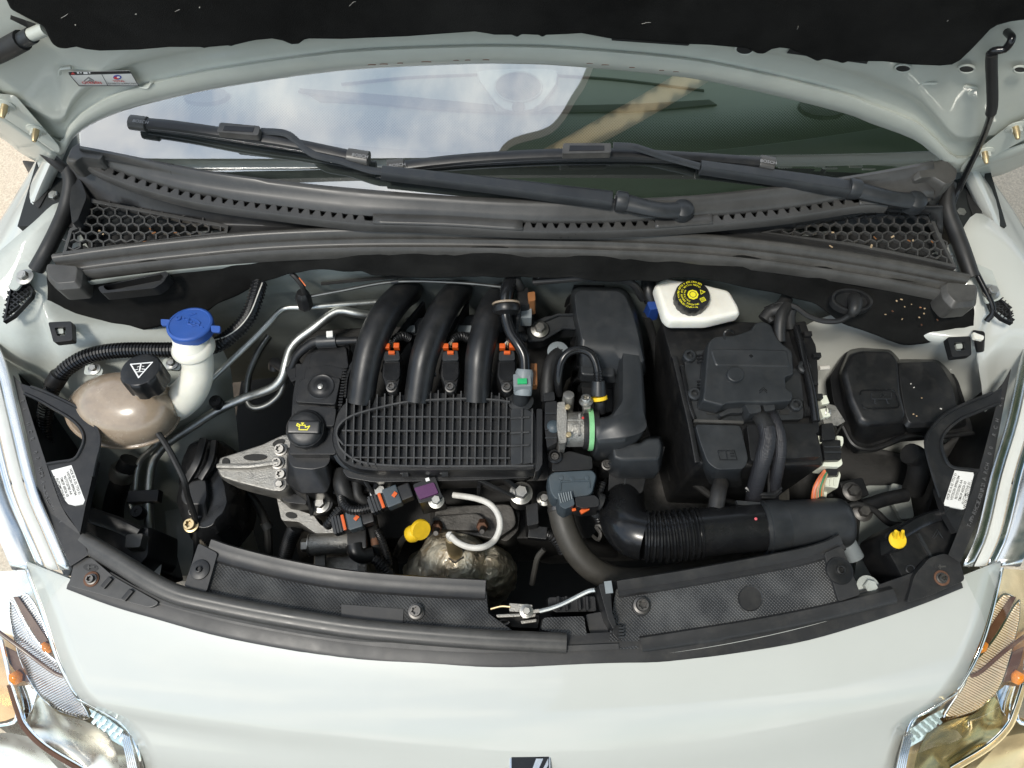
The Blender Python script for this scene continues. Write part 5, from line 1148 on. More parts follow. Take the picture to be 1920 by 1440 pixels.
obj('green_clip', box(P(979, 715, .921), (.014, .0085, .004), (-.15, 0, .04)), M['green'], bh, bev=.0008)
obj('spigot', lathe(P(976, 748, .876), [(.020, -.012), (.020, -.004), (.013, -.002), (.0115, .008), (.010, .024)], (0.02, .2, .97), 20), M['plastic_g'], bh)
# ---- relay and plug cluster behind the breather
rl = thing('sensor_plug', 'brown and black sensor plug near the firewall above the breather', 'sensor', (985, 560, .87))
obj('plug_body', lofts((rp([(968, 540), (992, 536), (996, 575), (970, 578)], 4), .86), (rp([(969, 542), (990, 538), (993, 572), (971, 575)], 4), .915)), M['plastic'], rl, bev=.002)
obj('relay', lofts((rp([(988, 547), (1004, 545), (1006, 565), (990, 568)], 3), .88), (rp([(989, 548), (1003, 546), (1004, 563), (991, 566)], 3), .922)), M['brown'], rl, bev=.0015)
obj('plug_cable', tube([(975, 540, .915), (968, 528, .93), (962, 516, .935)], .008, 10), M['rubber'], rl)
obj('grey_block', box(P(986, 590, .885), (.018, .026, .03)), M['ltgrey'], rl, bev=.002)
obj('ribbed_sleeve', tube([(972, 575, .91), (970, 600, .90), (968, 625, .885), (966, 645, .87)], .0045, 10, 8, corr=.0035), M['plastic'], rl, sharp=25)
obj('barcode_tag', tube([(1009, 520, .925), (1036, 520, .925)], .0045, 10, 1), M['white_tape'], rl)
# ---- MAP sensor and wiring in front of the plenum
mp_ = thing('pressure_sensor', 'purple faced pressure sensor below the plenum cover', 'sensor', (800, 925, .80))
a_ = math.radians(-14)
obj('sensor_body', lofts((rp([(772, 905), (815, 890), (830, 925), (834, 940), (786, 950)], 4), .79), (rp([(774, 908), (816, 893), (826, 922), (830, 932), (786, 944)], 4), .845)), M['plastic'], mp_, bev=.003)
obj('purple_face', lofts((rp([(775, 914), (814, 902), (824, 925), (786, 938)], 3), .842), (rp([(776, 915), (813, 904), (822, 924), (787, 936)], 3), .8485)), M['purple'], mp_, bev=.001)
obj('print_mark', prism([(797, 897), (804, 895), (806, 901), (799, 903)], .8465, .0008), M['white_print'], mp_)
bolt(mp_, (818, 939, .838), .007, 'zinc')
lm = thing('sensor_loom', 'black wiring plugs with orange locks below the plenum cover', 'wiring loom', (700, 960, .76))
def plug(x, y, z, ln, ang):
    c = P(x, y, z)
    d = (P(x+ln*math.cos(ang), y-ln*math.sin(ang), z)-c); L_ = d.length; az = math.atan2(d.y, d.x); m_ = c+d*.5
    p = obj('plug', box(m_, (L_, .024, .024), (0, 0, az)), M['plastic'], lm, bev=.003)
    obj('plug_shell', box(c+d*.55+Vector((0, 0, .004)), (L_*.34, .030, .024), (0, 0, az)), M['bluegrey'], p, bev=.003)
    obj('lock_tab', box(c+d*.30+Vector((0, 0, .013)), (.0048, .024, .006), (0, 0, az)), M['orange'], p, bev=.0012)
    obj('lock_tab', box(c+d*.62+Vector((0, 0, .017)), (.008, .006, .003), (0, 0, az+.6)), M['orange'], p, bev=.0008)
    for k in range(3): obj('plug_ridge', box(c+d*(.06+k*.07)+Vector((0, 0, .004)), (.003, .026, .020), (0, 0, az)), M['plastic_g'], p)
plug(694, 952, .825, 85, math.radians(22)); plug(625, 990, .80, 80, math.radians(17))
obj('ribbed_sleeve', tube([(694, 952, .825), (672, 957, .825), (654, 954, .822), (643, 942, .815), (640, 925, .80)], .0075, 12, 8, corr=.0042), M['plastic'], lm, sharp=25)
obj('ribbed_sleeve', tube([(648, 948, .80), (635, 958, .80), (622, 975, .798), (612, 988, .792)], .0078, 12, 8, corr=.0042), M['plastic'], lm, sharp=25)
obj('taped_loom', tube([(640, 885, .80), (642, 910, .805), (650, 930, .80), (660, 945, .79)], .014, 12, 6), M['rubber'], lm)
obj('loom_cable', tube([(668, 900, .80), (672, 930, .80), (690, 950, .79), (700, 990, .76), (705, 1030, .74), (718, 1075, .72)], .009, 10), M['rubber'], lm)
obj('plug', box(P(672, 1012, .755), (.030, .034, .03), (0, 0, .1)), M['plastic'], lm, bev=.003)
obj('elbow', tube([(665, 1022, .765), (668, 1035, .765), (680, 1042, .76), (698, 1040, .755)], [.0135, .013, .0125, .0115], 14), M['plastic'], lm)
obj('ribbed_sleeve', tube([(690, 1042, .756), (708, 1052, .755), (725, 1068, .75), (738, 1090, .74)], .0085, 12, 8, corr=.0046), M['plastic'], lm, sharp=25)
obj('ribbed_sleeve', tube([(700, 985, .76), (712, 1005, .76), (722, 1030, .75), (730, 1060, .74)], .0065, 12, 8, corr=.0042), M['plastic'], lm, sharp=25)
obj('brown_joint', tube([(702, 1005, .752), (705, 1022, .75)], .008, 10, 1), M['rust'], lm)
# ---- compressor castings
cpz = thing('pump_casting', 'grimy aluminium pump casting below the rocker cover', 'casting', (640, 1010, .55))
obj('upper_arm', lofts((rp([(516, 925), (540, 945), (585, 960), (600, 985), (650, 990), (652, 1002), (590, 1005), (560, 985), (525, 985)], 6), .68), (rp([(518, 930), (540, 950), (588, 966), (602, 986), (648, 990), (650, 998), (592, 1000), (560, 978), (528, 976)], 6), .735)), M['alu'], cpz, bev=.003)
obj('arm_hole', prism(ell(546, 966, 11, 6, 18, .2), .7365, .002), M['dark'], cpz)
obj('pivot_barrel', tube([(582, 1022, .71), (690, 1014, .71)], .0175, 20, 1), M['alu'], cpz, bev=.002)
bolt(cpz, P(582, 1022, .71), .011, 'zinc', axis=(-1, -.05, 0))
obj('pump_body', lofts((rp([(590, 1030), (700, 1010), (745, 1020), (750, 1095), (585, 1100)], 12), .55), (rp([(596, 1046), (680, 1040), (696, 1044), (690, 1082), (596, 1092)], 10), .668)), M['alu'], cpz, bev=.005)
obj('web', polybar([(604, 1022, .69), (602, 1085, .67)], .018, .012), M['alu'], cpz, bev=.003)
obj('web', polybar([(680, 1018, .69), (682, 1085, .67)], .016, .012), M['alu'], cpz, bev=.003)
obj('cast_lettering', place(text_bm('CIM 7', U(13), ext=.0006), P(648, 1024, .7285), (1, .05, 0), (0, -.25, 1)), M['alu'], cpz)
# ---- dipstick
dp = thing('dipstick', 'yellow oil dipstick handle in front of the engine', 'dipstick', (782, 1000, .72))
obj('pull_handle', lathe(P(788, 993, .79), [(.001, -.0045), (.0150, -.0045), (.0165, -.002), (.0165, .002), (.0150, .0045), (.001, .0045)], (.55, -.45, .70), 26), M['yellow'], dp)
obj('pull_ring', lathe(P(776, 1000, .785), [(.006, -.010), (.0125, -.008), (.0135, -.002), (.0125, .004), (.010, .008)], (.75, .1, .65), 22), M['yellow'], dp)
obj('dipstick_tube', tube([(772, 1003, .78), (755, 1012, .74), (742, 1040, .66)], .005, 10), M['bolt_d'], dp)
# ---- heat shield, lambda sensor
hs = thing('heat_shield', 'crumpled gold foil heat shield on the exhaust manifold', 'heat shield', (860, 1070, .55))
def blob(c, rx, ry, z0, z1, seed, nm):
    lv = []
    for k in range(20):
        t = k/19; s = math.sqrt(max(0, 1-(t*.96)**2.2)); lv.append((ell(c[0], c[1]-18*t, rx*s, ry*s, 64), z0+(z1-z0)*t))
    bm = loftk(*lv)
    for v_ in bm.verts:
        n_ = v_.co*70+Vector((seed, 0, 0)); v_.co += Vector((noise.noise(n_), noise.noise(n_+Vector((3, 1, 0))), noise.noise(n_+Vector((0, 4, 2)))))*.0055
    return obj(nm, bm, M['foil'], hs, sharp=80)
blob((852, 1066), 72, 72, .64, .785, 1, 'foil_dome'); blob((918, 1080), 50, 56, .60, .74, 5, 'foil_dome'); blob((802, 1085), 46, 52, .58, .71, 9, 'foil_dome')
ls = thing('oxygen_sensor', 'oxygen sensor with white lead rising from the heat shield', 'sensor', (856, 1040, .70))
sx = Vector((-.10, .35, .93)).normalized(); sb = P(858, 1050, .765)
obj('hex_base', lathe(sb, [(.017, 0), (.018, .003), (.018, .008), (.015, .009)], sx, 24), M['bolt_d'], ls)
obj('hex_nut', lathe(sb+sx*.009, [(.0155, 0), (.0155, .008), (.014, .010)], sx, 6), M['bolt_d'], ls)
obj('barrel', lathe(sb+sx*.018, [(.0105, 0), (.0112, .004), (.0112, .016), (.0100, .020), (.0100, .034), (.009, .040), (.0075, .044)], sx, 22), M['brass'], ls)
obj('lead', tube([sb+sx*.058, (842, 1003, .835), (858, 1017, .835), (880, 1026, .835), (905, 1026, .835), (926, 1014, .82), (937, 990, .825), (934, 965, .83), (918, 945, .83), (890, 934, .825), (850, 928, .815)], .0047, 12, 6), M['wire_w'], ls)
obj('frayed_end', tube([(843, 1003, .837), (838, 1000, .838)], [.006, .003], 8, 1), M['wire_w'], ls)
sp2 = thing('earth_lead', 'thin grey lead dropping beside the heat shield', 'cable', (1005, 1050, .65))
obj('lead', tube([(1020, 1030, .74), (1008, 1045, .73), (1002, 1070, .71), (997, 1095, .69)], .0045, 8), M['rubber_g'], sp2)
# ---- crank sensor plugs right of the shield
cs = thing('sensor_harness', 'black plug and ribbed cable below the throttle valve', 'wiring loom', (1010, 990, .70))
obj('plug', lofts((rp([(985, 945), (1010, 940), (1012, 985), (988, 990)], 3), .70), (rp([(986, 947), (1008, 942), (1010, 982), (989, 986)], 3), .78)), M['plastic'], cs, bev=.002)
obj('plug', box(P(1008, 1000, .74), (.030, .020, .02), (0, 0, -.1)), M['plastic'], cs, bev=.002)
obj('ribbed_sleeve', tube([(1018, 1000, .74), (1034, 1006, .74), (1048, 1020, .73), (1056, 1036, .72)], .0085, 12, 8, corr=.005), M['plastic'], cs, sharp=25)
bolt(cs, (1020, 935, .755), .007, 'zinc')
# ================================================================== intake side
# ---- resonator / air box
ar = thing('air_resonator', 'large dark grey moulded air resonator right of the manifold', 'air box', (1145, 690, .76))
up0 = [(1070, 545), (1082, 537), (1165, 539), (1180, 550), (1196, 590), (1206, 640), (1212, 700), (1160, 712), (1088, 708), (1083, 640), (1074, 590)]
obj('main_shell', lofts((rp(up0, 8), .79), (rp(up0, 8), .855), (rp([(1072, 547), (1084, 539), (1164, 541), (1178, 552), (1193, 591), (1203, 640), (1208, 680), (1160, 672), (1088, 668), (1084, 636), (1076, 590)], 8), .888), (rp([(1077, 551), (1088, 544), (1161, 546), (1173, 556), (1187, 592), (1197, 630), (1200, 646), (1150, 640), (1092, 638), (1089, 626), (1081, 590)], 8), .899)), M['plastic_g'], ar, bev=.004, seg=3)
obj('front_recess', lofts((rp([(1087, 634), (1150, 634), (1160, 648), (1160, 712), (1087, 708)], 7), .855), (rp([(1089, 637), (1147, 637), (1153, 648), (1152, 706), (1089, 702)], 7), .872)), M['plastic_g'], ar, bev=.003, seg=3)
obj('lower_shell', lofts((rp([(1086, 700), (1160, 700), (1165, 770), (1118, 785), (1092, 760)], 6), .76), (rp([(1088, 704), (1160, 706), (1162, 768), (1118, 778), (1094, 756)], 6), .815)), M['plastic'], ar, bev=.003)
el_ = [(1152, 612), (1194, 590), (1206, 640), (1212, 700), (1216, 760), (1214, 798), (1202, 816), (1170, 832), (1118, 836), (1117, 776), (1146, 772), (1160, 752), (1160, 660)]
ec_ = lambda k: [(1182+(x-1182)*k if y < 770 else x, (805+(y-805)*k) if y >= 770 else y) for x, y in el_]
obj('elbow', lofts((rp(el_, 10, 4), .812), (rp(el_, 10, 4), .868), (rp(ec_(.86), 10, 4), .884), (rp(ec_(.62), 8, 4), .892)), M['plastic_g'], ar, sharp=60)
for y0, y1 in ((552, 575), (568, 590), (600, 618), (632, 652), (655, 680), (690, 712), (712, 735)):
    obj('shell_rib', sweep([(1062 if y0 < 600 else 1072, y1, .80), (1068 if y0 < 600 else 1076, (y0+y1)/2-4, .83), (1082 if y0 < 600 else 1086, y0-2, .85)], [(-.0015, -.03), (.0015, -.03), (.0015, .004), (-.0015, .004)], 5), M['plastic'], ar, sharp=40)
br = obj('mounting_bracket', lofts((rp([(986, 606), (1022, 594), (1045, 590), (1080, 592), (1084, 616), (1052, 618), (1020, 636), (990, 640)], 5), .82), (rp([(986, 606), (1022, 594), (1045, 590), (1080, 592), (1084, 616), (1052, 618), (1020, 636), (990, 640)], 5), .852)), M['plastic_g'], ar, bev=.002)
obj('bracket_wall', tube([(988, 604, .858), (1020, 601, .858), (1046, 590, .858), (1078, 590, .858)], .0022, 6, 1), M['plastic_g'], br)
obj('bracket_wall', tube([(990, 640, .858), (1018, 637, .858), (1054, 615, .858), (1084, 616, .858)], .0022, 6, 1), M['plastic_g'], br)
obj('bracket_bush', lathe(P(1012, 619, .852), [(.015, 0), (.015, .004), (.011, .006)], n=22), M['rubber'], br)
bolt(br, (1012, 618, .857), .0085, 'zinc')
obj('ceiling_duct', lofts((rp([(1070, 520), (1130, 518), (1140, 545), (1075, 545)], 10), .80), (rp([(1072, 520), (1128, 519), (1136, 542), (1077, 542)], 10), .868)), M['plastic'], ar, bev=.006)
# ---- resonance block and down duct
rb = thing('intake_block', 'grey plastic intake block clipped below the resonator elbow', 'duct', (1190, 850, .70))
q = [(1142, 842), (1150, 828), (1200, 828), (1212, 818), (1240, 817), (1245, 836), (1241, 868), (1236, 885), (1165, 884), (1144, 872)]
obj('block_shell', lofts((rp(q, 5), .80), (rp(q, 5), .842), (rp([(1148, 838), (1156, 830), (1200, 832), (1213, 823), (1236, 822), (1240, 836), (1237, 856), (1232, 860), (1166, 862), (1152, 858)], 5), .866)), M['plastic_g'], rb, bev=.004, seg=3)
obj('block_seam', tube([(1140, 868, .842), (1165, 874, .842), (1236, 872, .842), (1245, 838, .842)], .002, 6, 1), M['plastic'], rb)
obj('down_duct', lofts((rp([(1140, 880), (1205, 878), (1200, 945), (1135, 950)], 8), .66), (rp([(1142, 882), (1215, 880), (1205, 925), (1140, 930)], 8), .80)), M['plastic'], rb, bev=.004)
obj('duct_seam', polybar([(1175, 884, .80), (1168, 925, .80)], .002, .002), M['plastic_g'], rb)
lgx = obj('bolt_lug', lofts((rp([(1128, 862), (1150, 862), (1162, 878), (1140, 884), (1128, 884)], 4), .78), (rp([(1130, 864), (1149, 864), (1158, 876), (1140, 880), (1130, 880)], 4), .822)), M['plastic'], rb, bev=.002)
bolt(lgx, (1138, 872, .823), .0062, 'bolt_d', kind=TORX)
# ---- throttle body
tb = thing('throttle_valve', 'cast aluminium throttle valve with green banded hose clamp', 'throttle body', (1080, 800, .80))
tc_ = P(1080, 805, .862)
X = Vector((1, 0, 0))
obj('flange', lofts((rp([(1045, 754), (1060, 753), (1064, 780), (1063, 833), (1049, 835), (1044, 800)], 3), .80), (rp([(1045, 754), (1059, 753), (1063, 780), (1062, 830), (1049, 832), (1044, 800)], 3), .892)), M['alu'], tb, bev=.002)
def ring(x0, x1, r, m_, nm, yc=805, zc=.862, bev=.001):
    a = P(x0, yc, zc); b = P(x1, yc, zc); b.y = a.y; b.z = a.z
    return obj(nm, lathe(a, [(r*.9, 0), (r, .001), (r, (b-a).length-.001), (r*.9, (b-a).length)], X, 36), M[m_], tb)
ring(1060, 1094, .0265, 'alu', 'barrel'); ring(1092, 1101, .0300, 'plastic', 'hose_lip'); ring(1111, 1122, .0305, 'plastic', 'hose_lip')
cb = ring(1100, 1112, .0320, 'zinc', 'clamp_band')
obj('green_print', lathe(P(1101.5, 805, .862), [(.0323, 0), (.0323, .0072)], X, 36), M['greenw'], tb)
obj('clamp_worm', lofts((rp([(1092, 748), (1106, 748), (1110, 768), (1094, 770)], 3), .885), (rp([(1093, 750), (1105, 750), (1108, 766), (1095, 768)], 3), .900)), M['zinc'], tb, bev=.002)
bolt(tb, (1099, 754, .900), .0075, 'zinc', axis=(-.1, .5, 1), kind=TORX)
obj('post', lathe(P(1064, 768, .862), [(.009, 0), (.009, .02), (.0082, .034), (.006, .035)], (0, .35, .94), 18), M['alu'], tb)
for x, y in ((1064, 764), (1066, 816)):
    obj('flange_pin', lathe(P(x, y, .893), [(.0042, 0), (.0042, .004), (.003, .005)], n=12), M['brass'], tb)
obj('casting_rib', polybar([(1064, 790, .887), (1092, 790, .887)], .003, .004), M['alu'], tb)
obj('casting_rib', polybar([(1086, 778, .884), (1086, 818, .884)], .003, .006), M['alu'], tb)
obj('paint_dot', lathe(P(1093, 784, .887), [(.002, 0), (.002, .0012), (.001, .0016)], n=10), M['red_print'], tb)
sb_ = obj('shaft_housing', lofts((rp([(1020, 752), (1045, 750), (1046, 850), (1024, 852), (1019, 800)], 3), .80), (rp([(1022, 754), (1044, 752), (1044, 830), (1026, 840), (1021, 800)], 3), .884)), M['plastic'], tb, bev=.002)
for y in (776, 806, 822):
    obj('housing_rib', polybar([(1022, y, .884), (1044, y, .884)], .0018, .003), M['plastic_g'], sb_)
obj('shaft_cap', lathe(P(1038, 800, .884), [(.010, 0), (.010, .002), (.007, .005), (.001, .006)], n=18), M['bluegrey'], sb_)
# ---- throttle actuator
ta = thing('throttle_actuator', 'blue grey throttle actuator with moulded plug below the throttle valve', 'actuator', (1072, 900, .76))
obj('gear_case', lofts((rp([(1044, 850), (1068, 840), (1100, 850), (1114, 852), (1116, 885), (1028, 890), (1030, 862)], 6), .77), (rp([(1046, 853), (1068, 845), (1100, 854), (1110, 856), (1112, 880), (1034, 884), (1036, 866)], 6), .845)), M['plastic'], ta, bev=.003)
cv = [(1026, 893), (1036, 884), (1112, 880), (1120, 890), (1112, 924), (1104, 930), (1040, 938), (1030, 922)]
obj('cover_plate', lofts((rp(cv, 6), .80), (rp(cv, 6), .846), (rp([(1073+(x-1073)*.95, 908+(y-908)*.95) for x, y in cv], 6), .852)), M['bluegrey'], ta, bev=.002)
obj('cover_rib', tube([(1050, 920, .853), (1052, 903, .853), (1105, 901, .853), (1106, 915, .853)], .0016, 6, 1), M['bluegrey'], ta)
for x, y in ((1052, 896), (1072, 899), (1100, 896)):
    obj('cover_pip', lathe(P(x, y, .852), [(.0038, 0), (.0035, .0016), (.0018, .0018)], n=14), M['bluegrey'], ta)
tw = obj('tower', lathe(P(1040, 858, .842), [(.0115, -.02), (.0115, .008), (.0095, .010), (.0072, .010), (.0070, .003)], (0, .05, 1), 22), M['plastic'], ta)
bolt(tw, (1040, 858, .842), .0058, 'bolt_d', kind=TORX)
pgm = obj('plug_seat', lofts((rp([(1044, 928), (1072, 920), (1080, 948), (1060, 958), (1048, 950)], 4), .81), (rp([(1046, 929), (1072, 922), (1078, 946), (1060, 955), (1049, 948)], 4), .862)), M['bluegrey'], ta, bev=.002)
for k in range(6): obj('seat_rib', polybar([(1047+k*4.5, 926-k*.8, .862), (1052+k*4, 944-k*1.5, .862)], .0012, .003), M['ltgrey'], pgm)
pgb = obj('plug', lofts((rp([(1076, 930), (1116, 926), (1126, 935), (1126, 952), (1094, 956), (1078, 952)], 4), .81), (rp([(1078, 932), (1115, 928), (1123, 936), (1123, 949), (1094, 953), (1080, 949)], 4), .858)), M['plastic'], ta, bev=.003)
obj('lock_tab', box(P(1096, 957, .846), (.014, .006, .008), (0, 0, .5)), M['orange'], pgb, bev=.001)
obj('lock_tab', box(P(1076, 956, .846), (.006, .004, .006), (0, 0, .2)), M['orange'], pgb, bev=.001)
obj('plug_boot', tube([(1118, 938, .84), (1128, 942, .838)], .013, 12, 1), M['rubber'], pgb)
# ---- vent hose loop with yellow band
vl_ = thing('vent_hose', 'glossy black hose loop with yellow band beside the resonator', 'hose', (1085, 690, .86))
obj('hose_run', tube([(1048, 740, .87), (1047, 712, .895), (1051, 682, .912), (1064, 662, .92), (1086, 655, .922), (1106, 662, .92), (1117, 680, .915), (1121, 700, .908), (1122, 716, .900)], .0062, 14, 7), M['plastic_s'], vl_)
obj('hose_bellows', tube([(1121, 694, .91), (1122, 715, .902)], .0074, 14, 1, corr=.0045), M['plastic_s'], vl_, sharp=25)
obj('hose_end', tube([(1122, 714, .903), (1122, 742, .892)], [.0098, .0115], 16, 1), M['plastic_g'], vl_, bev=.001)
obj('yellow_band', tube([(1123, 743, .891), (1124, 750, .888)], .0122, 18, 1), M['yellow'], vl_, bev=.001)
obj('spigot', tube([(1124, 750, .888), (1126, 772, .872)], .0088, 14, 1), M['plastic'], vl_)
# ---- servo hose / cable beside it
sv = thing('vacuum_hose', 'taped black vacuum hose with a star clip beside the breather', 'hose', (1030, 700, .85))
obj('hose_run', tube([(1047, 660, .88), (1036, 672, .885), (1029, 692, .885), (1026, 720, .88), (1027, 752, .87)], [.008, .0095, .0105, .0105, .0105], 14), M['rubber'], sv)
obj('hose_end', lofts((rp([(1018, 735), (1040, 732), (1043, 752), (1018, 755)], 3), .84), (rp([(1019, 737), (1039, 734), (1041, 750), (1020, 752)], 3), .888)), M['plastic'], sv, bev=.002)
stc = obj('star_clip', lathe(P(1046, 660, .876), [(.0165, 0), (.0165, .003), (.0150, .004)], n=26), M['ltgrey'], sv)
obj('star_hole', place(fin(loft([[Vector(((.0095 if i % 2 else .004)*math.cos(i*math.pi/6), (.0095 if i % 2 else .004)*math.sin(i*math.pi/6), z)) for i in range(12)] for z in (0, .0008)])), P(1046, 660, .8803), (1, 0, 0)), M['black_print'], stc)
obj('brown_tab', box(P(1001, 706, .885), (.010, .036, .02)), M['brown'], sv, bev=.002)
# ---- radiator hose
rh = thing('radiator_hose', 'thick dark olive rubber radiator hose curving to the front', 'hose', (1100, 1040, .70))
obj('hose_run', tube([(1048, 935, .79), (1052, 965, .79), (1062, 1000, .785), (1084, 1040, .775), (1120, 1072, .765), (1170, 1088, .755), (1240, 1085, .745), (1320, 1068, .735), (1400, 1050, .725)], [.0185, .0190, .0190, .0195, .0195, .0195, .0195, .0195, .0195], 22, 6), mat('olive_rubber', (0.045, 0.042, 0.036), .5, dust=.08), rh)
obj('hose_clamp', lathe(P(1051, 955, .79), [(.0195, -.004), (.0203, -.003), (.0203, .003), (.0195, .004)], P(1055, 975, .79)-P(1049, 940, .79), 24), M['bolt_d'], rh)
ck = obj('wire_clip', tube([(1112, 1005, .76), (1122, 1012, .77), (1126, 1000, .775), (1118, 988, .775), (1124, 985, .78), (1131, 992, .78)], .003, 6, 3), M['alu_d'], rh)
# ---- corrugated intake duct
idc = thing('intake_duct', 'fat corrugated black air intake duct across the front', 'duct', (1350, 1000, .76))
obj('elbow', tube([(1168, 930, .765), (1166, 955, .785), (1172, 980, .80), (1188, 998, .81), (1212, 1006, .815)], [.034, .036, .037, .037, .0365], 30, 7), M['plastic_s'], idc, sharp=80)
obj('bellows', tube([(1206, 1005, .815), (1240, 1006, .817), (1275, 1003, .819), (1310, 1000, .82)], .0385, 36, 10, corr=.0086, amp=.13), M['plastic_s'], idc, sharp=25)
obj('smooth_pipe', tube([(1306, 1000, .82), (1360, 994, .822), (1420, 990, .824), (1440, 989, .824)], [.0365, .0355, .0355, .0355], 34, 5), M['plastic_s'], idc)
obj('snorkel', tube([(1428, 990, .824), (1460, 988, .825), (1520, 984, .826), (1572, 981, .826), (1586, 980, .826)], [.0385, .0388, .0375, .0370, .033], 34, 5), M['plastic_g'], idc, sharp=50)
ccl = obj('collar', lathe(P(1432, 990, .824), [(.0375, 0), (.0405, .002), (.0405, .026), (.0392, .030)], P(1500, 985, .825)-P(1432, 990, .824), 34), M['plastic_g'], idc)
for k, (x0, x1, y) in enumerate(((1414, 1462, 1010), (1408, 1466, 1020), (1405, 1464, 1030))):
    obj('collar_tab', lofts((rp([(x0, y-5), (x1, y-8), (x1, y), (x0, y+4)], 2), .81-k*.012), (rp([(x0, y-5), (x1, y-8), (x1, y), (x0, y+4)], 2), .845-k*.012)), M['plastic_g'], ccl, bev=.001)
obj('collar_tab', lofts((rp([(1380, 938), (1430, 942), (1436, 950), (1384, 946)], 2), .83), (rp([(1380, 938), (1430, 942), (1436, 950), (1384, 946)], 2), .838)), M['plastic_g'], ccl, bev=.001)
obj('paint_dot', lathe(P(1417, 973, .861), [(.0022, 0), (.0022, .001), (.001, .0014)], n=8), mat('pink_mark', (.6, .1, .12), .5), idc)
obj('duct_flange', lofts((rp([(1580, 945), (1590, 950), (1588, 1005), (1578, 1012)], 4), .79), (rp([(1580, 947), (1590, 952), (1588, 1002), (1578, 1008)], 4), .845)), M['plastic_g'], idc, bev=.002)
gp = thing('grey_tube', 'short grey plastic tube beside the intake snorkel', 'tube', (1600, 1035, .78))
obj('tube_shell', tube([(1585, 1012, .81), (1604, 1048, .80)], .0135, 18, 1), M['ltgrey'], gp, bev=.002)
# ---- brake fluid reservoir
bf = thing('brake_fluid_reservoir', 'milky white brake fluid reservoir below the firewall felt', 'reservoir', (1310, 570, .86))
q = [(1227, 532), (1247, 519), (1310, 528), (1370, 543), (1388, 575), (1390, 587), (1328, 602), (1258, 602), (1246, 592)]
obj('bottle', lofts((rp(q, 7), .896), (rp(q, 7), .914), (rp([(1310+(x-1310)*.93, 562+(y-562)*.90) for x, y in q], 7), .922)), M['milk_o'], bf, bev=.004, seg=3)
cax = Vector((0, .03, 1)).normalized(); cb_ = P(1295, 562, .925)
bcp = obj('screw_cap', lathe(cb_, [(.0255, -.006), (.0265, -.004), (.0265, .012), (.0255, .0145), (.001, .0148)], cax, 72, lambda t, h: 1-.035*max(0, math.cos(16*t)) if -.005 < h < .013 else 1), M['plastic'], bf, sharp=50)
ctp = cb_+cax*.0152
def ring_text(s, r, a0, a1, size):
    bms = []; n = len(s)
    for i, ch in enumerate(s):
        if ch == ' ': continue
        a = a0+(a1-a0)*i/max(1, n-1)
        p = ctp+Vector((math.cos(a), math.sin(a), 0))*r
        t = text_bm(ch, size, bold=.015); tx = Vector((-math.sin(a), math.cos(a), 0))*(1 if a1 > a0 else -1)
        bms.append(place(t, p, tx))
    return merge(*bms)
D = math.radians
obj('cap_lettering', ring_text('USE ONLY DOT 4 FLUID FROM A SEALED CONTAINER', .0222, D(52), D(282), .0042), M['yel_print'], bcp)
obj('cap_lettering', ring_text('CLEAN FILLER CAP BEFORE REMOVING', .0172, D(48), D(292), .0038), M['yel_print'], bcp)
obj('cap_lettering', ring_text('WARNING', .0128, D(150), D(240), .0036), M['yel_print'], bcp)
obj('cap_centre', lathe(ctp, [(.0085, -.0005), (.0085, .0004)], cax, 8), M['yel_print'], bcp)
obj('cap_centre', tube([ctp+Vector((.005*math.cos(i*.45), .005*math.sin(i*.45), .0006)) for i in range(15)], .0005, 4, 1), M['black_print'], bcp)
obj('cap_pictogram', place(zfan(merge(outline([(-.0036, -.003), (.0036, -.003), (0, .0036)], .0008), flat([], [((0, -.0012), (0, .0014), .0008)]))), ctp+Vector((.0150, .0045, .0002)), (.1, -1, 0)), M['yel_print'], bcp)
obj('cap_pictogram', place(zfan(merge(outline([(-.003, -.0035), (.003, -.0035), (.003, .0035), (-.003, .0035)], .0008), flat([], [((-.002, y), (.002, y), .0006) for y in (-.002, -.0007, .0006, .002)]))), ctp+Vector((.0140, -.0085, .0002)), (.5, -1, 0)), M['yel_print'], bcp)
bl_ = thing('blue_connector', 'dark blue connector left of the brake fluid reservoir', 'connector', (1224, 572, .86))
obj('housing', lofts((rp([(1212, 565), (1236, 562), (1240, 580), (1218, 584)], 3), .85), (rp([(1213, 566), (1235, 563), (1238, 578), (1219, 581)], 3), .885)), M['blue_d'], bl_, bev=.002)
obj('cable_boot', tube([(1222, 565, .875), (1216, 545, .885), (1216, 525, .89)], .012, 12, 4), M['plastic'], bl_)
# ---- battery box and terminal cover
bt_ = thing('battery_box', 'dusty black battery box with moulded front compartment', 'battery box', (1400, 850, .62))
q = [(1238, 602), (1300, 598), (1480, 604), (1512, 700), (1545, 858), (1545, 872), (1420, 876), (1310, 872), (1290, 800), (1262, 690)]
obj('box_shell', lofts((rp(q, 8), .60), (rp(q, 8), .858), (rp([(1400+(x-1400)*.98, 740+(y-740)*.98) for x, y in q], 8), .864)), M['plastic'], bt_, bev=.004)
obj('side_rail', polybar([(1262, 672, .866), (1278, 740, .868), (1292, 800, .868), (1305, 870, .866)], .008, .010, 4), M['plastic'], bt_, bev=.002)
obj('side_rail', polybar([(1276, 690, .868), (1290, 760, .870), (1300, 790, .870)], .006, .012, 4), M['plastic_s'], bt_, bev=.002)
obj('front_box', lofts((rp([(1402, 794), (1528, 792), (1545, 864), (1410, 872)], 6), .70), (rp([(1400, 796), (1526, 793), (1541, 856), (1408, 864)], 6), .884)), M['plastic'], bt_, bev=.005)
lb = [(1302, 794), (1390, 796), (1398, 830), (1405, 862), (1396, 880), (1345, 882), (1326, 868), (1312, 830)]
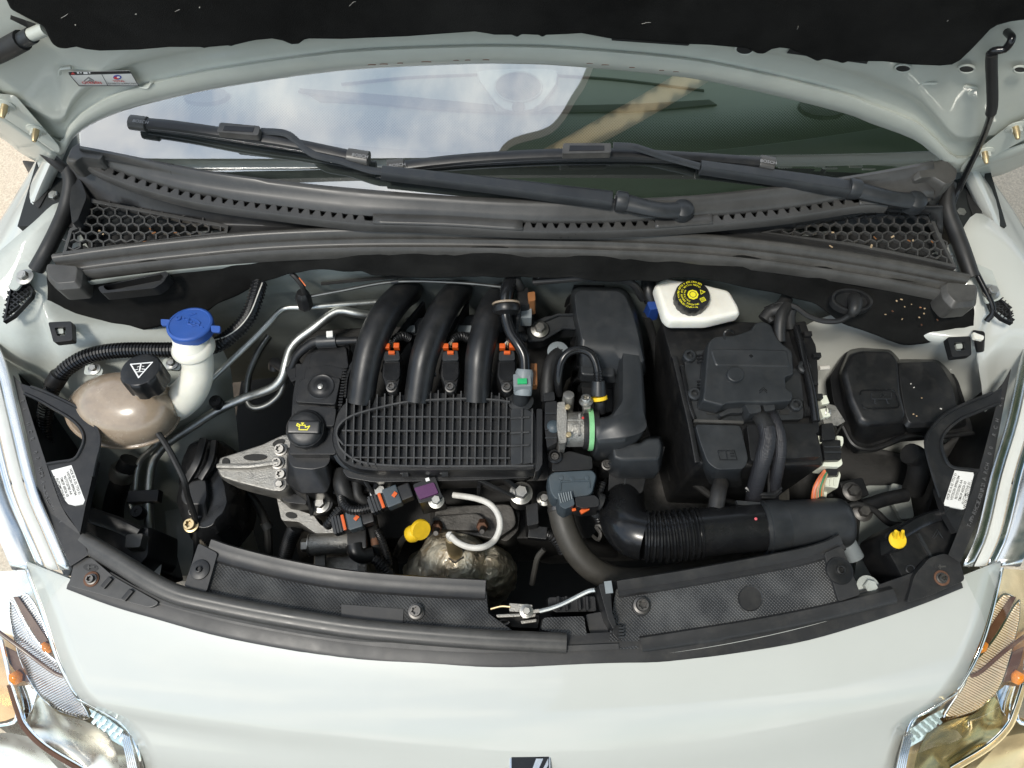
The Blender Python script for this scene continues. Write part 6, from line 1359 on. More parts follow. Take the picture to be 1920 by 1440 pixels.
obj('front_pocket', lofts((rp([(1318, 800), (1385, 800), (1392, 840), (1396, 880), (1390, 915), (1340, 912), (1318, 900), (1315, 840)], 8), .76), (rp(lb, 8), .862), (rp([(1352+(x-1352)*.97, 840+(y-840)*.97) for x, y in lb], 8), .886)), M['plastic_g'], bt_, bev=.004, seg=3)
obj('pocket_icon', merge(*[tube([(x, y, .888) for x, y in pts], .0008, 5, 1) for pts in ([(1346, 845), (1377, 845), (1382, 862), (1350, 862), (1346, 845)], [(1361, 846), (1364, 862)], [(1368, 850), (1376, 850)], [(1369, 855), (1378, 855)])]), M['plastic_s'], bt_)
obj('pocket_seam', polybar([(1300, 791, .882), (1392, 794, .882)], .004, .006), M['tan'] if False else M['rubber_g'], bt_)
tcv = thing('terminal_cover', 'dark grey battery terminal cover with round button', 'cover', (1405, 690, .86))
tr_ = [(1284, 662), (1325, 655), (1330, 700), (1500, 690), (1508, 755), (1506, 786), (1400, 790), (1300, 786), (1296, 745), (1284, 710)]
obj('tray', lofts((rp(tr_, 6), .862), (rp(tr_, 6), .876)), M['plastic_g'], tcv, bev=.002)
q = [(1316, 752), (1319, 730), (1325, 655), (1328, 640), (1340, 630), (1380, 627), (1410, 616), (1416, 604), (1432, 600), (1447, 607), (1455, 627), (1470, 645), (1487, 657), (1490, 702), (1474, 706), (1475, 730), (1488, 736), (1487, 752), (1440, 756), (1392, 755), (1362, 757), (1354, 762)]
obj('lid', lofts((rp(q, 5), .872), (rp(q, 5), .905), (rp([(1405+(x-1405)*.97, 685+(y-685)*.97) for x, y in q], 5), .911)), M['plastic_g'], tcv, bev=.003, seg=3)
obj('lid_step', lofts((rp([(1330, 655), (1345, 652), (1478, 655), (1484, 690), (1340, 688)], 5), .909), (rp([(1334, 656), (1346, 654), (1475, 657), (1480, 686), (1343, 684)], 5), .9125)), M['plastic_g'], tcv, bev=.0015)
obj('lid_button', lofts((ell(1380, 701, 17, 15, 26), .908), (ell(1380, 701, 16.5, 14.5, 26), .9155), (ell(1380, 701, 15, 13, 26), .917)), M['plastic_g'], tcv, bev=.001)
obj('lid_mark', tube([(1424, 733, .9125), (1431, 726, .9125), (1438, 733, .9125)], .0007, 5, 1), M['plastic_s'], tcv)
obj('lid_mark', tube([(1424, 737, .9125), (1431, 730, .9125), (1438, 737, .9125)], .0007, 5, 1), M['plastic_s'], tcv)
obj('lid_pip', lathe(P(1408, 668, .912), [(.0035, 0), (.0025, .001)], n=10), M['plastic_s'], tcv)
obj('lid_strap', tube([(1360, 642, .905), (1358, 625, .918), (1368, 619, .92), (1376, 624, .912)], .0018, 6, 4), M['plastic'], tcv)
obj('cable_hood', lofts((rp([(1390, 745), (1425, 742), (1432, 776), (1405, 780)], 4), .868), (rp([(1392, 748), (1423, 745), (1428, 772), (1406, 776)], 4), .904)), M['plastic_g'], tcv, bev=.003)
obj('cable_hood', lofts((rp([(1424, 742), (1450, 741), (1458, 772), (1434, 776)], 4), .868), (rp([(1426, 745), (1449, 744), (1454, 768), (1435, 772)], 4), .902)), M['plastic_g'], tcv, bev=.003)
for x, y in ((1291, 671), (1300, 742), (1489, 762)):
    obj('fixing_eye', lathe(P(x, y, .874), [(.010, 0), (.010, .010), (.008, .012), (.0055, .012), (.0048, .004)], n=22), M['plastic_g'], tcv)
for y in (668, 716):
    for k in range(3): obj('hinge_loop', tube([(1308, y+k*6, .880), (1314, y-3+k*6, .886), (1321, y-2+k*6, .884)], .0018, 6, 4), M['plastic'], tcv)
obj('tray_notch', prism(rp([(1324, 768), (1342, 769), (1341, 778), (1325, 777)], 1.5), .8775, .002), M['black_print'], tcv)
obj('tray_notch', prism(rp([(1462, 768), (1480, 768), (1480, 777), (1463, 777)], 1.5), .8775, .002), M['black_print'], tcv)
obj('tray_clip', lofts((rp([(1362, 765), (1392, 762), (1395, 776), (1370, 776), (1352, 784), (1345, 778)], 4), .870), (rp([(1364, 766), (1391, 763), (1393, 774), (1370, 774), (1353, 781), (1347, 777)], 4), .888)), M['plastic_g'], tcv, bev=.002)
for k in range(4): obj('side_fin', polybar([(1503+k*3, 755+k*4, .872), (1507+k*3, 784, .872)], .0016, .010), M['plastic'], tcv)
# ---- battery cables
bcb = thing('battery_cable', 'thick braided black battery cable dropping over the front', 'cable', (1425, 880, .80), 'battery cables')
obj('tape_wrap', tube([(1418, 774, .882), (1430, 788, .895), (1440, 806, .900)], [.010, .0115, .012], 14, 5), M['rubber'], bcb)
obj('braided_sleeve', tube([(1436, 798, .898), (1440, 820, .898), (1434, 850, .892), (1425, 880, .872), (1416, 915, .84), (1412, 945, .81)], .0122, 16, 7), M['braid'], bcb)
bc2 = thing('battery_cable', 'thinner black battery cable right of the braided one', 'cable', (1455, 880, .80), 'battery cables')
obj('cable_sheath', tube([(1444, 772, .880), (1452, 788, .893), (1461, 815, .897), (1463, 845, .892), (1458, 880, .870), (1452, 910, .84), (1448, 940, .81)], .0090, 14, 7), M['braid'], bc2)
obj('tracer_thread', tube([(1466, 815, .902), (1469, 845, .898), (1465, 875, .876)], .0008, 4, 4), mat('violet_thread', (.10, .07, .22), .5), bc2)
cg = thing('cable_guide', 'black plastic cable guide in front of the battery box', 'cable guide', (1430, 925, .80))
obj('guide_frame', tube([(1398, 914, .84), (1412, 926, .84), (1450, 927, .84), (1464, 914, .84)], .0035, 8, 1), M['plastic'], cg)
obj('guide_frame', tube([(1400, 920, .832), (1413, 931, .832), (1450, 932, .832), (1463, 920, .832)], .0035, 8, 1), M['plastic'], cg)
for x in (1428, 1441): obj('guide_post', tube([(x+1, 880, .85), (x, 925, .84)], .002, 6, 1), M['plastic'], cg)
tw_ = thing('taped_cable', 'grey taped cable stub below the battery box pocket', 'cable', (1345, 940, .78))
obj('tape_wrap', tube([(1352, 905, .82), (1347, 925, .83), (1342, 955, .83)], .012, 14, 4), M['trim_d'], tw_)
# ---- engine control unit standing beside the battery
ec = thing('control_unit', 'ribbed black control unit standing right of the battery', 'control unit', (1520, 700, .70))
q = [(1484, 604), (1508, 598), (1518, 622), (1533, 646), (1537, 690), (1537, 770), (1540, 812), (1528, 816), (1522, 745), (1508, 680), (1490, 630)]
obj('case', lofts((rp([(x+4, y+6) for x, y in q], 4), .70), (rp(q, 4), .875), (rp([(1516+(x-1516)*.8, 710+(y-710)*.97) for x, y in q], 4), .882)), M['plastic'], ec, bev=.003)
obj('edge_bead', tube([(1492, 612, .886), (1500, 640, .888), (1512, 690, .89), (1522, 735, .89), (1530, 790, .888)], .006, 10), M['plastic_s'], ec)
obj('washer', lathe(P(1506, 690, .885), [(.010, 0), (.010, .006), (.0075, .008), (.004, .008), (.0035, .004)], n=20), M['plastic_g'], ec)
obj('stud', tube([(1536, 690, .85), (1554, 689, .85)], .0042, 10, 1), M['wire_w'], ec)
for x, y in ((1513, 628), (1530, 668), (1524, 720), (1533, 745)): obj('case_clip', box(P(x, y, .885), (.012, .008, .012)), M['plastic'], ec, bev=.001)
lo2 = thing('loom_bundle', 'bundle of black cables behind the control unit', 'wiring loom', (1470, 590, .86))
for pts, r in (([(1432, 600, .90), (1445, 585, .905), (1462, 578, .91), (1475, 560, .91)], .010), ([(1462, 640, .90), (1462, 612, .91), (1466, 590, .915), (1476, 572, .915)], .009), ([(1482, 615, .88), (1480, 595, .89), (1484, 578, .90)], .009), ([(1448, 604, .905), (1440, 590, .905), (1450, 575, .91)], .006)):
    obj('cable_sheath', tube(pts, r, 12), M['rubber'], lo2)
# ---- bracket, cream connectors and wires
bk = thing('steel_bracket', 'folded galvanised bracket in front of the control unit', 'bracket', (1560, 780, .80))
obj('plate', lofts((rp([(1541, 775), (1552, 757), (1566, 760), (1585, 790), (1572, 798), (1545, 795)], 2), .862), (rp([(1541, 775), (1552, 757), (1566, 760), (1585, 790), (1572, 798), (1545, 795)], 2), .866)), M['alu'], bk, bev=.0008)
obj('side_plate', fin(loft([[P(1585, 790, .866), P(1572, 812, .84), P(1571, 811, .839), P(1584, 789, .862)], [P(1578, 796, .866), P(1566, 815, .84), P(1565, 814, .839), P(1577, 795, .862)]])), M['zinc'], bk)
for x, y in ((1543, 752), (1545, 776)):
    obj('nut_block', box(P(x, y, .872), (.012, .014, .012), (0, 0, .2)), M['cream'], bk, bev=.0015)
bolt(bk, (1548, 774, .872), .0055, 'zinc', axis=(1, -.2, .4))
cn_ = thing('relay_connector', 'stacked cream and black connectors beside the fuse box', 'connector', (1558, 870, .76))
def cbx(pts, z, d, m_, nm):
    return obj(nm, lofts((rp(pts, 3), z-d), (rp(pts, 3), z-.002), (rp([(sum(p[0] for p in pts)/len(pts)*.05+x*.95, sum(p[1] for p in pts)/len(pts)*.05+y*.95) for x, y in pts], 3), z)), M[m_], cn_, bev=.0012)
cbx([(1540, 794), (1562, 792), (1568, 824), (1541, 826)], .868, .04, 'plastic', 'black_lever')
cbx([(1541, 824), (1577, 824), (1578, 862), (1546, 863)], .860, .06, 'plastic', 'black_block')
for y, zz in ((838, .861), (848, .861)): obj('block_ridge', box(P(1561, y, zz), (.026, .002, .003)), M['plastic_g'], cn_)
cbx([(1532, 816), (1543, 818), (1541, 832), (1533, 828)], .858, .03, 'cream', 'cream_shell'); cbx([(1568, 816), (1581, 818), (1582, 830), (1577, 842), (1572, 830)], .858, .03, 'cream', 'cream_shell')
cbx([(1545, 864), (1578, 858), (1581, 870), (1574, 876), (1541, 874)], .848, .04, 'cream', 'cream_shell')
cbx([(1548, 878), (1572, 878), (1570, 892), (1550, 892)], .838, .04, 'plastic', 'black_block')
cbx([(1543, 896), (1572, 894), (1574, 882), (1577, 890), (1571, 916), (1560, 914), (1541, 912)], .828, .04, 'cream', 'cream_shell')
for k in range(3): obj('shell_ridge', polybar([(1548+k*8, 899, .829), (1547+k*8, 911, .829)], .0016, .002), M['cream'], cn_)
cbx([(1543, 922), (1552, 920), (1548, 942), (1538, 946)], .80, .03, 'cream', 'cream_shell')
wr = thing('wire_bundle', 'bundle of orange and pink wires below the cream connectors', 'wires', (1540, 920, .76))
for k, mm_ in enumerate(('wire_o', 'wire_r', 'wire_o', 'wire_n', 'wire_r', 'wire_g', 'wire_o', 'wire_n')):
    d = k-3.5
    obj('wire', tube([(1550+d*1.2, 882, .835), (1541+d*2.0, 898, .836+.002*(k % 3)), (1534+d*2.6, 918, .832+.002*(k % 2)), (1532+d*3.0, 945, .815)], .0015, 6, 5), M[mm_], wr)
obj('wire_boot', lathe(P(1540, 945, .82), [(.010, 0), (.010, .008), (.008, .010)], n=16), M['rubber'], wr)
# ---- fuse box
fb = thing('fuse_box', 'glossy black two-lobed fuse box cover by the right wing', 'fuse box', (1690, 750, .76))
base_ = [(1556, 705), (1585, 660), (1612, 650), (1676, 652), (1690, 668), (1762, 667), (1778, 682), (1798, 715), (1812, 758), (1826, 808), (1790, 816), (1700, 822), (1650, 842), (1610, 845), (1585, 815), (1562, 750)]
obj('base_flange', lofts((rp(base_, 6), .775), (rp(base_, 6), .795)), M['plastic'], fb, bev=.002)
lobeL = [(1570, 700), (1590, 656), (1614, 650), (1672, 652), (1688, 672), (1694, 740), (1706, 790), (1700, 815), (1625, 838), (1600, 830), (1580, 760)]
obj('left_lobe', lofts((rp(lobeL, 8), .785), (rp([(1580, 698), (1596, 660), (1616, 654), (1671, 656), (1686, 674), (1692, 738), (1703, 780), (1697, 792), (1628, 798), (1612, 792), (1592, 748)], 7), .864), (rp([(1586, 698), (1600, 664), (1618, 658), (1669, 660), (1683, 676), (1688, 738), (1698, 776), (1692, 786), (1630, 791), (1617, 785), (1598, 746)], 7), .872)), M['plastic'], fb, bev=.004, seg=3)
lobeR = [(1682, 672), (1762, 670), (1776, 684), (1794, 716), (1806, 758), (1816, 800), (1770, 812), (1700, 815), (1690, 780), (1684, 720)]
obj('right_lobe', lofts((rp(lobeR, 8), .785), (rp([(1682, 676), (1758, 673), (1772, 687), (1789, 717), (1799, 757), (1805, 789), (1768, 798), (1702, 800), (1692, 775), (1685, 720)], 7), .852), (rp([(1685, 681), (1755, 678), (1768, 691), (1784, 719), (1793, 757), (1798, 783), (1766, 791), (1705, 793), (1697, 771), (1688, 720)], 7), .859)), M['plastic'], fb, bev=.004, seg=3)
obj('icon_frame', tube([(x, y, .8735) for x, y in rp([(1612, 732), (1676, 730), (1688, 764), (1618, 766)], 8)], .0011, 6, 1), M['plastic_s'], fb)
obj('fuse_icon', merge(*[tube([(x, y, .8737) for x, y in pts], .0007, 5, 1) for pts in ([(1634, 737), (1634, 748), (1671, 748), (1671, 737)], [(1650, 744), (1655, 738), (1654, 746), (1660, 740)], [(1640, 748), (1640, 756), (1644, 758)], [(1662, 748), (1664, 756), (1668, 757)])]), M['plastic_g'], fb)
obj('rim_bead', tube([(1580, 800, .80), (1598, 832, .80), (1625, 842, .80), (1655, 836, .80), (1700, 818, .80), (1760, 818, .80), (1824, 812, .80)], .004, 8), M['plastic'], fb)
cr_ = []
for k in range(7):
    x = random.uniform(1700, 1785); y = random.uniform(682, 785)
    if k < 12: obj('leaf_crumb', box(P(x, y, .8600), (random.uniform(.001, .003), random.uniform(.001, .002), .001), (0, 0, random.uniform(0, 3))), M[random.choice(('wire_n', 'wire_w', 'tan'))], fb)
# ---- small bits in the lower right of the bay
sk = thing('bay_sensor_cable', 'black cable loop and bolts below the fuse box', 'cable', (1620, 940, .72))
obj('cable_sheath', tube([(1580, 985, .76), (1586, 955, .78), (1610, 946, .785), (1640, 958, .78), (1665, 980, .77), (1690, 985, .76)], .005, 10), M['rubber'], sk)
obj('sensor_barrel', tube([(1618, 950, .77), (1660, 936, .77), (1698, 928, .765)], .011, 14, 3), M['plastic'], sk)
obj('plug', box(P(1595, 920, .76), (.04, .03, .03), (0, 0, .2)), M['plastic'], sk, bev=.004)
for x, y in ((1597, 922), (1617, 960)): bolt(sk, (x, y, .778), .009, 'bolt_d')
obj('hose_stub', tube([(1705, 850, .80), (1722, 860, .79), (1722, 890, .77), (1712, 920, .74)], .017, 14), M['rubber'], sk)

# ---- more of the wiring seen between the big parts
for nm, lab, pts, r, m_ in (('wiring_branch', 'thin loom crossing behind the resonator below the felt', [(1000, 528, .92), (1050, 524, .93), (1110, 520, .935), (1180, 528, .925), (1205, 560, .88)], .006, 'rubber'),
                            ('wiring_branch', 'cable dropping between the resonator and battery box', [(1212, 590, .86), (1226, 640, .80), (1238, 720, .74), (1248, 810, .70), (1262, 900, .68)], .007, 'rubber'),
                            ('wiring_branch', 'loom curving below the alternator mount on the left', [(430, 905, .70), (470, 930, .69), (500, 985, .66), (505, 1050, .62)], .007, 'rubber'),
                            ('wiring_branch', 'ribbed cable beside the intake block above the bellows', [(1130, 905, .80), (1122, 930, .80), (1118, 960, .78), (1128, 990, .75)], .0065, 'plastic'),
                            ('brake_line', 'thin metal brake line along the firewall behind the runners', [(560, 560, .90), (640, 545, .91), (740, 528, .915), (860, 530, .915), (960, 540, .91)], .0028, 'pipe_d'),
                            ('wiring_branch', 'cable running along the front of the battery box', [(1300, 905, .74), (1345, 935, .73), (1410, 950, .73), (1500, 950, .74), (1560, 930, .75)], .0065, 'rubber')):
    w_ = thing(nm, lab, 'cable' if nm != 'brake_line' else 'pipe', pts[2], 'wiring branches between the parts' if nm == 'wiring_branch' else None)
    obj('sheath', tube(pts, r, 10, 7, corr=.005 if m_ == 'plastic' else None), M[m_], w_, sharp=30)
    t_ = tube([P(*pts[2])+(P(*pts[1])-P(*pts[2])).normalized()*.006, P(*pts[2])-(P(*pts[1])-P(*pts[2])).normalized()*.006], r*1.25, 10, 1)
    obj('tape_band', t_, M['plastic_g'], w_)
# ================================================================== front slam panel trim
ft = thing('front_cover_left', 'knurled black front cover panel left of the bonnet latch', 'cover', (640, 1130, .78), 'knurled front covers'); ft.name = 'front_cover'
ztop = .868
lpoly = [(408, 1040), (470, 1058), (533, 1072), (640, 1090), (770, 1102), (912, 1108), (916, 1150), (960, 1181), (905, 1183), (740, 1172), (640, 1162), (500, 1138), (400, 1116), (383, 1108)]
obj('knurled_panel', lofts((lpoly, ztop-.03), (lpoly, ztop-.002), ([(x*.998+1, y) for x, y in lpoly], ztop)), M['knurl'], ft, sharp=40)
obj('upper_lip', sweep([(392, 1030, ztop), (440, 1046, ztop), (533, 1069, ztop), (640, 1088, ztop), (770, 1100, ztop), (910, 1108, ztop)], [(-.015, -.035), (.013, -.035), (.013, .0), (.010, .004), (.002, .002), (-.006, .006), (-.013, .008), (-.015, .004)], 5), M['trim_d'], ft, sharp=45)
pb_ = obj('end_plate', lofts((rp([(370, 1016), (410, 1036), (388, 1112), (342, 1100)], 5), ztop-.03), (rp([(372, 1018), (408, 1037), (387, 1110), (345, 1099)], 5), ztop+.006)), M['trim_d'], ft, bev=.002)
def clip_(par, x, y, z, r, hole=True):
    c = obj('push_clip', lathe(P(x, y, z), [(r, 0), (r*.96, .002), (r*.6, .0035), (r*.33, .0035), (r*.32, .007), (r*.22, .0075), (r*.20, .004)], n=28), M['plastic'], par)
    return c
clip_(pb_, 375, 1068, ztop+.006, .014)
s_ = obj('smooth_patch', prism([(640, 1133), (757, 1142), (755, 1168), (640, 1164)], ztop+.0015, .003), M['trim_d'], ft)
ck_ = obj('clip_seat', lofts((ell(780, 1148, 17, 15, 24), ztop-.002), (ell(780, 1148, 16, 14, 24), ztop+.003)), M['trim_d'], ft, bev=.001)
bolt(ck_, (780, 1146, ztop+.003), .0075, 'bolt_d', kind=TORX)
fr_ = thing('front_cover', 'knurled black front cover panel right of the bonnet latch', 'cover', (1400, 1120, .78), 'knurled front covers')
rpoly = [(1156, 1104), (1280, 1086), (1413, 1062), (1540, 1038), (1556, 1034), (1575, 1128), (1500, 1146), (1413, 1163), (1300, 1182), (1264, 1187), (1198, 1199), (1197, 1216), (1140, 1218), (1152, 1122)]
obj('knurled_panel', lofts((rpoly, ztop-.03), (rpoly, ztop-.002), (rpoly, ztop)), M['knurl'], fr_, sharp=40)
obj('upper_lip', sweep([(1158, 1106, ztop), (1280, 1087, ztop), (1413, 1063, ztop), (1500, 1046, ztop), (1550, 1032, ztop), (1578, 1018, ztop)], [(-.013, -.035), (.011, -.035), (.011, 0), (.008, .004), (.002, .002), (-.005, .006), (-.011, .008), (-.013, .004)], 5), M['trim_d'], fr_, sharp=45)
pe = obj('end_plate', lofts((rp([(1543, 1036), (1580, 1020), (1617, 1117), (1572, 1131)], 6), ztop-.03), (rp([(1545, 1037), (1579, 1022), (1614, 1115), (1573, 1128)], 6), ztop+.006)), M['trim_d'], fr_, bev=.002)
clip_(pe, 1574, 1070, ztop+.006, .019)
ck2 = obj('clip_seat', lofts((ell(1203, 1137, 19, 19, 24), ztop-.002), (ell(1203, 1137, 17, 17, 24), ztop+.003)), M['trim_d'], fr_, bev=.001)
bolt(ck2, (1203, 1135, ztop+.003), .0085, 'bolt_d', kind=TORX)
obj('oval_dish', lofts((ell(1407, 1122, 24, 25, 28), ztop-.001), (ell(1407, 1122, 23, 24, 28), ztop+.002), (ell(1407, 1122, 21, 22, 28), ztop+.0005)), M['trim_d'], fr_)
obj('front_bead', sweep([(1200, 1206, ztop-.006), (1290, 1192, ztop-.006), (1413, 1172, ztop-.006), (1540, 1147, ztop-.006), (1672, 1114, ztop-.006)], [(-.010, -.02), (.013, -.02), (.013, .004), (.008, .009), (-.006, .010), (-.010, .004)], 5), M['trim_d'], fr_, sharp=45)
obj('centre_pad', lofts((rp([(1017, 1157), (1096, 1153), (1103, 1198), (1062, 1192), (1012, 1182)], 5), ztop-.03), (rp([(1019, 1158), (1095, 1155), (1101, 1196), (1062, 1190), (1014, 1181)], 5), ztop-.002)), M['knurl'], fr_, bev=.0015)
obj('latch_well', lofts((rp([(1096, 1150), (1160, 1140), (1150, 1218), (1110, 1215)], 5), ztop-.045), (rp([(1098, 1152), (1156, 1142), (1146, 1214), (1112, 1212)], 5), ztop-.018)), M['trim_d'], fr_, bev=.002)
# base strip along the nose edge
bs_ = thing('grille_trim_strip', 'long black trim strip between the nose edge and covers', 'trim', (960, 1230, .80))
nz = [(130, 1088, .862), (210, 1118, .863), (287, 1141, .864), (433, 1180, .866), (640, 1216, .868), (800, 1231, .869), (960, 1236, .870), (1160, 1229, .869), (1280, 1220, .868), (1480, 1190, .866), (1613, 1154, .864), (1720, 1118, .863), (1800, 1086, .862)]
obj('strip', sweep(nz, [(-.030, -.030), (.012, -.030), (.012, -.004), (.006, -.001), (-.006, -.002), (-.014, .0), (-.030, -.004)], 5), M['trim_d'], bs_, sharp=50)
obj('strip_lip', sweep([(x, y-17, z+.002) for x, y, z in nz[2:8]], [(-.0035, -.006), (.0035, -.006), (.0035, .001), (-.0035, .002)], 5), M['trim_d'], bs_, sharp=50)
# left rubber seal on the slam panel
fs = thing('front_seal', 'thick grey rubber seal curving along the left front edge', 'seal', (500, 1150, .84))
obj('seal_bead', sweep([(152, 1012, .872), (185, 1032, .875), (233, 1061, .878), (283, 1092, .880), (333, 1115, .880), (400, 1131, .880), (500, 1151, .880), (640, 1174, .880), (740, 1185, .880), (907, 1198, .880), (1062, 1205, .880)], [(-.012, -.018), (.013, -.018), (.0135, -.004), (.011, .003), (.006, .002), (.001, .006), (-.007, .007), (-.0115, .003), (-.013, -.006)], 6), M['rubber_g'], fs, sharp=60)
obj('seal_flap', sweep([(205, 1078, .868), (283, 1118, .868), (433, 1158, .870), (640, 1194, .872), (800, 1208, .872), (1060, 1218, .872)], [(-.004, -.010), (.005, -.010), (.005, -.001), (-.004, .002)], 5), M['rubber'], fs, sharp=50)
for x, y in ((203, 1093), (242, 1116)): obj('locating_peg', box(P(x, y, .870), (.007, .016, .012), (0, 0, -.6)), M['plastic'], fs, bev=.001)
# bonnet latch
lt = thing('bonnet_latch', 'greasy steel bonnet latch in the gap between covers', 'latch', (970, 1150, .80))
obj('top_plate', lofts((rp([(955, 1131), (998, 1134), (998, 1140), (988, 1148), (955, 1146)], 2), .83), (rp([(955, 1131), (998, 1134), (998, 1140), (988, 1148), (955, 1146)], 2), .862)), M['alu'], lt, bev=.001)
for pts, z in (([(930, 1152), (975, 1150), (976, 1156), (932, 1158)], .86), ([(978, 1153), (1005, 1150), (1004, 1156), (980, 1160)], .858), ([(976, 1164), (1006, 1160), (1006, 1166), (978, 1170)], .850), ([(998, 1143), (1032, 1138), (1030, 1146), (1000, 1150)], .862)):
    obj('lever_plate', prism(pts, z, .006), M['alu'], lt, bev=.0012)
obj('return_spring', tube([(946+9*math.cos(i*.7), 1166+4*math.sin(i*.7)+.25*i, .848-.0004*i) for i in range(40)], .0018, 6, 1), M['bolt_d'], lt)
obj('latch_base', lofts((rp([(918, 1150), (1016, 1152), (1012, 1184), (960, 1180)], 3), .79), (rp([(922, 1152), (1012, 1154), (1008, 1178), (962, 1176)], 3), .83)), M['dark'], lt, bev=.002)
obj('spring_wire', tube([(920, 1142, .858), (940, 1137, .86), (957, 1138, .862)], .0016, 6), M['brass'], lt)
bolt(lt, (987, 1146, .862), .0055, 'zinc')
obj('release_rod', tube([(1012, 1146, .866), (1035, 1140, .870), (1060, 1130, .876), (1100, 1110, .885), (1116, 1106, .890)], .0032, 8), M['pipe'], lt)
lh = thing('latch_lever', 'black plastic bonnet release lever standing in the latch gap', 'lever', (1135, 1150, .82))
obj('lever_post', lofts((rp([(1122, 1095), (1146, 1090), (1150, 1150), (1160, 1172), (1150, 1184), (1136, 1160)], 4), .83), (rp([(1122, 1096), (1144, 1090), (1148, 1148), (1156, 1172), (1150, 1180), (1140, 1160)], 4), .892)), M['plastic'], lh, bev=.003)
obj('thumb_pad', lofts((rp([(1150, 1172), (1168, 1170), (1170, 1198), (1160, 1204), (1146, 1190)], 4), .84), (rp([(1151, 1173), (1167, 1171), (1168, 1196), (1160, 1201), (1148, 1188)], 4), .878)), M['plastic'], lh, bev=.002)
for k in range(4): obj('pad_ridge', box(P(1165, 1177+k*6, .880), (.007, .0022, .003)), M['plastic_g'], lh)
obj('worn_edge', box(P(1141, 1101, .8925), (.010, .016, .0012), (0, 0, .1)), M['ltgrey'], lh)
lb2 = thing('latch_support', 'dark ribbed plastic latch support behind the covers', 'support', (1065, 1125, .78))
obj('support_block', lofts((rp([(1025, 1118), (1118, 1116), (1120, 1150), (1040, 1152), (1025, 1140)], 4), .80), (rp([(1028, 1120), (1116, 1118), (1118, 1146), (1042, 1148), (1028, 1138)], 4), .84)), M['plastic'], lb2, bev=.002)
for x in (1045, 1060, 1084, 1098): obj('support_rib', polybar([(x, 1120, .84), (x+2, 1146, .84)], .003, .014), M['plastic'], lb2)
# bracket plates with rusty screws at both ends
for nm, poly, b_, slot, lab in (('bracket_plate', [(128, 1098), (140, 1050), (170, 1044), (212, 1080), (300, 1130), (282, 1140), (200, 1118)], (172, 1086), (170, 1064), 'grey bracket plate with rusty screw at the left nose corner'),
                                ('bracket_plate', [(1700, 1130), (1715, 1078), (1742, 1046), (1772, 1037), (1800, 1052), (1810, 1088), (1740, 1118)], (1765, 1084), (1765, 1063), 'black bracket plate with rusty screw at the right nose corner')):
    t_ = thing(nm, lab, 'bracket', (*b_, .86), 'bracket plates at the nose corners')
    obj('plate', lofts((rp(poly, 8), .855), (rp(poly, 8), .871)), M['trim_d'] if b_[0] > 900 else M['trim'], t_, bev=.0015)
    obj('slot', prism(ell(slot[0], slot[1], 14, 7, 20, .1), .8716, .001), M['black_print'], t_)
    obj('slot_key', merge(polybar([(slot[0]-6, slot[1], .8718), (slot[0]+8, slot[1]-1, .8718)], .002, .001), polybar([(slot[0]-3, slot[1]-4, .8718), (slot[0]-3, slot[1]+4, .8718)], .002, .0012)), M['rubber_g'], t_)
    obj('rusty_washer', lathe(P(*b_, .871), [(.0105, 0), (.0105, .0018), (.009, .0026), (.0055, .003)], n=26), M['rust'], t_)
    bolt(t_, (*b_, .8735), .0055, 'bolt_d', kind=TORX)
wb = thing('strut_bolt', 'pale grey bracket and bolt beside the right front cover', 'bolt', (1625, 1100, .82))
obj('washer_plate', lofts((ell(1625, 1102, 22, 18, 26), .83), (ell(1625, 1101, 21, 17, 26), .848)), M['paint_in'], wb, bev=.003)
bolt(wb, (1627, 1101, .849), .0095, 'paint_in')

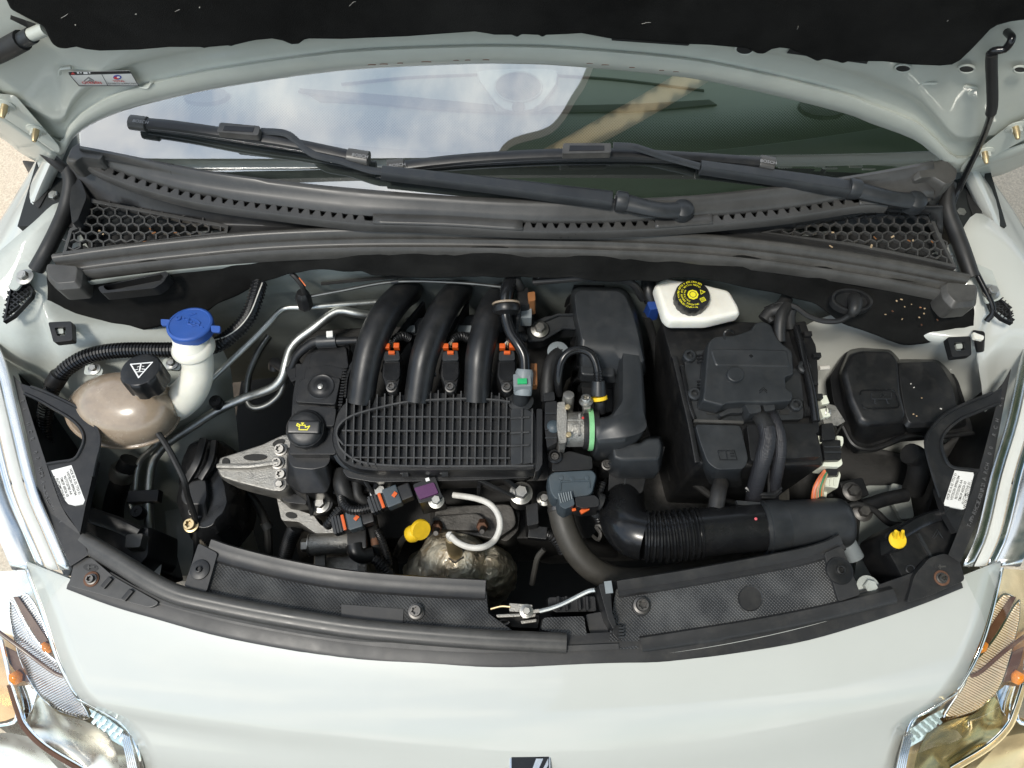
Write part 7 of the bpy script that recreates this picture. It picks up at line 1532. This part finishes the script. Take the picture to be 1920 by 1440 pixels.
# ================================================================== headlights
def headlight(s, label):
    X_ = (lambda x: x) if s < 0 else (lambda x: 1920-x)
    hl = thing('headlight', label, 'headlight', (X_(40), 1100, .62), 'headlights at both nose corners')
    if s < 0:
        inner = [(-4, 640, .905), (16, 690, .902), (40, 790, .896), (72, 920, .888), (105, 1000, .880), (134, 1068, .868)]
        low = [(56, 1066, .860), (84, 1142, .848), (114, 1236, .830), (152, 1310, .805), (205, 1338, .785), (250, 1370, .77), (268, 1420, .745), (276, 1470, .70)]
    else:
        inner = [(1922, 640, .905), (1908, 690, .902), (1886, 790, .896), (1856, 890, .890), (1830, 1000, .880), (1803, 1062, .868)]
        low = [(1874, 1064, .860), (1848, 1172, .846), (1822, 1242, .830), (1788, 1300, .805), (1735, 1334, .788), (1704, 1354, .775), (1692, 1400, .75), (1678, 1470, .70)]
    sx = -1 if s < 0 else 1
    # clear outer lens, falling away to the side and the front
    def fall(p, k):
        v_ = P(*p); return v_+Vector((sx*.05*k, -.004*k, -(.004*k+.0035*k*k)))
    path = inner+low[1:]
    rows_ = [[fall(p, k) for p in path] for k in (0, .5, 1, 2, 3.2, 4.5, 6)]
    obj('clear_lens', sheet(rows_, 4, 2), M['lens'], hl, sharp=70)
    # bright lens edge bands along the inner border
    def band(path_, w0, w1, dz, m_, nm, sub=4):
        a = [P(x+sx*-0+w0*sx, y, z+dz) for x, y, z in path_]; b = [P(x+w1*sx, y, z+dz-.004) for x, y, z in path_]; c = [v_-Vector((0, 0, .01)) for v_ in b]
        return obj(nm, sheet([a, b, c], sub, 1), M[m_], hl, sharp=40, solid=.001)
    band(inner, 2, 20, -.002, 'chrome_s', 'lens_flange'); band(inner, 24, 44, -.012, 'white_tape', 'lens_flange'); band(inner, 48, 60, -.016, 'chrome', 'lens_flange')
    band(inner, 62, 110, -.020, 'chrome_s', 'reflector_wall')
    band(low[:4], 3, 9, -.004, 'chrome', 'bezel_edge'); band(low[3:], 3, 12, -.004, 'chrome', 'bezel_edge')
    # reflector behind the lens: mirror base, ribbed leaf panels, bezels, bulbs, bowls
    def at(x, y, z): return P(x if s < 0 else 1920-(x-(18 if y > 1250 else 10)), y, z)
    ZT = [(1040, .842), (1066, .835), (1142, .821), (1236, .802), (1310, .779), (1370, .751), (1440, .716), (1500, .68)]
    def zH(y):
        for (ya, za), (yb, zb_) in zip(ZT, ZT[1:]):
            if y <= yb: t = (y-ya)/(yb-ya); return za*(1-t)+zb_*t
        return ZT[-1][1]
    def pl2(poly, dz, m_, nm, th=.003, bev=.0006):
        top_ = [at(x, y, zH(y)+dz) for x, y in poly]
        return obj(nm, fin(loft([[v_-Vector((0, 0, th)) for v_ in top_], top_])), M[m_], hl, bev=bev, seg=1)
    def bar(pts, dz, w_, h_, m_, nm):
        return obj(nm, tube([at(x, y, zH(y)+dz) for x, y in pts], w_, 8, 5, flat=(1, .6)), M[m_], hl)
    silver = s < 0
    rowsb = []
    for k, (dx, dz) in enumerate(((14, -.030), (-22, -.040), (-62, -.046), (-120, -.054), (-230, -.10))):
        rowsb.append([P(x+(-sx)*dx, y+k*3, z+dz) for i, (x, y, z) in enumerate(low)])
    obj('reflector_base', sheet(rowsb, 4, 4), M['bowl'] if silver else M['gold'], hl, sharp=70)
    LEAF = [[(18, 1125), (30, 1137), (59, 1187), (89, 1226), (113, 1247), (130, 1283), (168, 1345), (134, 1341), (98, 1325), (68, 1295), (39, 1240), (20, 1165)],
            [(30, 1119), (48, 1114), (64, 1132), (80, 1165), (94, 1206), (82, 1196), (56, 1160)]]
    for lf in LEAF:
        pl2(lf, 0, 'chrome_s' if silver else 'gold', 'prism_panel')
        bar(lf+lf[:1], .001, .0016, .001, 'chrome', 'panel_rim')
        for j in range(-70, 90):                       # fine parallel prism ribs across the leaf
            pts_ = []
            for q_ in range(0, 120):
                x = 10+q_*1.4; y = 1240+j*5.2-.55*(x-90)
                if inpoly(lf, x, y): pts_.append((x, y))
            if len(pts_) > 3:
                a, b = pts_[0], pts_[-1]
                obj('prism_rib', tube([at(*a, zH(a[1])+.0005), at((a[0]+b[0])/2, (a[1]+b[1])/2, zH((a[1]+b[1])/2)+.002), at(*b, zH(b[1])+.0005)], .0012, 5, 3), M['rib_s'] if silver else M['rib_g'], hl)
    pl2([(24, 1119), (34, 1118), (62, 1158), (90, 1200), (98, 1218), (92, 1226), (70, 1200), (46, 1162)], .004, 'brown_d', 'dark_bezel')
    pl2([(9, 1212), (30, 1222), (48, 1252), (57, 1280), (40, 1276), (16, 1242)], .003, 'brown_d', 'dark_bezel')
    bar([(-6, 1182), (45, 1220), (98, 1259), (118, 1268)], .006, .0026, .003, 'brown_d', 'divider')
    obj('indicator_bulb', tube([at(80, 1206, zH(1206)+.008), at(88, 1215, zH(1215)+.008), at(96, 1222, zH(1222)+.008)], [.003, .0058, .003], 14, 4), M['amber'], hl)
    obj('indicator_bulb', tube([at(25, 1260, zH(1260)+.008), at(30, 1270, zH(1270)+.008), at(35, 1281, zH(1281)+.008)], [.006, .0085, .005], 14, 4), M['amber'], hl)
    pl2([(-40, 1190), (4, 1202), (18, 1270), (30, 1344), (10, 1352), (-40, 1360)], .004, 'copper', 'copper_baffle')
    bar([(2, 1200), (18, 1272), (31, 1348), (-20, 1364)], .008, .003, .003, 'chrome', 'baffle_rim')
    pl2([(30, 1287), (52, 1284), (70, 1298), (60, 1330), (46, 1352)], .002, 'chrome', 'mirror_facet')
    obj('mirror_bowl', sheet([[at(58, 1345, .772), at(76, 1306, .782), at(110, 1338, .772), at(160, 1352, .768), at(200, 1376, .762)], [at(60, 1372, .748), at(100, 1362, .742), at(140, 1374, .738), at(180, 1386, .742), at(214, 1402, .748)], [at(84, 1400, .730), at(120, 1404, .718), at(160, 1412, .716), at(196, 1418, .722), at(222, 1428, .732)], [at(140, 1452, .725), at(160, 1455, .712), at(180, 1460, .708), at(206, 1465, .71), at(228, 1470, .712)]], 5, 5), M['bowl'] if silver else M['olive'], hl, sharp=80)
    obj('mirror_bowl', sheet([[at(-40, 1382, .735), at(10, 1374, .742), at(58, 1382, .742)], [at(-40, 1410, .715), at(20, 1404, .716), at(84, 1414, .725)], [at(-40, 1460, .70), at(30, 1455, .695), at(130, 1462, .708)]], 5, 5), M['bowl'] if silver else M['gold'], hl, sharp=80)
    bar([(18, 1284), (32, 1330), (46, 1364), (84, 1402), (152, 1444)], .010, .0042, .004, 'brown_d' if silver else 'gold', 'bowl_ridge')
    bar([(22, 1282), (37, 1328), (51, 1360), (89, 1397), (157, 1438)], .012, .0018, .002, 'chrome', 'bowl_ridge')
    # side marker blocks and fluted edge
    for i in range(5):
        obj('lens_flute', tube([at(226+i*4, 1372+i*2, .762), at(238+i*4, 1420+i*2, .74), at(244+i*4, 1460, .72)], .0016, 6, 3), M['chrome_s'], hl)
    pl2([(166, 1328), (198, 1344), (229, 1367), (233, 1402), (205, 1386), (180, 1358)], .012, 'lens_cell', 'cell_block')
    for i in range(6):
        for j in range(2):
            x_ = 176+i*10+j*2; y_ = 1339+i*6.5+j*13
            obj('facet', box(at(x_, y_, zH(y_)+.014), (.0055, .0085, .003), (0, 0, -.6 if s < 0 else .6)), M['lens_cell'], hl, bev=.0008)
    obj('lamp_housing', sheet([[fall(p, k)+Vector((0, 0, -d)) for p in path] for k, d in ((.35, .06), (.40, .2), (3, .42), (6, .5))], 3, 1), M['plastic'], hl)
    # black bracket arch bolted on top
    if s < 0:
        arch_o = [(37, 718), (70, 729), (112, 747), (150, 767), (175, 792), (187, 817), (186, 840), (180, 862), (170, 910), (160, 950)]
        arch_i = [(46, 738), (70, 749), (100, 766), (132, 785), (152, 805), (157, 825), (150, 845), (138, 861), (110, 866), (88, 870)]
        strip_o = [(24, 703), (67, 892), (66, 915), (80, 945), (132, 1062)]; strip_i = [(38, 716), (86, 867), (117, 952), (150, 1000), (166, 1040)]
        stick = [(96, 882), (134, 872), (159, 938), (156, 945), (140, 948), (128, 945), (122, 938)]; tdir = P(159, 940, .89)-P(134, 872, .89); so_ = (127, 910)
    else:
        arch_o = [(1879, 726), (1850, 741), (1810, 757), (1772, 777), (1747, 802), (1735, 830), (1744, 872), (1757, 915), (1766, 940), (1772, 962)]
        arch_i = [(1876, 755), (1850, 765), (1822, 777), (1802, 785), (1775, 807), (1765, 830), (1775, 864), (1787, 876), (1810, 879), (1836, 882)]
        strip_o = [(1896, 690), (1862, 868), (1856, 920), (1840, 960), (1800, 1056)]; strip_i = [(1878, 722), (1836, 880), (1812, 950), (1794, 1000), (1778, 1040)]
        stick = [(1790, 882), (1825, 886), (1826, 890), (1810, 953), (1806, 955), (1771, 948), (1770, 943)]; tdir = P(1790, 882, .89)-P(1769, 947, .89); so_ = (1798, 918)
    zb = .893
    ao = cat(arch_o, 3); ai = cat(arch_i, 3)
    bk_ = obj('bracket_arch', fin(loft([[P(p[0], p[1], zb-.012) for p in ao]+[P(p[0], p[1], zb-.012) for p in reversed(ai)], [P(p[0], p[1], zb) for p in ao]+[P(p[0], p[1], zb) for p in reversed(ai)]])), M['plastic'], hl, bev=.0015)
    obj('arch_edge', tube([P(p[0], p[1], zb+.001) for p in ao[2:-4]], .0024, 6, 1), M['plastic'], bk_)
    obj('arch_edge', tube([P(p[0], p[1], zb+.001) for p in ai], .0024, 6, 1), M['plastic'], bk_)
    lowp = [arch_i[-1], arch_o[-2], arch_o[-1], strip_i[3], strip_i[4], strip_i[2]]
    obj('bracket_foot', lofts((rp([arch_i[-1], arch_i[-3], arch_o[-3], arch_o[-1], strip_i[3], strip_i[2]], 4), zb-.016), (rp([arch_i[-1], arch_i[-3], arch_o[-3], arch_o[-1], strip_i[3], strip_i[2]], 4), zb-.003)), M['plastic'], bk_, bev=.0015)
    st0 = cat(strip_o, 5); st1 = cat(strip_i, 5)
    sp_ = obj('bracket_strip', fin(loft([[P(p[0], p[1], zb-.016) for p in st0]+[P(p[0], p[1], zb-.016) for p in reversed(st1)], [P(p[0], p[1], zb-.001-.02*i/20) for i, p in enumerate(st0)]+[P(p[0], p[1], zb-.001-.02*(20-i)/20) for i, p in enumerate(reversed(st1))]])), M['trim_d'], hl, bev=.0015)
    # moulded approval marks running down the strip
    marks = 'E4 HCR 00 HCR A 12 RL 02A E2 C H R >PP-TD20<'
    n_ = len(marks); bms = []
    for i, ch in enumerate(marks):
        if ch == ' ': continue
        t = .06+.80*i/(n_-1)
        k0 = t*(len(st0)-1); j0 = int(k0); f0 = k0-j0; a = st0[j0].lerp(st0[min(j0+1, len(st0)-1)], f0)
        k1 = t*(len(st1)-1); j1 = int(k1); f1 = k1-j1; b = st1[j1].lerp(st1[min(j1+1, len(st1)-1)], f1)
        m_ = a.lerp(b, .42); zz = zb-.001-.02*t+.0006
        d_ = P(*(st0[min(j0+1, len(st0)-1)]), zz)-P(*st0[j0], zz) if j0 < len(st0)-1 else Vector((0, -1, 0))
        bms.append(place(text_bm(ch, U(9.5), ext=.0004), P(m_[0], m_[1], zz), d_ if s < 0 else -d_))
    obj('moulded_marks', merge(*bms), M['emboss'], sp_)
    # paper sticker
    sk_ = obj('paper_sticker', prism(stick, zb+.0004, .004), M['white_tape'], hl)
    tn = tdir.normalized(); side_ = Vector((0, 0, 1)).cross(tn).normalized(); c0 = P(*so_, zb+.0008)
    lines = ['HCR 00 A 02 7753 E1', 'VISTEON 89906784', '9673720780 AA', 'TMOP 60526 03', 'AUTOMOTIVE 01']
    for i, tx in enumerate(lines):
        obj('sticker_wording', place(text_bm(tx, .0048, bold=.01), c0+side_*(.0105-.0052*i), tn), M['black_print'], sk_)
    for i in range(17):                  # plain bar code
        w_ = random.choice((.0006, .0010, .0016)); 
        obj('sticker_bar', place(flat([[(-w_/2, -.003), (w_/2, -.003), (w_/2, .003), (-w_/2, .003)]]), c0+tn*(-.022+i*.0027)-side_*.0150, tn), M['black_print'], sk_)
    return hl, bk_
HL, BL_ = headlight(-1, 'left clear headlight with chrome reflectors and black bracket')
HR, BR_ = headlight(1, 'right clear headlight with chrome reflectors and black bracket')
# right lower bracket body with yellow clip
rbk = thing('air_guide', 'black moulded guide panel carrying a yellow clip', 'panel', (1730, 1050, .78))
q = [(1658, 1000), (1690, 978), (1712, 995), (1760, 970), (1776, 965), (1800, 990), (1795, 1050), (1760, 1110), (1700, 1130), (1690, 1080), (1662, 1030)]
obj('panel_shell', lofts((rp(q, 6), .77), (rp(q, 6), .846), (rp([(1730+(x-1730)*.97, 1045+(y-1045)*.97) for x, y in q], 6), .852)), M['plastic'], rbk, bev=.003)
obj('panel_lip', sweep([(1690, 998, .872), (1720, 980, .874), (1748, 968, .874), (1772, 962, .874)], [(-.008, -.02), (.009, -.02), (.009, 0), (.003, .004), (-.005, .004), (-.008, 0)], 5), M['plastic_s'], rbk, sharp=50)
obj('panel_step', lofts((rp([(1668, 1005), (1700, 1000), (1705, 1030), (1672, 1038)], 4), .84), (rp([(1670, 1008), (1698, 1004), (1702, 1026), (1674, 1032)], 4), .872)), M['plastic'], rbk, bev=.002)
obj('panel_groove', polybar([(1720, 1000, .852), (1745, 1045, .852)], .004, .003), M['plastic_g'], rbk)
obj('panel_ring', tube([(x, y, .853) for x, y in ell(1707, 1067, 8, 7, 18)]+[(1715, 1067, .853)], .0010, 5, 1), M['plastic_g'], rbk)
obj('panel_mark', merge(tube([(1748, 1008, .853), (1758, 992, .853), (1764, 1004, .853)], .0008, 5, 1), tube([(1752, 1010, .853), (1760, 997, .853), (1768, 1009, .853)], .0008, 5, 1)), M['plastic_g'], rbk)
yc = thing('yellow_clip', 'small yellow push clip on the right air guide', 'clip', (1682, 1012, .872))
obj('clip_disc', lathe(P(1682, 1012, .872), [(.012, 0), (.0125, .002), (.011, .004), (.005, .005)], (0, -.15, 1), 24), M['yellow'], yc)
for x in (1678, 1691): obj('clip_prong', tube([(x, 1008, .875), (x+1, 1000, .888), (x+2, 996, .895)], [.0035, .003, .0022], 8, 3), M['yellow'], yc)
# ================================================================== overhead green canopy, seen in the reflections

cn2 = thing('green_awning', 'green awning overhead mirrored in the right half of the windscreen', 'awning', Vector((1.5, -2, 3.1)))
E_ = cat([(.75, 1.6), (.45, .8), (.29, .46), (.22, .36), (.12, .26), (-.11, .18), (-.06, -.1), (.15, -.6), (.32, -2), (.38, -4), (.42, -7)], 8)
STR = [(1.8, .95), (.84, .43), (.37, .23), (.05, .12), (-.05, .14), (.22, .25), (.66, .44), (1.6, 1.0)]
cb_m = bmesh.new(); gridv = []
for k in range(61):
    t_ = (k/60)**1.6
    gridv.append([cb_m.verts.new((p[0]+(4.6-p[0])*t_, p[1], 3.2+.6*t_+.03*math.sin(p[1]*3))) for p in E_])
for ga, gb_ in zip(gridv, gridv[1:]):
    for i in range(len(ga)-1):
        mc = (ga[i].co+ga[i+1].co+gb_[i].co+gb_[i+1].co)/4
        if not all(inpoly(STR, q_.co.x, q_.co.y) for q_ in (ga[i], ga[i+1], gb_[i], gb_[i+1])): cb_m.faces.new((ga[i], ga[i+1], gb_[i+1], gb_[i]))
obj('cloth', cb_m, M['canopy'], cn2, solid=.004)
obj('hem', sweep([Vector((p[0], p[1], 3.19+.03*math.sin(p[1]*3))) for p in E_[::2]], [(-.012, -.02), (.012, -.02), (.012, .02), (-.012, .02)], 2), M['white_tape'], cn2)
obj('pale_stripe', fin(loft([[Vector((x, y, z+.13*max(0, x))) for x, y in STR] for z in (3.17, 3.176)])), M['canopy_p'], cn2)
for k in range(9):
    y = -1.0-k*.55
    obj('seam', box((2.2, y, 3.24), (4.4, .03, .03), (0, -.022, .25)), M['canopy'], cn2)
for o in bpy.data.objects:
    if '_w' in o: del o['_w']
SC.render.engine = 'CYCLES'
SC.cycles.max_bounces = 10; SC.cycles.transparent_max_bounces = 16; SC.cycles.glossy_bounces = 6
SC.render.resolution_x = 1024; SC.render.resolution_y = 768
